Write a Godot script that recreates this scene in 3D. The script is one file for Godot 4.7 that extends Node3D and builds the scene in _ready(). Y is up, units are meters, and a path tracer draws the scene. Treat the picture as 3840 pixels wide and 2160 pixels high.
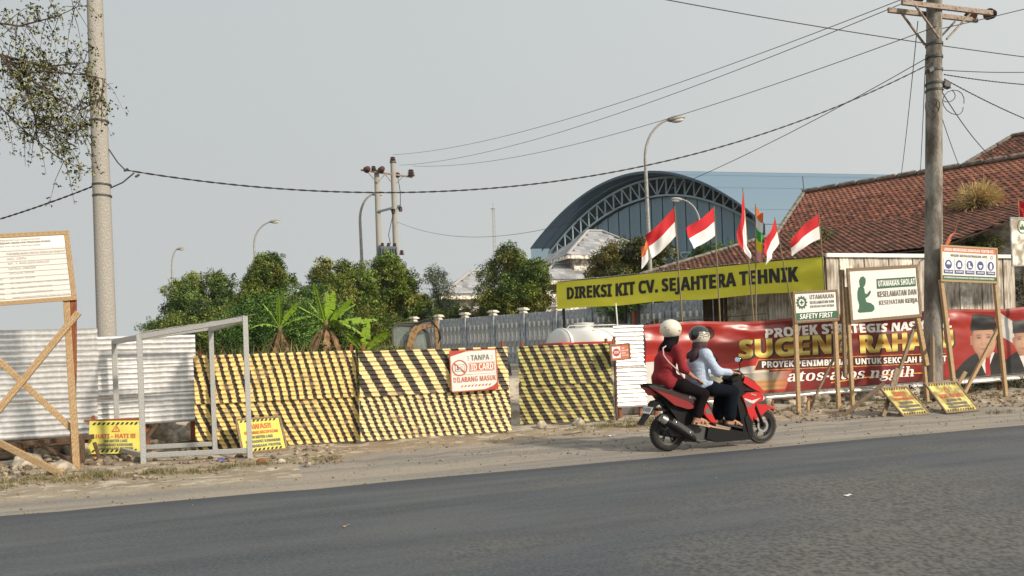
extends Node3D
# A roadside construction site behind corrugated hoardings. X runs along the road, -Z away from it, metres.

var rng := RandomNumberGenerator.new()
var taken := {}
var mats := {}
var noise := FastNoiseLite.new()
const WALL_DIR := Vector3(0.519, 0, 0.855)
const WALL_OUT := Vector3(-0.855, 0, 0.519)

# ---------------------------------------------------------------- mesh builder
class MB:
	var v := PackedVector3Array()
	var n := PackedVector3Array()
	var uv := PackedVector2Array()
	var c := PackedColorArray()
	var ix := PackedInt32Array()
	var tint := Color(1, 1, 1)
	var colored := false
	func vert(p: Vector3, nn: Vector3, t := Vector2.ZERO) -> int:
		v.append(p); n.append(nn); uv.append(t)
		if colored: c.append(tint)
		return v.size() - 1
	func tri(a: Vector3, b: Vector3, d: Vector3):
		var nn := (d - a).cross(b - a).normalized()
		var i := vert(a, nn); vert(b, nn); vert(d, nn)
		ix.append(i); ix.append(i + 1); ix.append(i + 2)
	func quad(a: Vector3, b: Vector3, d: Vector3, e: Vector3, ta := Vector2(0, 0), tb := Vector2(1, 0), td := Vector2(1, 1), te := Vector2(0, 1)):
		var nn := (d - a).cross(b - a).normalized()
		var i := vert(a, nn, ta); vert(b, nn, tb); vert(d, nn, td); vert(e, nn, te)
		for k in [0, 1, 2, 0, 2, 3]: ix.append(i + k)
	func box(t: Transform3D, s: Vector3, bev := 0.0):
		var h := s * 0.5
		if bev <= 0.0:
			for ax in 3:
				for sg in [-1.0, 1.0]:
					var o := Vector3.ZERO; o[ax] = h[ax] * sg
					var p := Vector3.ZERO; p[(ax + 1) % 3] = h[(ax + 1) % 3]
					var q := Vector3.ZERO; q[(ax + 2) % 3] = h[(ax + 2) % 3] * sg
					quad(t * (o - p - q), t * (o - p + q), t * (o + p + q), t * (o + p - q))
			return
		bev = minf(bev, minf(h.x, minf(h.y, h.z)) * 0.9)
		for ax in 3:
			var a1 := (ax + 1) % 3; var a2 := (ax + 2) % 3
			for sg in [-1.0, 1.0]:
				var o := Vector3.ZERO; o[ax] = h[ax] * sg
				var p := Vector3.ZERO; p[a1] = h[a1] - bev
				var q := Vector3.ZERO; q[a2] = (h[a2] - bev) * sg
				quad(t * (o - p - q), t * (o - p + q), t * (o + p + q), t * (o + p - q))
			for s1 in [-1.0, 1.0]:
				for s2 in [-1.0, 1.0]:
					var l := Vector3.ZERO; l[ax] = h[ax] - bev
					var e1 := Vector3.ZERO; e1[a1] = h[a1] * s1; e1[a2] = (h[a2] - bev) * s2
					var e2 := Vector3.ZERO; e2[a1] = (h[a1] - bev) * s1; e2[a2] = h[a2] * s2
					if s1 * s2 > 0: quad(t * (e1 - l), t * (e1 + l), t * (e2 + l), t * (e2 - l))
					else: quad(t * (e2 - l), t * (e2 + l), t * (e1 + l), t * (e1 - l))
		for sx in [-1.0, 1.0]:
			for sy in [-1.0, 1.0]:
				for sz in [-1.0, 1.0]:
					var a := t * Vector3(h.x * sx, (h.y - bev) * sy, (h.z - bev) * sz)
					var b := t * Vector3((h.x - bev) * sx, h.y * sy, (h.z - bev) * sz)
					var d := t * Vector3((h.x - bev) * sx, (h.y - bev) * sy, h.z * sz)
					if sx * sy * sz > 0: tri(a, d, b)
					else: tri(a, b, d)
	func abox(p: Vector3, s: Vector3, bev := 0.0): box(Transform3D(Basis.IDENTITY, p), s, bev)
	func beam(a: Vector3, b: Vector3, w: float, h: float, bev := 0.0, up := Vector3.UP):
		var y := (b - a).normalized()
		var side := up if absf(y.dot(up)) < 0.95 else Vector3(0, 0, 1)
		var x := y.cross(side).normalized(); var z := x.cross(y)
		box(Transform3D(Basis(x, y, z), (a + b) * 0.5), Vector3(w, (b - a).length(), h), bev)
	func tube(path: Array, rad, sides := 8, caps := true):
		var m := path.size(); var prev := Vector3.ZERO; var base := v.size(); var run := 0.0
		for i in m:
			var p: Vector3 = path[i]
			var d: Vector3 = (path[mini(i + 1, m - 1)] - path[maxi(i - 1, 0)]).normalized()
			if i > 0: run += p.distance_to(path[i - 1])
			var x := prev - d * prev.dot(d)
			if x.length() < 0.01: x = d.cross(Vector3.UP if absf(d.y) < 0.9 else Vector3.RIGHT)
			x = x.normalized(); prev = x
			var z := d.cross(x)
			var r: float = rad[i] if rad is Array else rad
			for k in sides + 1:
				var a := TAU * k / sides
				var o := x * cos(a) + z * sin(a)
				vert(p + o * r, o, Vector2(float(k) / sides, run))
		for i in m - 1:
			for k in sides:
				var q := base + i * (sides + 1) + k
				for e in [q, q + sides + 1, q + 1, q + 1, q + sides + 1, q + sides + 2]: ix.append(e)
		if caps:
			for e in [0, m - 1]:
				var d: Vector3 = (path[1] - path[0]).normalized() * -1.0 if e == 0 else (path[m - 1] - path[m - 2]).normalized()
				var ci := vert(path[e], d)
				for k in sides + 1: vert(v[base + e * (sides + 1) + k], d)
				for k in sides:
					if e == 0: ix.append(ci); ix.append(ci + 1 + k); ix.append(ci + 2 + k)
					else: ix.append(ci); ix.append(ci + 2 + k); ix.append(ci + 1 + k)
	func lathe(t: Transform3D, prof: Array, segs := 16, smooth := true):
		# prof: Vector2(radius, height) from bottom to top round the local y axis
		for i in prof.size() - 1:
			var a: Vector2 = prof[i]; var b: Vector2 = prof[i + 1]
			var nn := Vector2(b.y - a.y, a.x - b.x).normalized()
			var na := nn; var nb := nn
			if smooth and i > 0:
				var z: Vector2 = prof[i - 1]; var nz := Vector2(a.y - z.y, z.x - a.x).normalized()
				if nz.dot(nn) > 0.5: na = (nz + nn).normalized()
			if smooth and i < prof.size() - 2:
				var z: Vector2 = prof[i + 2]; var nz := Vector2(z.y - b.y, b.x - z.x).normalized()
				if nz.dot(nn) > 0.5: nb = (nz + nn).normalized()
			var base := v.size()
			for k in segs + 1:
				var an := TAU * k / segs; var ca := cos(an); var sa := sin(an)
				vert(t * Vector3(a.x * ca, a.y, a.x * sa), (t.basis * Vector3(na.x * ca, na.y, na.x * sa)).normalized(), Vector2(float(k) / segs, a.y))
				vert(t * Vector3(b.x * ca, b.y, b.x * sa), (t.basis * Vector3(nb.x * ca, nb.y, nb.x * sa)).normalized(), Vector2(float(k) / segs, b.y))
			for k in segs:
				var q := base + k * 2
				for e in [q, q + 2, q + 1, q + 1, q + 2, q + 3]: ix.append(e)
	func sheet(nu: int, nv: int, f: Callable, flip := false):
		# f(u, v) -> point, u and v from 0 to 1; normals from the surface itself
		var pts: Array = []
		for j in nv + 1:
			for i in nu + 1: pts.append(f.call(float(i) / nu, float(j) / nv))
		var base := v.size()
		for j in nv + 1:
			for i in nu + 1:
				var du: Vector3 = pts[j * (nu + 1) + mini(i + 1, nu)] - pts[j * (nu + 1) + maxi(i - 1, 0)]
				var dv: Vector3 = pts[mini(j + 1, nv) * (nu + 1) + i] - pts[maxi(j - 1, 0) * (nu + 1) + i]
				var nn := du.cross(dv).normalized()
				vert(pts[j * (nu + 1) + i], -nn if flip else nn, Vector2(float(i) / nu, float(j) / nv))
		for j in nv:
			for i in nu:
				var q := base + j * (nu + 1) + i
				for e in ([q, q + 1, q + nu + 1, q + 1, q + nu + 2, q + nu + 1] if flip else [q, q + nu + 1, q + 1, q + 1, q + nu + 1, q + nu + 2]): ix.append(e)
	func prism(poly: Array, depth: float, t: Transform3D, bev := 0.0):
		# poly in local xy, extruded along local z from -depth/2 to depth/2, edges chamfered
		var p := PackedVector2Array(poly)
		if Geometry2D.is_polygon_clockwise(p): p.reverse()
		var inner := p
		if bev > 0.0:
			var off := Geometry2D.offset_polygon(p, -bev)
			if off.size() == 1 and off[0].size() == p.size():
				inner = off[0]
				if Geometry2D.is_polygon_clockwise(inner): inner.reverse()
				var best := 0; var bd := 1e9
				for k in inner.size():
					if inner[k].distance_to(p[0]) < bd: bd = inner[k].distance_to(p[0]); best = k
				var r := PackedVector2Array()
				for k in inner.size(): r.append(inner[(best + k) % inner.size()])
				inner = r
			else: bev = 0.0
		var tr := Geometry2D.triangulate_polygon(inner)
		var hz := depth * 0.5
		for k in range(0, tr.size(), 3):
			var a := inner[tr[k]]; var b := inner[tr[k + 1]]; var d := inner[tr[k + 2]]
			if (b - a).cross(d - a) < 0: var s := b; b = d; d = s
			tri(t * Vector3(a.x, a.y, hz), t * Vector3(d.x, d.y, hz), t * Vector3(b.x, b.y, hz))
			tri(t * Vector3(a.x, a.y, -hz), t * Vector3(b.x, b.y, -hz), t * Vector3(d.x, d.y, -hz))
		for k in p.size():
			var a := p[k]; var b := p[(k + 1) % p.size()]
			var hb := hz - bev
			quad(t * Vector3(a.x, a.y, hb), t * Vector3(b.x, b.y, hb), t * Vector3(b.x, b.y, -hb), t * Vector3(a.x, a.y, -hb))
			if bev > 0.0:
				var ia := inner[k]; var ib := inner[(k + 1) % p.size()]
				quad(t * Vector3(ia.x, ia.y, hz), t * Vector3(ib.x, ib.y, hz), t * Vector3(b.x, b.y, hb), t * Vector3(a.x, a.y, hb))
				quad(t * Vector3(a.x, a.y, -hb), t * Vector3(b.x, b.y, -hb), t * Vector3(ib.x, ib.y, -hz), t * Vector3(ia.x, ia.y, -hz))
	func ball(t: Transform3D, la := 8, lo := 12, f = null):
		# a unit sphere under t; f(direction) -> radius makes it lumpy
		sheet(lo, la, func(a, b):
			var th: float = a * TAU; var ph: float = (b - 0.5) * PI * 0.998
			var d := Vector3(cos(ph) * cos(th), sin(ph), cos(ph) * sin(th))
			return t * (d * (f.call(d) if f else 1.0)), true)
	func mesh() -> ArrayMesh:
		var a := []; a.resize(Mesh.ARRAY_MAX)
		a[Mesh.ARRAY_VERTEX] = v; a[Mesh.ARRAY_NORMAL] = n; a[Mesh.ARRAY_TEX_UV] = uv; a[Mesh.ARRAY_INDEX] = ix
		if colored: a[Mesh.ARRAY_COLOR] = c
		var m := ArrayMesh.new(); m.add_surface_from_arrays(Mesh.PRIMITIVE_TRIANGLES, a)
		return m

# ---------------------------------------------------------------- scene helpers
func numbered(called: String) -> String:
	if not taken.has(called):
		taken[called] = 0
		return called
	taken[called] += 1
	return "%s_%03d" % [called, taken[called]]

func thing(called: String, label: String, category: String, at := Vector3.ZERO, turn := 0.0, group := "") -> Node3D:
	var o := Node3D.new(); o.name = numbered(called); add_child(o)
	o.position = at; o.rotation.y = turn
	return tag(o, label, category, group)

func tag(o: Node3D, label: String, category: String, group := "") -> Node3D:
	o.set_meta("label", label); o.set_meta("category", category)
	if group: o.set_meta("group", group)
	return o

func obj(called: String, m, material, parent: Node = self, at := Vector3.ZERO) -> MeshInstance3D:
	var o := MeshInstance3D.new(); o.name = numbered(called) if parent == self else called
	o.mesh = m.mesh() if m is MB else m
	o.material_override = mats[material] if material is String else material
	parent.add_child(o, true); o.position = at
	return o

func struct(called: String, m, material) -> MeshInstance3D:
	var o := obj(called, m, material); o.set_meta("kind", "structure"); return o

func many(called: String, mesh: Mesh, xf: Array, material, parent: Node, cols := []) -> MultiMeshInstance3D:
	var mm := MultiMesh.new(); mm.transform_format = MultiMesh.TRANSFORM_3D
	mm.use_colors = cols.size() > 0
	mm.mesh = mesh; mm.instance_count = xf.size()
	for i in xf.size():
		mm.set_instance_transform(i, xf[i])
		if cols.size() > 0: mm.set_instance_color(i, cols[i])
	var o := MultiMeshInstance3D.new(); o.multimesh = mm; o.name = numbered(called) if parent == self else called
	o.material_override = mats[material] if material is String else material
	parent.add_child(o, true)
	return o

func ramp(stops: Array) -> Gradient:
	var g := Gradient.new()
	g.offsets = PackedFloat32Array(stops.map(func(s): return s[0]))
	g.colors = PackedColorArray(stops.map(func(s): return s[1]))
	return g

func ntex(freq: float, stops: Array, type := FastNoiseLite.TYPE_SIMPLEX_SMOOTH, oct := 4, size := 256, sd := 1, as_normal := false, bump := 4.0) -> NoiseTexture2D:
	var f := FastNoiseLite.new(); f.noise_type = type; f.frequency = freq; f.fractal_octaves = oct; f.seed = sd
	var t := NoiseTexture2D.new(); t.width = size; t.height = size; t.seamless = true; t.noise = f
	if as_normal: t.as_normal_map = true; t.bump_strength = bump
	else: t.color_ramp = ramp(stops)
	return t

func lin(r: float, g: float, b: float) -> Color: return Color(r, g, b).linear_to_srgb()

func mat(key: String, col: Color, rough := 0.8, opts := {}) -> StandardMaterial3D:
	# col: real-world (linear) base colour
	var m := StandardMaterial3D.new()
	m.albedo_color = col.linear_to_srgb(); m.albedo_color.a = 1.0
	m.roughness = rough
	m.metallic = opts.get("metal", 0.0)
	m.metallic_specular = opts.get("spec", 0.5)
	m.cull_mode = BaseMaterial3D.CULL_DISABLED
	if opts.has("tex"):
		m.albedo_texture = opts.tex
	if opts.has("nrm"):
		m.normal_enabled = true; m.normal_texture = opts.nrm; m.normal_scale = opts.get("nscale", 0.6)
	if opts.has("rtex"):
		m.roughness_texture = opts.rtex
	if opts.has("tri"):
		m.uv1_triplanar = true; m.uv1_scale = opts.tri; m.uv1_world_triplanar = opts.get("world", false)
	if opts.has("clear"):
		m.clearcoat_enabled = true; m.clearcoat = opts.clear; m.clearcoat_roughness = 0.08
	if opts.get("vcol", false): m.vertex_color_use_as_albedo = true
	if opts.has("back"):
		m.backlight_enabled = true; m.backlight = opts.back
	if opts.has("alpha"):
		m.transparency = BaseMaterial3D.TRANSPARENCY_ALPHA; m.albedo_color.a = opts.alpha
	mats[key] = m
	return m

var fonts := {}
func font(serif: bool, bold: bool) -> SystemFont:
	var k := "%s%s" % [serif, bold]
	if not fonts.has(k):
		var f := SystemFont.new(); f.font_names = PackedStringArray(["Droid Serif" if serif else "Droid Sans"])
		f.font_weight = 700 if bold else 400
		fonts[k] = f
	return fonts[k]

# Lettering fitted to a w x h box whose lower left corner is (x, y) on the face of a sign; warp(x, y) -> point follows a wrinkled cloth.
func lettering(parent: Node, txt: String, material, x: float, y: float, w: float, h: float, z := 0.0, opts := {}) -> MeshInstance3D:
	var tm := TextMesh.new(); tm.text = txt; tm.font = font(opts.get("serif", false), opts.get("bold", true))
	tm.font_size = 48; tm.pixel_size = 0.01; tm.depth = 0.02; tm.curve_step = 2.0
	tm.horizontal_alignment = HORIZONTAL_ALIGNMENT_LEFT
	var a := tm.surface_get_arrays(0)
	var vs: PackedVector3Array = a[Mesh.ARRAY_VERTEX]
	var lo := Vector3(1e9, 1e9, 0); var hi := Vector3(-1e9, -1e9, 0)
	for p in vs: lo = lo.min(p); hi = hi.max(p)
	var sx := w / (hi.x - lo.x); var sy := h / (hi.y - lo.y)
	var shear: float = opts.get("shear", 0.0); var thick: float = opts.get("thick", 0.002)
	var warp = opts.get("warp"); var uvs := PackedVector2Array(); var heavy: float = opts.get("heavy", 0.0) * h * 0.045
	# heavy type is struck several times, each strike shifted and a hair prouder
	var strikes := [Vector2.ZERO] if heavy == 0.0 else [Vector2(-1, -0.6), Vector2(1, -0.6), Vector2(-1, 0.6), Vector2(1, 0.6)]
	var out := PackedVector3Array(); var nn := PackedVector3Array(); var ii := PackedInt32Array(); var idx: PackedInt32Array = a[Mesh.ARRAY_INDEX]
	for q in strikes.size():
		var first := out.size()
		for i in vs.size():
			var p := vs[i]
			var px: float = (p.x - lo.x) * sx + strikes[q].x * heavy; var py: float = (p.y - lo.y) * sy + strikes[q].y * heavy
			uvs.append(Vector2(clampf(px / w, 0.0, 1.0), clampf(1.0 - py / h, 0.0, 1.0)))
			px += py * shear
			var pz := z + q * 0.0006 + (thick if p.z > 0.0 else 0.0)
			out.append(warp.call(x + px, y + py) + Vector3(0, 0, pz) if warp else Vector3(x + px, y + py, pz))
		nn.append_array(a[Mesh.ARRAY_NORMAL])
		for e in idx: ii.append(first + e)
	var b := []; b.resize(Mesh.ARRAY_MAX)
	b[Mesh.ARRAY_VERTEX] = out; b[Mesh.ARRAY_NORMAL] = nn; b[Mesh.ARRAY_TEX_UV] = uvs; b[Mesh.ARRAY_INDEX] = ii
	var m := ArrayMesh.new(); m.add_surface_from_arrays(Mesh.PRIMITIVE_TRIANGLES, b)
	return obj("lettering", m, material, parent)

func sstep(a: float, b: float, x: float) -> float:
	var t := clampf((x - a) / (b - a), 0.0, 1.0); return t * t * (3 - 2 * t)

func frame3(bl: Vector3, br: Vector3, tl: Vector3) -> Transform3D:
	var x := (br - bl).normalized(); var y := tl - bl
	y = (y - x * y.dot(x)).normalized()
	return Transform3D(Basis(x, y, x.cross(y)), bl)

func ground_at(x: float, z: float) -> float:
	var h := noise.get_noise_2d(x * 22.0, z * 22.0) * 0.035 * sstep(-9.3, -10.6, z)
	h += noise.get_noise_2d(x * 6.0 + 90.0, z * 6.0) * 0.05 * sstep(-10.0, -12.0, z)
	h += 0.9 * sstep(-14.4, -16.6, z)
	h += 0.07 * sstep(8.2, 10.0, x) * sstep(-11.4, -12.3, z) * (0.6 + 0.6 * noise.get_noise_2d(x * 30.0, z * 30.0))
	return h

func make_materials():
	var W := Color.WHITE
	var grain := ntex(0.05, [[0.2, Color(0.72, 0.72, 0.72)], [0.8, W]], FastNoiseLite.TYPE_SIMPLEX_SMOOTH, 5, 256, 3)
	var blotch := ntex(0.012, [[0.25, Color(0.62, 0.6, 0.57)], [0.7, W]], FastNoiseLite.TYPE_SIMPLEX_SMOOTH, 5, 256, 5)
	var woodg := ntex(0.03, [[0.2, Color(0.66, 0.6, 0.52)], [0.75, W]], FastNoiseLite.TYPE_SIMPLEX_SMOOTH, 4, 256, 7)
	var bump := ntex(0.06, [], FastNoiseLite.TYPE_SIMPLEX_SMOOTH, 4, 256, 9, true, 6.0)
	var bump2 := ntex(0.1, [], FastNoiseLite.TYPE_CELLULAR, 2, 256, 11, true, 6.0)
	var stain := ntex(0.02, [[0.0, Color(0.45, 0.42, 0.38)], [0.35, Color(0.75, 0.73, 0.7)], [0.6, W]], FastNoiseLite.TYPE_SIMPLEX_SMOOTH, 5, 256, 13)
	var rust := ntex(0.016, [[0.0, Color(0.55, 0.33, 0.2)], [0.3, Color(0.85, 0.78, 0.7)], [0.55, W]], FastNoiseLite.TYPE_SIMPLEX_SMOOTH, 5, 256, 15)
	var moss := ntex(0.02, [[0.2, Color(0.35, 0.3, 0.28)], [0.5, Color(0.8, 0.75, 0.72)], [0.75, W]], FastNoiseLite.TYPE_SIMPLEX_SMOOTH, 5, 256, 17)
	var tall := Vector3(9, 0.9, 9)
	mat("wood_new", Color(0.56, 0.41, 0.24), 0.75, {"tex": woodg, "tri": Vector3(14, 2.5, 14), "nrm": bump, "nscale": 0.3})
	mat("wood_grey", Color(0.30, 0.23, 0.16), 0.85, {"tex": woodg, "tri": tall, "nrm": bump, "nscale": 0.4})
	mat("wood_dark", Color(0.13, 0.085, 0.055), 0.85, {"tex": woodg, "tri": tall})
	mat("wood_red", Color(0.32, 0.105, 0.045), 0.8, {"tex": woodg, "tri": tall})
	mat("bamboo", Color(0.30, 0.24, 0.12), 0.6, {"tex": grain, "tri": Vector3(5, 1, 5)})
	mat("zinc_new", Color(0.95, 0.95, 0.95), 0.36, {"metal": 0.7, "tex": ntex(0.02, [[0.2, Color(0.88, 0.88, 0.88)], [0.8, W]], FastNoiseLite.TYPE_CELLULAR, 2, 256, 19), "tri": Vector3(2, 2, 2), "nrm": bump, "nscale": 0.05})
	mat("zinc_old", Color(0.56, 0.51, 0.44), 0.6, {"metal": 0.15, "tex": stain, "tri": Vector3(1.2, 0.25, 1.2)})
	mat("galv", Color(0.58, 0.59, 0.58), 0.45, {"metal": 0.25, "tex": grain, "tri": Vector3(9, 3, 9)})
	mat("concrete", Color(0.47, 0.45, 0.41), 0.9, {"tex": grain, "tri": Vector3(5.0, 2.0, 5.0), "nrm": bump, "nscale": 0.5})
	mat("concrete_grey", Color(0.28, 0.26, 0.23), 0.9, {"tex": blotch, "tri": Vector3(1.2, 0.3, 1.2), "nrm": bump, "nscale": 0.5})
	mat("white_board", Color(0.70, 0.69, 0.66), 0.5)
	mat("cloth_white", Color(0.68, 0.67, 0.64), 0.55)
	mat("cloth_lime", Color(0.72, 0.67, 0.035), 0.5)
	mat("cloth_yellow", Color(0.60, 0.55, 0.11), 0.4)
	mat("cloth_yellow_dull", Color(0.62, 0.53, 0.15), 0.5, {"tex": blotch, "tri": Vector3(0.9, 0.9, 0.9)})
	mat("ink_black", Color(0.02, 0.018, 0.015), 0.6)
	mat("ink_grey", Color(0.16, 0.15, 0.14), 0.7)
	mat("ink_pale", Color(0.42, 0.40, 0.37), 0.7)
	mat("ink_red", Color(0.42, 0.045, 0.03), 0.6)
	mat("ink_brick", Color(0.50, 0.13, 0.06), 0.6)
	mat("ink_green", Color(0.022, 0.095, 0.05), 0.6)
	mat("ink_blue", Color(0.045, 0.06, 0.22), 0.6)
	mat("ink_white", Color(0.8, 0.8, 0.77), 0.6)
	mat("ink_gold", Color(1, 1, 1), 0.5, {"tex": gold_tex()})
	mat("flag_red", Color(0.48, 0.007, 0.014), 0.8, {"back": Color(0.14, 0.004, 0.006)})
	mat("flag_white", Color(0.72, 0.71, 0.71), 0.8, {"back": Color(0.2, 0.2, 0.2)})
	mat("flag_orange", Color(0.62, 0.16, 0.05), 0.8, {"back": Color(0.2, 0.05, 0.02)})
	mat("flag_green", Color(0.05, 0.32, 0.08), 0.8, {"back": Color(0.02, 0.12, 0.03)})
	mat("flag_yellow", Color(0.80, 0.62, 0.02), 0.8, {"back": Color(0.3, 0.22, 0.01)})
	mat("flag_blue", Color(0.06, 0.08, 0.40), 0.8, {"back": Color(0.02, 0.03, 0.15)})
	mat("flag_pink", Color(0.72, 0.32, 0.32), 0.8)
	mat("wall_grey", Color(0.52, 0.56, 0.61), 0.85, {"tex": grain, "tri": Vector3(0.5, 0.2, 0.5)})
	mat("wall_cream", Color(0.86, 0.81, 0.71), 0.85, {"tex": blotch, "tri": Vector3(0.8, 0.8, 0.8)})
	mat("tile_red", Color(0.30, 0.115, 0.07), 0.9, {"vcol": true, "tex": moss, "tri": Vector3(0.7, 0.7, 0.7), "world": true})
	mat("ridge_cement", Color(0.26, 0.24, 0.21), 0.95, {"tex": stain, "tri": Vector3(1, 1, 1)})
	mat("cap_grey", Color(0.36, 0.36, 0.36), 0.8)
	mat("tile_grey", Color(0.29, 0.30, 0.315), 0.75, {"vcol": true})
	mat("hall_blue", Color(0.13, 0.205, 0.265), 0.5, {"metal": 0.15})
	mat("hall_roof", Color(0.13, 0.205, 0.28), 0.55)
	mat("hall_trim_and_shade", Color(0.035, 0.065, 0.105), 0.6)  # navy of the fascia, also used as painted shade beneath the hall roof
	mat("steel_blue", Color(0.22, 0.30, 0.34), 0.55)
	mat("lamp_paint", Color(0.42, 0.42, 0.40), 0.5, {"tex": grain, "tri": Vector3(1, 0.4, 1)})
	mat("lamp_glass", Color(0.7, 0.68, 0.62), 0.25)
	mat("insulator", Color(0.075, 0.035, 0.025), 0.2)
	mat("steel_dark", Color(0.05, 0.053, 0.053), 0.6)
	mat("steel_rust", Color(0.28, 0.23, 0.19), 0.7, {"tex": rust, "tri": Vector3(2, 2, 2)})
	mat("wire", Color(0.035, 0.035, 0.038), 0.7)
	mat("trafo", Color(0.07, 0.095, 0.115), 0.5)
	mat("excavator", Color(0.33, 0.21, 0.10), 0.55, {"tex": rust, "tri": Vector3(1.2, 1.2, 1.2)})
	mat("excavator_yellow", Color(0.62, 0.36, 0.045), 0.5, {"tex": rust, "tri": Vector3(1, 1, 1)})
	mat("glass_dark", Color(0.35, 0.42, 0.40), 0.05, {"alpha": 0.28})
	mat("cab_frame", Color(0.08, 0.075, 0.065), 0.6)
	mat("tank_white", Color(0.76, 0.76, 0.74), 0.4)
	mat("tank_red", Color(0.42, 0.035, 0.02), 0.45)
	mat("tarp_black", Color(0.03, 0.033, 0.04), 0.6, {"tex": blotch, "tri": Vector3(1, 1, 1)})
	mat("limestone", Color(0.56, 0.50, 0.41), 0.95, {"tex": blotch, "tri": Vector3(2, 2, 2), "nrm": bump2, "nscale": 0.8})
	mat("rubble", Color(0.32, 0.27, 0.21), 0.95, {"vcol": true, "tex": blotch, "tri": Vector3(3, 3, 3), "nrm": bump, "nscale": 0.8})
	mat("leaf", Color(1, 1, 1), 0.5, {"vcol": true, "back": Color(0.16, 0.22, 0.02)})
	mat("grass", Color(1, 1, 1), 0.8, {"vcol": true, "back": Color(0.12, 0.12, 0.03)})
	mat("bark", Color(0.12, 0.085, 0.06), 0.95, {"tex": blotch, "tri": Vector3(3, 1, 3)})
	mat("banana_leaf", Color(0.20, 0.32, 0.025), 0.4, {"vcol": true, "back": Color(0.12, 0.2, 0.02)})
	mat("banana_dead", Color(0.30, 0.18, 0.09), 0.9, {"tex": blotch, "tri": Vector3(2, 2, 2)})
	mat("banana_stem", Color(0.18, 0.16, 0.06), 0.8, {"tex": blotch, "tri": Vector3(3, 1, 3)})
	# motor scooter and riders
	mat("paint_red", Color(0.50, 0.009, 0.010), 0.28, {"clear": 0.8})
	mat("paint_deep", Color(0.22, 0.008, 0.010), 0.3, {"clear": 0.6})
	mat("paint_darkred", Color(0.035, 0.006, 0.008), 0.32, {"clear": 0.6})
	mat("plastic_black", Color(0.012, 0.012, 0.013), 0.5, {"spec": 0.3, "tex": grain, "tri": Vector3(6, 6, 6)})
	mat("rubber", Color(0.022, 0.021, 0.02), 0.85, {"tex": blotch, "tri": Vector3(8, 8, 8)})
	mat("rubber_dusty", Color(0.10, 0.085, 0.065), 0.95, {"tex": blotch, "tri": Vector3(8, 8, 8)})
	mat("rim_black", Color(0.02, 0.02, 0.021), 0.35)
	mat("alloy", Color(0.42, 0.42, 0.41), 0.35, {"metal": 0.8})
	mat("chrome", Color(0.72, 0.72, 0.72), 0.18, {"metal": 1.0})
	mat("seat_vinyl", Color(0.018, 0.017, 0.017), 0.45)
	mat("mirror", Color(0.75, 0.8, 0.82), 0.05, {"metal": 1.0})
	mat("decal_silver", Color(0.55, 0.55, 0.55), 0.4)
	mat("decal_grey", Color(0.12, 0.11, 0.11), 0.4)
	mat("lens_clear", Color(0.75, 0.77, 0.78), 0.08)
	mat("lens_red", Color(0.35, 0.02, 0.01), 0.15)
	mat("plate_white", Color(0.62, 0.63, 0.63), 0.5)
	mat("skin", Color(0.37, 0.19, 0.12), 0.6)
	mat("blouse_red", Color(0.21, 0.008, 0.013), 0.85, {"nrm": bump, "nscale": 0.7, "tri": Vector3(2.2, 1.2, 2.2)})
	mat("shirt_blue", Color(0.40, 0.49, 0.62), 0.85, {"nrm": bump, "nscale": 0.7, "tri": Vector3(2.2, 1.2, 2.2)})
	mat("trouser_black", Color(0.010, 0.008, 0.009), 0.95, {"spec": 0.15})
	mat("denim", Color(0.010, 0.014, 0.022), 0.95, {"spec": 0.15, "tex": grain, "tri": Vector3(20, 20, 20)})
	mat("veil_black", Color(0.012, 0.010, 0.011), 0.95, {"spec": 0.15})
	mat("veil_maroon", Color(0.085, 0.05, 0.06), 0.9, {"tex": blotch, "tri": Vector3(6, 6, 6)})
	mat("helmet_cream", Color(0.68, 0.64, 0.53), 0.22, {"clear": 0.5})
	mat("helmet_black", Color(0.02, 0.022, 0.022), 0.2, {"clear": 0.5})
	mat("visor_smoke", Color(0.06, 0.05, 0.055), 0.04, {"alpha": 0.78})
	mat("strap_pale", Color(0.52, 0.40, 0.38), 0.6)
	mat("sandal_tan", Color(0.45, 0.28, 0.18), 0.7)
	mat("sandal_black", Color(0.02, 0.018, 0.016), 0.6)

func gold_tex() -> ImageTexture:
	# the gold ink of the big words: bands of lighter and darker print
	var im := Image.create(64, 64, false, Image.FORMAT_RGB8)
	for y in 64:
		var t := y / 63.0
		var k := 0.5 + 0.5 * sin(t * 9.0 + 0.6)
		var col := Color(0.62, 0.42, 0.07).lerp(Color(0.90, 0.84, 0.45), k)
		for x in 64: im.set_pixel(x, y, col.darkened(0.06 * (0.5 + 0.5 * sin(x * 0.6 + t * 5.0))))
	return ImageTexture.create_from_image(im)

func tex_from(w: int, h: int, f: Callable) -> ImageTexture:
	# f(x, y) -> linear colour
	var b := PackedByteArray(); b.resize(w * h * 3)
	for y in h:
		for x in w:
			var c: Color = (f.call(x, y) as Color).linear_to_srgb()
			var i := (y * w + x) * 3
			b[i] = clampi(int(c.r * 255.0), 0, 255); b[i + 1] = clampi(int(c.g * 255.0), 0, 255); b[i + 2] = clampi(int(c.b * 255.0), 0, 255)
	return ImageTexture.create_from_image(Image.create_from_data(w, h, false, Image.FORMAT_RGB8, b))

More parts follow.
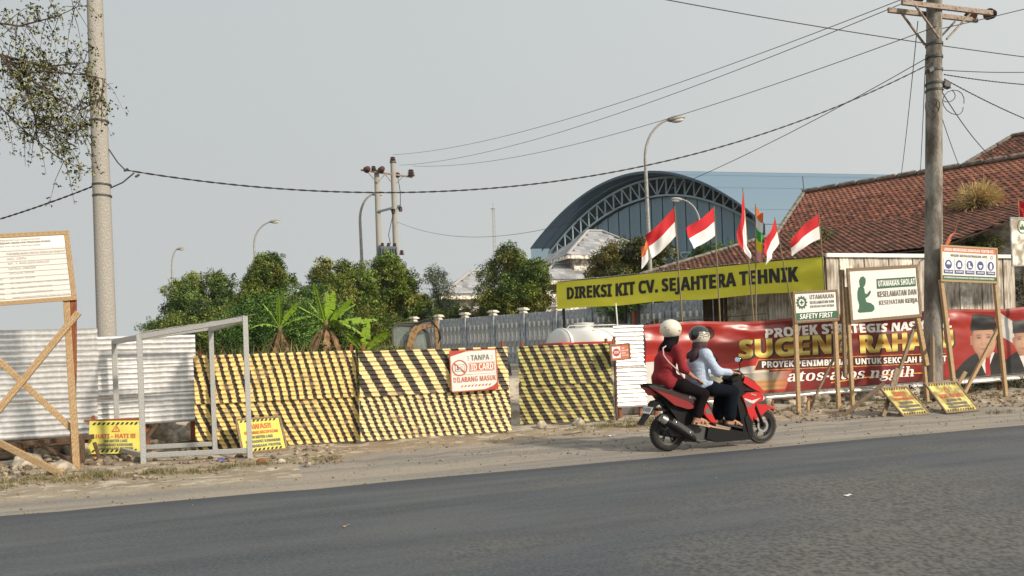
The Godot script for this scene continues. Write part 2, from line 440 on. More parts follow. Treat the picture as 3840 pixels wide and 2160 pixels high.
func make_light():
	var cam := Camera3D.new(); cam.name = "camera"; add_child(cam)
	cam.position = Vector3(0, 1.5, 0)
	cam.rotation_degrees = Vector3(0, -18.5, -2.0)
	cam.near = 0.05; cam.far = 3000.0
	cam.set_frustum(0.05 * 1449.0 / 1860.0, Vector2(0, 0.05 * 157.5 / 1860.0), 0.05, 3000.0)
	cam.current = true
	var sun_to := Vector3(0.50, 0.46, 0.72).normalized()
	var sun := DirectionalLight3D.new(); sun.name = "sun"; add_child(sun)
	sun.look_at_from_position(Vector3.ZERO, -sun_to, Vector3.UP)
	sun.light_color = Color(1.0, 0.94, 0.86); sun.light_energy = 1.25; sun.light_angular_distance = 4.0; sun.shadow_enabled = true
	var im := Image.create(256, 128, false, Image.FORMAT_RGBF)
	for y in 128:
		for x in 256:
			var th := (x + 0.5) / 256.0 * TAU; var ph := (0.5 - (y + 0.5) / 128.0) * PI
			var d := Vector3(sin(th) * cos(ph), sin(ph), -cos(th) * cos(ph))
			var up := sstep(-0.05, 0.9, d.y)
			var s := Vector3(0.475, 0.495, 0.495).lerp(Vector3(0.445, 0.49, 0.51), up)
			var k := (1.0 + d.dot(sun_to)) * 0.5
			s += Vector3(0.30, 0.28, 0.24) * pow(k, 1.8)
			s += Vector3(1.0, 0.9, 0.7) * pow(k, 40.0) * 1.2
			im.set_pixel(x, y, Color(s.x, s.y, s.z))
	var pm := PanoramaSkyMaterial.new(); pm.panorama = ImageTexture.create_from_image(im)
	var sky := Sky.new(); sky.sky_material = pm
	var env := Environment.new(); env.background_mode = Environment.BG_SKY; env.sky = sky
	env.tonemap_mode = Environment.TONE_MAPPER_LINEAR; env.tonemap_exposure = 1.14
	env.sdfgi_enabled = true; env.ssao_enabled = true; env.ssil_enabled = true
	env.fog_enabled = true; env.fog_density = 0.00022; env.fog_light_color = Color(0.80, 0.83, 0.85)
	var we := WorldEnvironment.new(); we.name = "environment"; we.environment = env; add_child(we)

# ---------------------------------------------------------------- ground, verge and road
func make_ground():
	noise.seed = 4; noise.noise_type = FastNoiseLite.TYPE_SIMPLEX_SMOOTH; noise.frequency = 0.05; noise.fractal_octaves = 3
	var cell := FastNoiseLite.new(); cell.noise_type = FastNoiseLite.TYPE_CELLULAR; cell.frequency = 0.35; cell.seed = 6
	cell.cellular_return_type = FastNoiseLite.RETURN_CELL_VALUE
	var fine := FastNoiseLite.new(); fine.frequency = 0.31; fine.seed = 8; fine.fractal_octaves = 2
	var bump := ntex(0.12, [], FastNoiseLite.TYPE_SIMPLEX_SMOOTH, 4, 512, 21, true, 7.0)
	var bump_stone := ntex(0.09, [], FastNoiseLite.TYPE_CELLULAR, 2, 512, 22, true, 7.0)
	# wide earth sheet
	var g := MB.new()
	g.quad(Vector3(-1500, -0.12, -1800), Vector3(1500, -0.12, -1800), Vector3(1500, -0.12, 600), Vector3(-1500, -0.12, 600))
	struct("ground", g, mat("far_earth", Color(0.24, 0.21, 0.15), 0.95, {"tex": ntex(0.02, [[0.2, Color(0.6, 0.6, 0.55)], [0.8, Color.WHITE]], FastNoiseLite.TYPE_SIMPLEX_SMOOTH, 5, 512, 2), "tri": Vector3(0.05, 0.05, 0.05), "world": true}))
	# road: fresh smooth asphalt with dusty wheel streaks, coarse worn patches nearest the camera
	var rt := tex_from(1664, 576, func(x, y):
		var wx: float = -8.0 + x * 28.0 / 1664.0; var wz: float = -8.6 + y * 10.6 / 576.0
		var streak := noise.get_noise_2d(wx * 5.0, wz * 60.0)
		var broad := noise.get_noise_2d(wx * 7.0 + 300.0, wz * 16.0)
		var f := fine.get_noise_2d(x * 2.1, y * 2.1)
		var c := Color(0.060, 0.069, 0.080) * (1.0 + 0.6 * f + 0.2 * streak)
		var track := exp(-pow((wz + 7.3 + 0.12 * sin(wx * 0.4)) / 0.10, 2.0)) + 0.8 * exp(-pow((wz + 6.1 + 0.1 * sin(wx * 0.3 + 1.0)) / 0.16, 2.0)) + 0.6 * exp(-pow((wz + 8.0) / 0.06, 2.0))
		c = c.lerp(Color(0.125, 0.122, 0.115), 0.35 * track * clampf(0.6 + noise.get_noise_2d(wx * 8.0, wz * 40.0), 0.0, 1.0))
		c = c.lerp(Color(0.108, 0.112, 0.114), clampf(0.10 + 0.4 * broad + 0.2 * streak, 0.0, 0.5))
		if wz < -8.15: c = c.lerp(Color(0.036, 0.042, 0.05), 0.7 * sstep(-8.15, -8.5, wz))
		var m := sstep(-0.35, 0.55, 0.8 * noise.get_noise_2d(wx * 5.0 + 40.0, wz * 11.0 + 7.0) + sstep(-7.0, -5.2, wz) * 0.5 + sstep(1.0, 4.0, wx) * 0.5 - 0.72)
		if m > 0.0:
			var cv := cell.get_noise_2d(x * 2.0, y * 1.6)
			var s := Color(0.050, 0.050, 0.048) if cv < -0.15 else Color(0.135, 0.128, 0.115) if cv < 0.45 else Color(0.098, 0.098, 0.095)
			c = c.lerp(s * (1.0 + 0.25 * f), m * 0.72)
		return c)
	var r := MB.new(); var z0 := -8.6; var z1 := 2.0
	var nseg := 560
	for i in nseg + 1:
		var x := -140.0 + i * 0.5
		var wob := 0.05 * noise.get_noise_2d(x * 40.0, 3.0) + 0.05 * noise.get_noise_2d(x * 9.0, 60.0)
		r.vert(Vector3(x, 0.03, z0 + wob), Vector3.UP, Vector2((x + 8.0) / 28.0, wob / 10.6))
		r.vert(Vector3(x, 0.03, z1), Vector3.UP, Vector2((x + 8.0) / 28.0, 1.0))
		r.vert(Vector3(x, 0.03, z0 + wob), Vector3(0, 0.3, -1).normalized(), Vector2((x + 8.0) / 28.0, wob / 10.6))
		r.vert(Vector3(x, -0.05, z0 + wob - 0.03), Vector3(0, 0.3, -1).normalized(), Vector2((x + 8.0) / 28.0, 0.0))
	for i in nseg:
		var q := i * 4
		for e in [q, q + 4, q + 1, q + 4, q + 5, q + 1, q + 2, q + 3, q + 6, q + 6, q + 3, q + 7]: r.ix.append(e)
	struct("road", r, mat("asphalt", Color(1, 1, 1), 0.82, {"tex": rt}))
	# verge: dusty grey shoulder beside the asphalt, then trodden earth with crushed limestone
	var vt := tex_from(1664, 448, func(x, y):
		var wx: float = -8.0 + x * 30.0 / 1664.0; var wz: float = -16.4 + y * 8.0 / 448.0
		var a := noise.get_noise_2d(wx * 12.0, wz * 30.0); var b := noise.get_noise_2d(wx * 40.0 + 50.0, wz * 60.0)
		var f := fine.get_noise_2d(x * 2.3, y * 2.3)
		var cv := cell.get_noise_2d(x * 1.1 + 300.0, y * 1.4)
		var earth := Color(0.235, 0.175, 0.115).lerp(Color(0.31, 0.25, 0.175), 0.5 + 0.8 * a)
		if wx < 0.6: earth = Color(0.225, 0.18, 0.125).lerp(Color(0.31, 0.265, 0.20), 0.5 + a)
		var shoulder := Color(0.285, 0.25, 0.205).lerp(Color(0.185, 0.175, 0.16), clampf(0.4 + 1.3 * noise.get_noise_2d(wx * 3.0, wz * 45.0 + 9.0), 0.0, 1.0))
		var line := -11.6 + 0.35 * noise.get_noise_2d(wx * 14.0, 5.0) if wx > 0.4 else -9.6
		line += 0.5 * (1.0 - sstep(0.2, 1.4, wx)) if wx > 0.4 else 0.0
		var k := sstep(line - 0.35, line + 0.25, wz + 0.35 * b)
		var c := earth.lerp(shoulder, k)
		c = c.lerp(Color(0.50, 0.45, 0.37), 0.75 * sstep(0.12, 0.4, b + 0.35 * sstep(-12.6, -13.6, wz)) * (1.0 - k))
		if cv > 0.62: c = c.lerp(Color(0.55, 0.5, 0.42), 0.55 * (1.0 - 0.6 * k))
		elif cv < -0.7: c = c.lerp(Color(0.12, 0.10, 0.08), 0.5)
		return c * (1.0 + 0.28 * f))
	var vg := MB.new()
	vg.sheet(500, 70, func(u, w):
		var x: float = lerpf(-16.0, 34.0, u)
		var z: float = lerpf(-8.45, -17.0, w)
		return Vector3(x, ground_at(x, z) - 0.004, z))
	for i in vg.v.size(): vg.uv[i] = Vector2((vg.v[i].x + 8.0) / 30.0, (vg.v[i].z + 16.4) / 8.0)
	struct("verge", vg, mat("verge", Color(1, 1, 1), 0.95, {"tex": vt}))
	# raised fill of the building site, and the verge beyond the frame on both sides
	var sg := MB.new()
	sg.quad(Vector3(-60, 0.88, -17.0), Vector3(-60, 0.88, -140), Vector3(90, 0.88, -140), Vector3(90, 0.88, -17.0))
	sg.quad(Vector3(-60, -0.05, -14.0), Vector3(-60, 0.88, -17.0), Vector3(-16, 0.88, -17.0), Vector3(-16, -0.05, -14.0))
	sg.quad(Vector3(34, -0.05, -14.0), Vector3(34, 0.88, -17.0), Vector3(90, 0.88, -17.0), Vector3(90, -0.05, -14.0))
	struct("site_ground", sg, mat("site", Color(0.38, 0.34, 0.27), 0.95, {"tex": ntex(0.03, [[0.2, Color(0.6, 0.58, 0.55)], [0.8, Color.WHITE]], FastNoiseLite.TYPE_SIMPLEX_SMOOTH, 5, 512, 12), "tri": Vector3(0.25, 0.25, 0.25), "world": true, "nrm": bump_stone, "nscale": 0.6}))
	var bs := MB.new()
	for s in [[-140.0, -16.0], [34.0, 140.0]]:
		bs.quad(Vector3(s[0], -0.05, -8.5), Vector3(s[0], -0.05, -17.0), Vector3(s[1], -0.05, -17.0), Vector3(s[1], -0.05, -8.5))
	bs.quad(Vector3(-140, -0.03, 9), Vector3(-140, -0.03, 1.9), Vector3(140, -0.03, 1.9), Vector3(140, -0.03, 9))
	struct("roadside_earth", bs, mat("roadside", Color(0.31, 0.26, 0.19), 0.95, {"tex": ntex(0.04, [[0.2, Color(0.65, 0.62, 0.58)], [0.8, Color.WHITE]], FastNoiseLite.TYPE_SIMPLEX_SMOOTH, 5, 512, 14), "tri": Vector3(0.4, 0.4, 0.4), "world": true, "nrm": bump, "nscale": 0.6}))

# ---------------------------------------------------------------- corrugated sheets and hoardings
# One corrugated sheet: ridges run along xd, pitch up the sheet. a: lower left corner.
func corrugated(parent: Node, called: String, a: Vector3, xd: Vector3, yd: Vector3, l: float, h: float, material, sd := 0, pitch := 0.076, amp := 0.0135, dent := 0.012, cusp := false) -> MeshInstance3D:
	var z := xd.cross(yd).normalized()
	var m := MB.new(); var waves := h / pitch
	m.sheet(14, int(waves * (14 if cusp else 8)), func(u, w):
		var e: float = noise.get_noise_2d(u * l * 14.0 + sd * 77.0, w * h * 10.0) * dent
		var edge: float = noise.get_noise_2d(u * l * 40.0 + sd * 31.0, w * 8.0) * 0.006
		return a + xd * (u * l) + yd * (w * h + edge) + z * ((pow(absf(sin(w * waves * PI)), 0.55) * 2.0 * amp if cusp else sin(w * waves * TAU + 0.4) * amp) + e))
	for i in m.v.size(): m.uv[i] = Vector2(m.uv[i].x, 1.0 - m.uv[i].y)
	return obj(called, m, material, parent)

# Hazard paint: slanting stripes of yellow and black, brushed by hand over the ridges
func hazard(key: String, period: float, slant: float, share: float, phase: float, yellow: Color, l: float, sd: int):
	var t := tex_from(640, 176, func(x, y):
		var px: float = x / 640.0 * l; var py: float = y / 176.0 * 0.82
		var wob := 0.012 * noise.get_noise_2d(px * 160.0 + sd * 50.0, py * 300.0) + 0.025 * noise.get_noise_2d(px * 12.0, py * 20.0 + sd * 9.0) + 0.006 * sin(py / 0.076 * TAU)
		var s := fposmod((px - py * (slant + 0.12 * noise.get_noise_2d(px * 6.0 + sd * 5.0, 3.0)) + wob + phase) / period, 1.0)
		var worn := noise.get_noise_2d(px * 30.0 + 400.0, py * 60.0 + sd * 20.0)
		var c := yellow if s < share else Color(0.045, 0.036, 0.028)
		c = c * (1.0 + 0.3 * noise.get_noise_2d(px * 60.0, py * 90.0 + sd * 11.0))
		if worn > 0.42: c = c.lerp(Color(0.30, 0.22, 0.14), 0.45)
		return c)
	mat(key, Color(1, 1, 1), 0.5, {"tex": t})

func make_hoardings():
	var yel := Color(0.76, 0.57, 0.22); var pale := Color(0.72, 0.59, 0.29); var olive := Color(0.46, 0.42, 0.15)
	hazard("hz1", 0.155, 0.22, 0.58, 0.0, yel, 2.98, 1)
	hazard("hz2", 0.165, 0.46, 0.55, 0.1, yel, 2.98, 2)
	hazard("hz3", 0.30, 0.5, 0.5, 0.2, pale, 2.9, 3)
	hazard("hz4", 0.15, 0.36, 0.54, 0.05, pale, 2.9, 4)
	hazard("hz5", 0.215, 0.42, 0.48, 0.1, olive, 1.98, 5)
	hazard("hz6", 0.225, 0.52, 0.46, 0.0, olive, 1.98, 6)
	var sets := [
		["hazard_hoarding", "black and yellow striped corrugated hoarding behind the steel pipe frame", Vector3(-1.13, 0.0, -13.32), Vector3(1.53, 0, -13.08), 1.60, ["hz2", "hz1"]],
		["hazard_hoarding", "black and yellow striped corrugated gate carrying the white id card notice", Vector3(1.52, 0, -12.92), Vector3(4.27, 0, -12.96), 1.58, ["hz4", "hz3"]],
		["hazard_hoarding", "olive and black striped corrugated gate beside the bright narrow zinc sheet", Vector3(4.8, 0, -14.0), Vector3(6.66, 0, -13.55), 1.58, ["hz6", "hz5"]]]
	for s in sets:
		var a: Vector3 = s[2]; var b: Vector3 = s[3]
		var xd := (b - a).normalized(); var l := (b - a).length(); var zd := xd.cross(Vector3.UP)
		var t := thing(s[0], s[1], "hoarding", a, 0.0, "striped hoarding panels along the site front")
		corrugated(t, "sheet", Vector3(0, 0.02, 0), xd, Vector3.UP, l, 0.83, s[5][0], 1)
		corrugated(t, "sheet", xd * 0.015 + Vector3(0, 0.79, 0) + zd * 0.024, xd, (Vector3.UP + xd * -0.01).normalized(), l - 0.04, s[4] - 0.79, s[5][1], 2)
		for k in 4:
			var m := MB.new(); var p := xd * (0.1 + (l - 0.2) * k / 3.0) - zd * 0.05
			m.beam(p + Vector3(0, -0.05, 0), p + Vector3(0, s[4] + (0.1 if k % 3 == 0 else -0.1), 0), 0.05, 0.05, 0.004)
			obj("post", m, "wood_red", t)
		for y in [0.2, s[4] - 0.15]:
			var m := MB.new(); m.beam(xd * 0.05 - zd * 0.1 + Vector3(0, y, 0), xd * (l - 0.05) - zd * 0.1 + Vector3(0, y, 0), 0.04, 0.06, 0.004); obj("rail", m, "wood_red", t)
	# bright zinc fence on the left, in two runs
	var za := thing("zinc_fence", "bright bare zinc fence behind the white project board", "fence", Vector3(-4.9, 0, -13.6))
	for k in 3: corrugated(za, "sheet", Vector3(0, 0.36 + k * 0.59, 0.012 * k), Vector3.RIGHT, Vector3(0, 1, -0.03).normalized(), 2.29 + 0.02 * k, 0.62 if k < 2 else 0.56, "zinc_new", 3 + k, 0.088, 0.018, 0.01, true)
	for x in [0.3, 1.2, 2.2]:
		var m := MB.new(); m.beam(Vector3(x, -0.1, -0.07), Vector3(x, 1.95, -0.12), 0.06, 0.05, 0.004); obj("post", m, "wood_red", za)
	for y in [0.5, 1.1, 1.8]:
		var m := MB.new(); m.beam(Vector3(0.0, y, -0.05), Vector3(2.25, y, -0.05), 0.05, 0.04, 0.004); obj("rail", m, "wood_dark", za)
	var zb := thing("zinc_fence", "glaring crumpled zinc fence behind the left end of the steel pipe frame", "fence", Vector3(-2.66, 0, -13.78))
	var xd2 := Vector3(1, 0, -0.10).normalized()
	for k in 3: corrugated(zb, "sheet", Vector3(0.0, 0.47 + k * 0.49, 0.014 * (k % 2)), xd2, Vector3(0, 1, -0.06 + 0.03 * k).normalized(), 1.5 + 0.015 * k, 0.52, "zinc_new", 9 + k, 0.088, 0.018, 0.04, true)
	for x in [0.12, 0.7, 1.42]:
		var m := MB.new(); m.beam(Vector3(x, -0.1, -0.22), Vector3(x + 0.05, 1.85, -0.2), 0.07, 0.05, 0.004); obj("post", m, "wood_red", zb)
	var mb := MB.new(); mb.beam(Vector3(0.75, 0.06, -0.05), Vector3(1.5, 0.12, -0.2), 0.05, 0.06, 0.004); obj("rail", mb, "wood_dark", zb)
	mb = MB.new(); mb.beam(Vector3(0.55, 0.0, 0.25), Vector3(0.95, 0.55, -0.2), 0.05, 0.05, 0.004); obj("brace", mb, "wood_dark", zb)
	# narrow bright sheet between the olive gate and the red banner
	var zc := thing("zinc_sheet", "narrow bright zinc sheet standing between striped gate and red banner", "fence", Vector3(6.84, 0, -13.8))
	corrugated(zc, "sheet", Vector3(0, 0.24, 0), Vector3(1, 0, 0.02).normalized(), Vector3(0, 1, -0.02).normalized(), 0.70, 0.86, "zinc_new", 21, 0.088, 0.018, 0.02, true)
	corrugated(zc, "sheet", Vector3(-0.02, 1.07, 0.018), Vector3(1, 0, 0.02).normalized(), Vector3(0, 1, -0.02).normalized(), 0.68, 0.87, "zinc_new", 22, 0.088, 0.018, 0.02, true)
	for x in [0.12, 0.6]:
		var m := MB.new(); m.beam(Vector3(x, -0.1, -0.07), Vector3(x, 1.7, -0.09), 0.06, 0.05, 0.004); obj("post", m, "wood_red", zc)
	# zinc fence that carries the red banner
	var zd3 := thing("zinc_fence", "long low zinc fence mostly hidden behind the red banner", "fence", Vector3(7.6, 0, -14.05))
	var top := [1.86, 1.9, 1.94, 1.98, 2.02, 2.06]
	for k in 6:
		for j in 3: corrugated(zd3, "sheet", Vector3(k * 2.08, 0.17 + 0.02 * k + j * 0.6, -0.02 - 0.012 * ((k + j) % 2)), Vector3(1, 0.006, 0).normalized(), Vector3.UP, 2.12, 0.62 if j < 2 else top[k] - 1.4, "zinc_new", 30 + k * 3 + j, 0.088, 0.018, 0.012, true)
	for k in 13:
		var m := MB.new(); m.beam(Vector3(0.35 + k, -0.15, -0.09), Vector3(0.35 + k, 1.8, -0.09), 0.06, 0.06, 0.004); obj("post", m, "wood_red", zd3)

# ---------------------------------------------------------------- signs
# A framed board: bl, br, tl corners of the face. Parts are added in its own x (right), y (up), z (out) axes.
func board(called: String, label: String, category: String, bl: Vector3, br: Vector3, tl: Vector3, face, frame, fw := 0.045, group := "", sag := 0.0) -> Array:
	var t := frame3(bl, br, tl); var w := (br - bl).length(); var h := (tl - bl).dot(t.basis.y)
	var o := Node3D.new(); o.name = numbered(called); add_child(o); o.transform = t
	tag(o, label, category, group)
	var m := MB.new()
	var sd := bl.x * 3.1
	if face != null:
		m.sheet(20, 14, func(u, v):
			var e: float = sin(u * 9.0 + v * 5.0 + sd) * sin(v * 7.0 - u * 3.0 + sd) * sag
			return Vector3(u * w, v * h, 0.004 + e))
		obj("panel", m, face, o)
	if frame != null:
		for e in [[Vector3(-fw * 0.5, 0, 0), Vector3(w + fw * 0.5, 0, 0)], [Vector3(-fw * 0.5, h, 0), Vector3(w + fw * 0.5, h, 0)], [Vector3(0, fw * 0.5, 0.001), Vector3(0, h - fw * 0.5, 0.001)], [Vector3(w, fw * 0.5, 0.001), Vector3(w, h - fw * 0.5, 0.001)]]:
			m = MB.new(); m.beam(e[0], e[1], fw, 0.03, 0.004, Vector3(0, 0, 1)); obj("frame_bar", m, frame, o)
	return [o, w, h]

func strip(parent: Node, called: String, material, x: float, y: float, w: float, h: float, z := 0.007):
	var m := MB.new(); m.abox(Vector3(x + w * 0.5, y + h * 0.5, z), Vector3(w, h, 0.002)); return obj(called, m, material, parent)

func post(parent: Node3D, a: Vector3, b: Vector3, w: float, material, called := "post"):
	# a and b in world axes
	var inv := parent.global_transform.affine_inverse() if parent.is_inside_tree() else parent.transform.affine_inverse()
	var m := MB.new(); m.beam(inv * a, inv * b, w, w * 0.7, 0.004, Vector3(0, 0, 1)); return obj(called, m, material, parent)

func hazard_edge(parent: Node, w: float, h: float):
	for e in [0, 1]:
		var m := MB.new(); var n := int(w / 0.075)
		for k in n:
			var x := 0.04 + (w - 0.1) * k / n; var y := 0.025 if e == 0 else h - 0.065
			m.prism([Vector2(x, y), Vector2(x + 0.035, y), Vector2(x + 0.06, y + 0.04), Vector2(x + 0.025, y + 0.04)], 0.002, Transform3D(Basis.IDENTITY, Vector3(0, 0, 0.010)))
		obj("hazard_stripes", m, "ink_black", parent)

func caution_board(label: String, bl: Vector3, br: Vector3, tl: Vector3, awas: bool, face: String, framed: bool, sag: float):
	var r := board("caution_board", label, "caution sign", bl, br, tl, face, "wood_grey" if framed else null, 0.04, "yellow caution boards at the site entrance", sag)
	var o: Node3D = r[0]; var w: float = r[1]; var h: float = r[2]
	hazard_edge(o, w, h)
	var z := 0.006 + sag
	if awas:
		lettering(o, "AWAS!!", "ink_brick", w * 0.25, h * 0.68, w * 0.5, h * 0.15, z, {"heavy": 0.5})
		lettering(o, "KURANGI KECEPATAN", "ink_brick", w * 0.12, h * 0.53, w * 0.76, h * 0.085, z, {"heavy": 0.5})
		lettering(o, "50 METER LAGI", "ink_grey", w * 0.26, h * 0.395, w * 0.48, h * 0.08, z, {"heavy": 0.5})
		lettering(o, "MEMASUKI KAWASAN", "ink_grey", w * 0.11, h * 0.265, w * 0.78, h * 0.08, z, {"heavy": 0.5})
		lettering(o, "KENDARAAN PROYEK", "ink_grey", w * 0.11, h * 0.135, w * 0.78, h * 0.08, z, {"heavy": 0.5})
	else:
		var m := MB.new()
		for e in [[Vector2(0.43, 0.68), Vector2(0.57, 0.68)], [Vector2(0.57, 0.68), Vector2(0.5, 0.86)], [Vector2(0.5, 0.86), Vector2(0.43, 0.68)]]:
			m.beam(Vector3(e[0].x * w, e[0].y * h, z), Vector3(e[1].x * w, e[1].y * h, z), 0.012, 0.002, 0.0, Vector3(0, 0, 1))
		m.abox(Vector3(0.5 * w, 0.765 * h, z), Vector3(0.010, 0.06 * h, 0.002)); m.abox(Vector3(0.5 * w, 0.71 * h, z), Vector3(0.010, 0.015 * h, 0.002))
		obj("warning_triangle", m, "ink_brick", o)
		lettering(o, "HATI - HATI !!!", "ink_brick", w * 0.13, h * 0.47, w * 0.74, h * 0.13, z, {"heavy": 0.5})
		lettering(o, "200 METER LAGI", "ink_grey", w * 0.28, h * 0.35, w * 0.44, h * 0.08, z, {"heavy": 0.5})
		lettering(o, "MEMASUKI KAWASAN", "ink_grey", w * 0.18, h * 0.23, w * 0.64, h * 0.08, z, {"heavy": 0.5})
		lettering(o, "KENDARAAN PROYEK", "ink_grey", w * 0.16, h * 0.125, w * 0.68, h * 0.07, z, {"heavy": 0.5})
	return o

func disc(parent: Node, called: String, material, c: Vector2, r: float, z: float, segs := 24, inner := 0.0):
	var m := MB.new()
	var t := Transform3D(Basis(Vector3.RIGHT, Vector3(0, 0, 1), Vector3(0, -1, 0)), Vector3(c.x, c.y, z))
	m.lathe(t, [Vector2(r, -0.001), Vector2(r, 0.001), Vector2(inner, 0.001)], segs, false)
	return obj(called, m, material, parent)

func make_signs():
	# project information board on the left, on two tall posts with crossed braces
	var r := board("project_board", "white project information board on wooden posts with crossed braces", "notice board", Vector3(-3.60, 2.39, -12.0), Vector3(-2.55, 2.47, -12.0), Vector3(-3.60, 3.33, -12.0), "white_board", "wood_new", 0.06)
	var o: Node3D = r[0]; var w: float = r[1]; var h: float = r[2]
	strip(o, "header_panel", "ink_white", 0.03, h * 0.79, w - 0.06, h * 0.17, 0.006)
	lettering(o, "PEMERINTAH KABUPATEN", "ink_pale", w * 0.2, h * 0.915, w * 0.48, h * 0.025, 0.009)
	lettering(o, "DINAS PEKERJAAN UMUM DAN PENATAAN RUANG", "ink_grey", w * 0.06, h * 0.865, w * 0.74, h * 0.035, 0.009)
	lettering(o, "SUMBER DAYA AIR DAN PENATAAN RUANG", "ink_pale", w * 0.16, h * 0.828, w * 0.52, h * 0.02, 0.009)
	for k in 10:
		strip(o, "table_rule", "ink_pale", 0.03, h * (0.765 - k * 0.079), w - 0.06, 0.006, 0.008)
	var rows := ["PENIMBUNAN UNTUK SEKOLAH RAKYAT", "KEC. CEPU", "RP. 1.445.000.000,00", "HATKUL UMIZEN", "20 Juni 2026", "30 Juni 2026", "90 (Sembilan Puluh) Hari Kalender", "CV. SEJAHTERA TEHNIK", "CV. HIBOLO KONSULTAN", "APBD KABUPATEN BLORA TA.2026"]
	for k in 10:
		lettering(o, rows[k], "ink_pale", w * 0.28, h * (0.71 - k * 0.073), w * minf(0.68, 0.024 * rows[k].length()), h * 0.03, 0.009, {"bold": false})
		if k > 4: lettering(o, ["WAKTU", "PELAKSANAAN", "KONTRAKTOR", "PENGAWAS", "DANA"][k - 5], "ink_pale", w * 0.03, h * (0.71 - k * 0.073), w * 0.17, h * 0.028, 0.009, {"bold": false})
	post(o, Vector3(-2.60, -0.1, -12.03), Vector3(-2.66, 2.5, -12.05), 0.085, "wood_new")
	post(o, Vector3(-2.58, 2.46, -12.06), Vector3(-2.62, 1.3, -12.08), 0.085, "wood_red")
	post(o, Vector3(-3.62, -0.1, -12.03), Vector3(-3.60, 2.5, -12.05), 0.085, "wood_new")
	post(o, Vector3(-3.75, 0.62, -11.98), Vector3(-2.50, 2.26, -11.98), 0.085, "wood_new", "brace")
	post(o, Vector3(-3.72, 1.84, -12.10), Vector3(-2.58, 0.50, -12.10), 0.075, "wood_new", "brace")
	post(o, Vector3(-3.7, 0.5, -12.3), Vector3(-2.68, 0.04, -11.5), 0.085, "wood_new", "brace")
	post(o, Vector3(-2.78, -0.1, -12.6), Vector3(-2.62, 1.9, -12.2), 0.07, "wood_dark", "brace")
	# dark timber trestle under the zinc fence
	var tr := thing("timber_trestle", "dark rough timber trestle under the left zinc fence", "trestle", Vector3(-3.0, 0, -13.1))
	for e in [[Vector3(-0.9, 0.33, 0.1), Vector3(0.42, 0.38, 0.0), 0.09], [Vector3(-0.9, 0.25, -0.2), Vector3(0.4, 0.3, -0.3), 0.08], [Vector3(0.25, -0.1, 0.05), Vector3(0.25, 0.36, 0.05), 0.09], [Vector3(-0.3, 0.33, 0.15), Vector3(0.2, 0.02, 0.25), 0.06], [Vector3(-0.6, -0.1, 0.1), Vector3(-0.55, 0.34, 0.1), 0.07], [Vector3(0.55, -0.1, 0.15), Vector3(0.44, 0.3, 0.1), 0.05]]:
		var m := MB.new(); m.beam(e[0], e[1], e[2], e[2] * 0.8, 0.006); obj("timber", m, "wood_dark", tr)
	# yellow caution boards
	var c1 = caution_board("crumpled yellow caution sheet hung low on the bright zinc fence", Vector3(-2.69, 0.10, -13.2), Vector3(-1.93, 0.06, -13.22), Vector3(-2.70, 0.62, -13.25), false, "cloth_yellow", false, 0.006)
	post(c1, Vector3(-2.62, -0.05, -13.25), Vector3(-2.62, 0.7, -13.3), 0.05, "wood_red"); post(c1, Vector3(-2.75, 0.62, -13.3), Vector3(-1.9, 0.6, -13.3), 0.04, "wood_red", "rail")
	post(c1, Vector3(-1.98, -0.05, -13.28), Vector3(-1.98, 0.62, -13.3), 0.04, "wood_red")
	caution_board("yellow caution board leaning on the striped hoarding behind the steel frame", Vector3(-0.38, 0.01, -12.55), Vector3(0.30, 0.01, -12.72), Vector3(-0.55, 0.52, -12.92), true, "cloth_yellow", true, 0.004)
	var c3 = caution_board("faded yellow caution board leaning by the roadside left of its twin", Vector3(11.28, 0.02, -10.8), Vector3(11.97, 0.02, -10.85), Vector3(11.37, 0.52, -11.3), true, "cloth_yellow_dull", true, 0.004)
	post(c3, Vector3(10.6, 0.0, -11.6), Vector3(11.3, 0.62, -11.25), 0.07, "wood_grey", "prop"); post(c3, Vector3(11.0, 0.0, -11.0), Vector3(12.3, 0.85, -11.9), 0.07, "wood_grey", "prop")
	var c4 = caution_board("faded yellow caution board at the foot of the concrete pole, right of its twin", Vector3(12.34, 0.02, -10.8), Vector3(13.21, 0.02, -10.85), Vector3(12.44, 0.56, -11.25), false, "cloth_yellow_dull", true, 0.006)
	post(c4, Vector3(13.1, 0.2, -11.4), Vector3(13.45, 0.75, -11.3), 0.07, "wood_new", "prop")
	# id card notice
	r = board("entry_notice", "red and white notice with a crossed out id card on the striped gate", "sign", Vector3(3.13, 0.79, -12.84), Vector3(4.01, 0.81, -12.84), Vector3(3.09, 1.53, -12.84), "cloth_white", null, 0.03, "", 0.002)
	o = r[0]; w = r[1]; h = r[2]
	var z := 0.008
	for e in [[0.0, 0.0, w, 0.02], [0.0, h - 0.02, w, 0.02], [0.0, 0.0, 0.02, h], [w - 0.02, 0.0, 0.02, h]]: strip(o, "border", "ink_brick", e[0], e[1], e[2], e[3], z)
	var m2 := MB.new(); m2.prism([Vector2(0, h), Vector2(0, h * 0.86), Vector2(w * 0.12, h * 0.9), Vector2(w * 0.4, h * 0.985), Vector2(w * 0.4, h)], 0.002, Transform3D(Basis.IDENTITY, Vector3(0, 0, z + 0.002))); obj("corner_flash", m2, "ink_red", o)
	m2 = MB.new(); m2.prism([Vector2(w, 0), Vector2(w, h * 0.2), Vector2(w * 0.9, h * 0.1), Vector2(w * 0.7, h * 0.02), Vector2(w * 0.1, 0)], 0.002, Transform3D(Basis.IDENTITY, Vector3(0, 0, z + 0.002))); obj("corner_flash", m2, "ink_red", o)
	disc(o, "ban_ring", "ink_brick", Vector2(w * 0.2, h * 0.58), w * 0.165, z + 0.002, 28, w * 0.14)
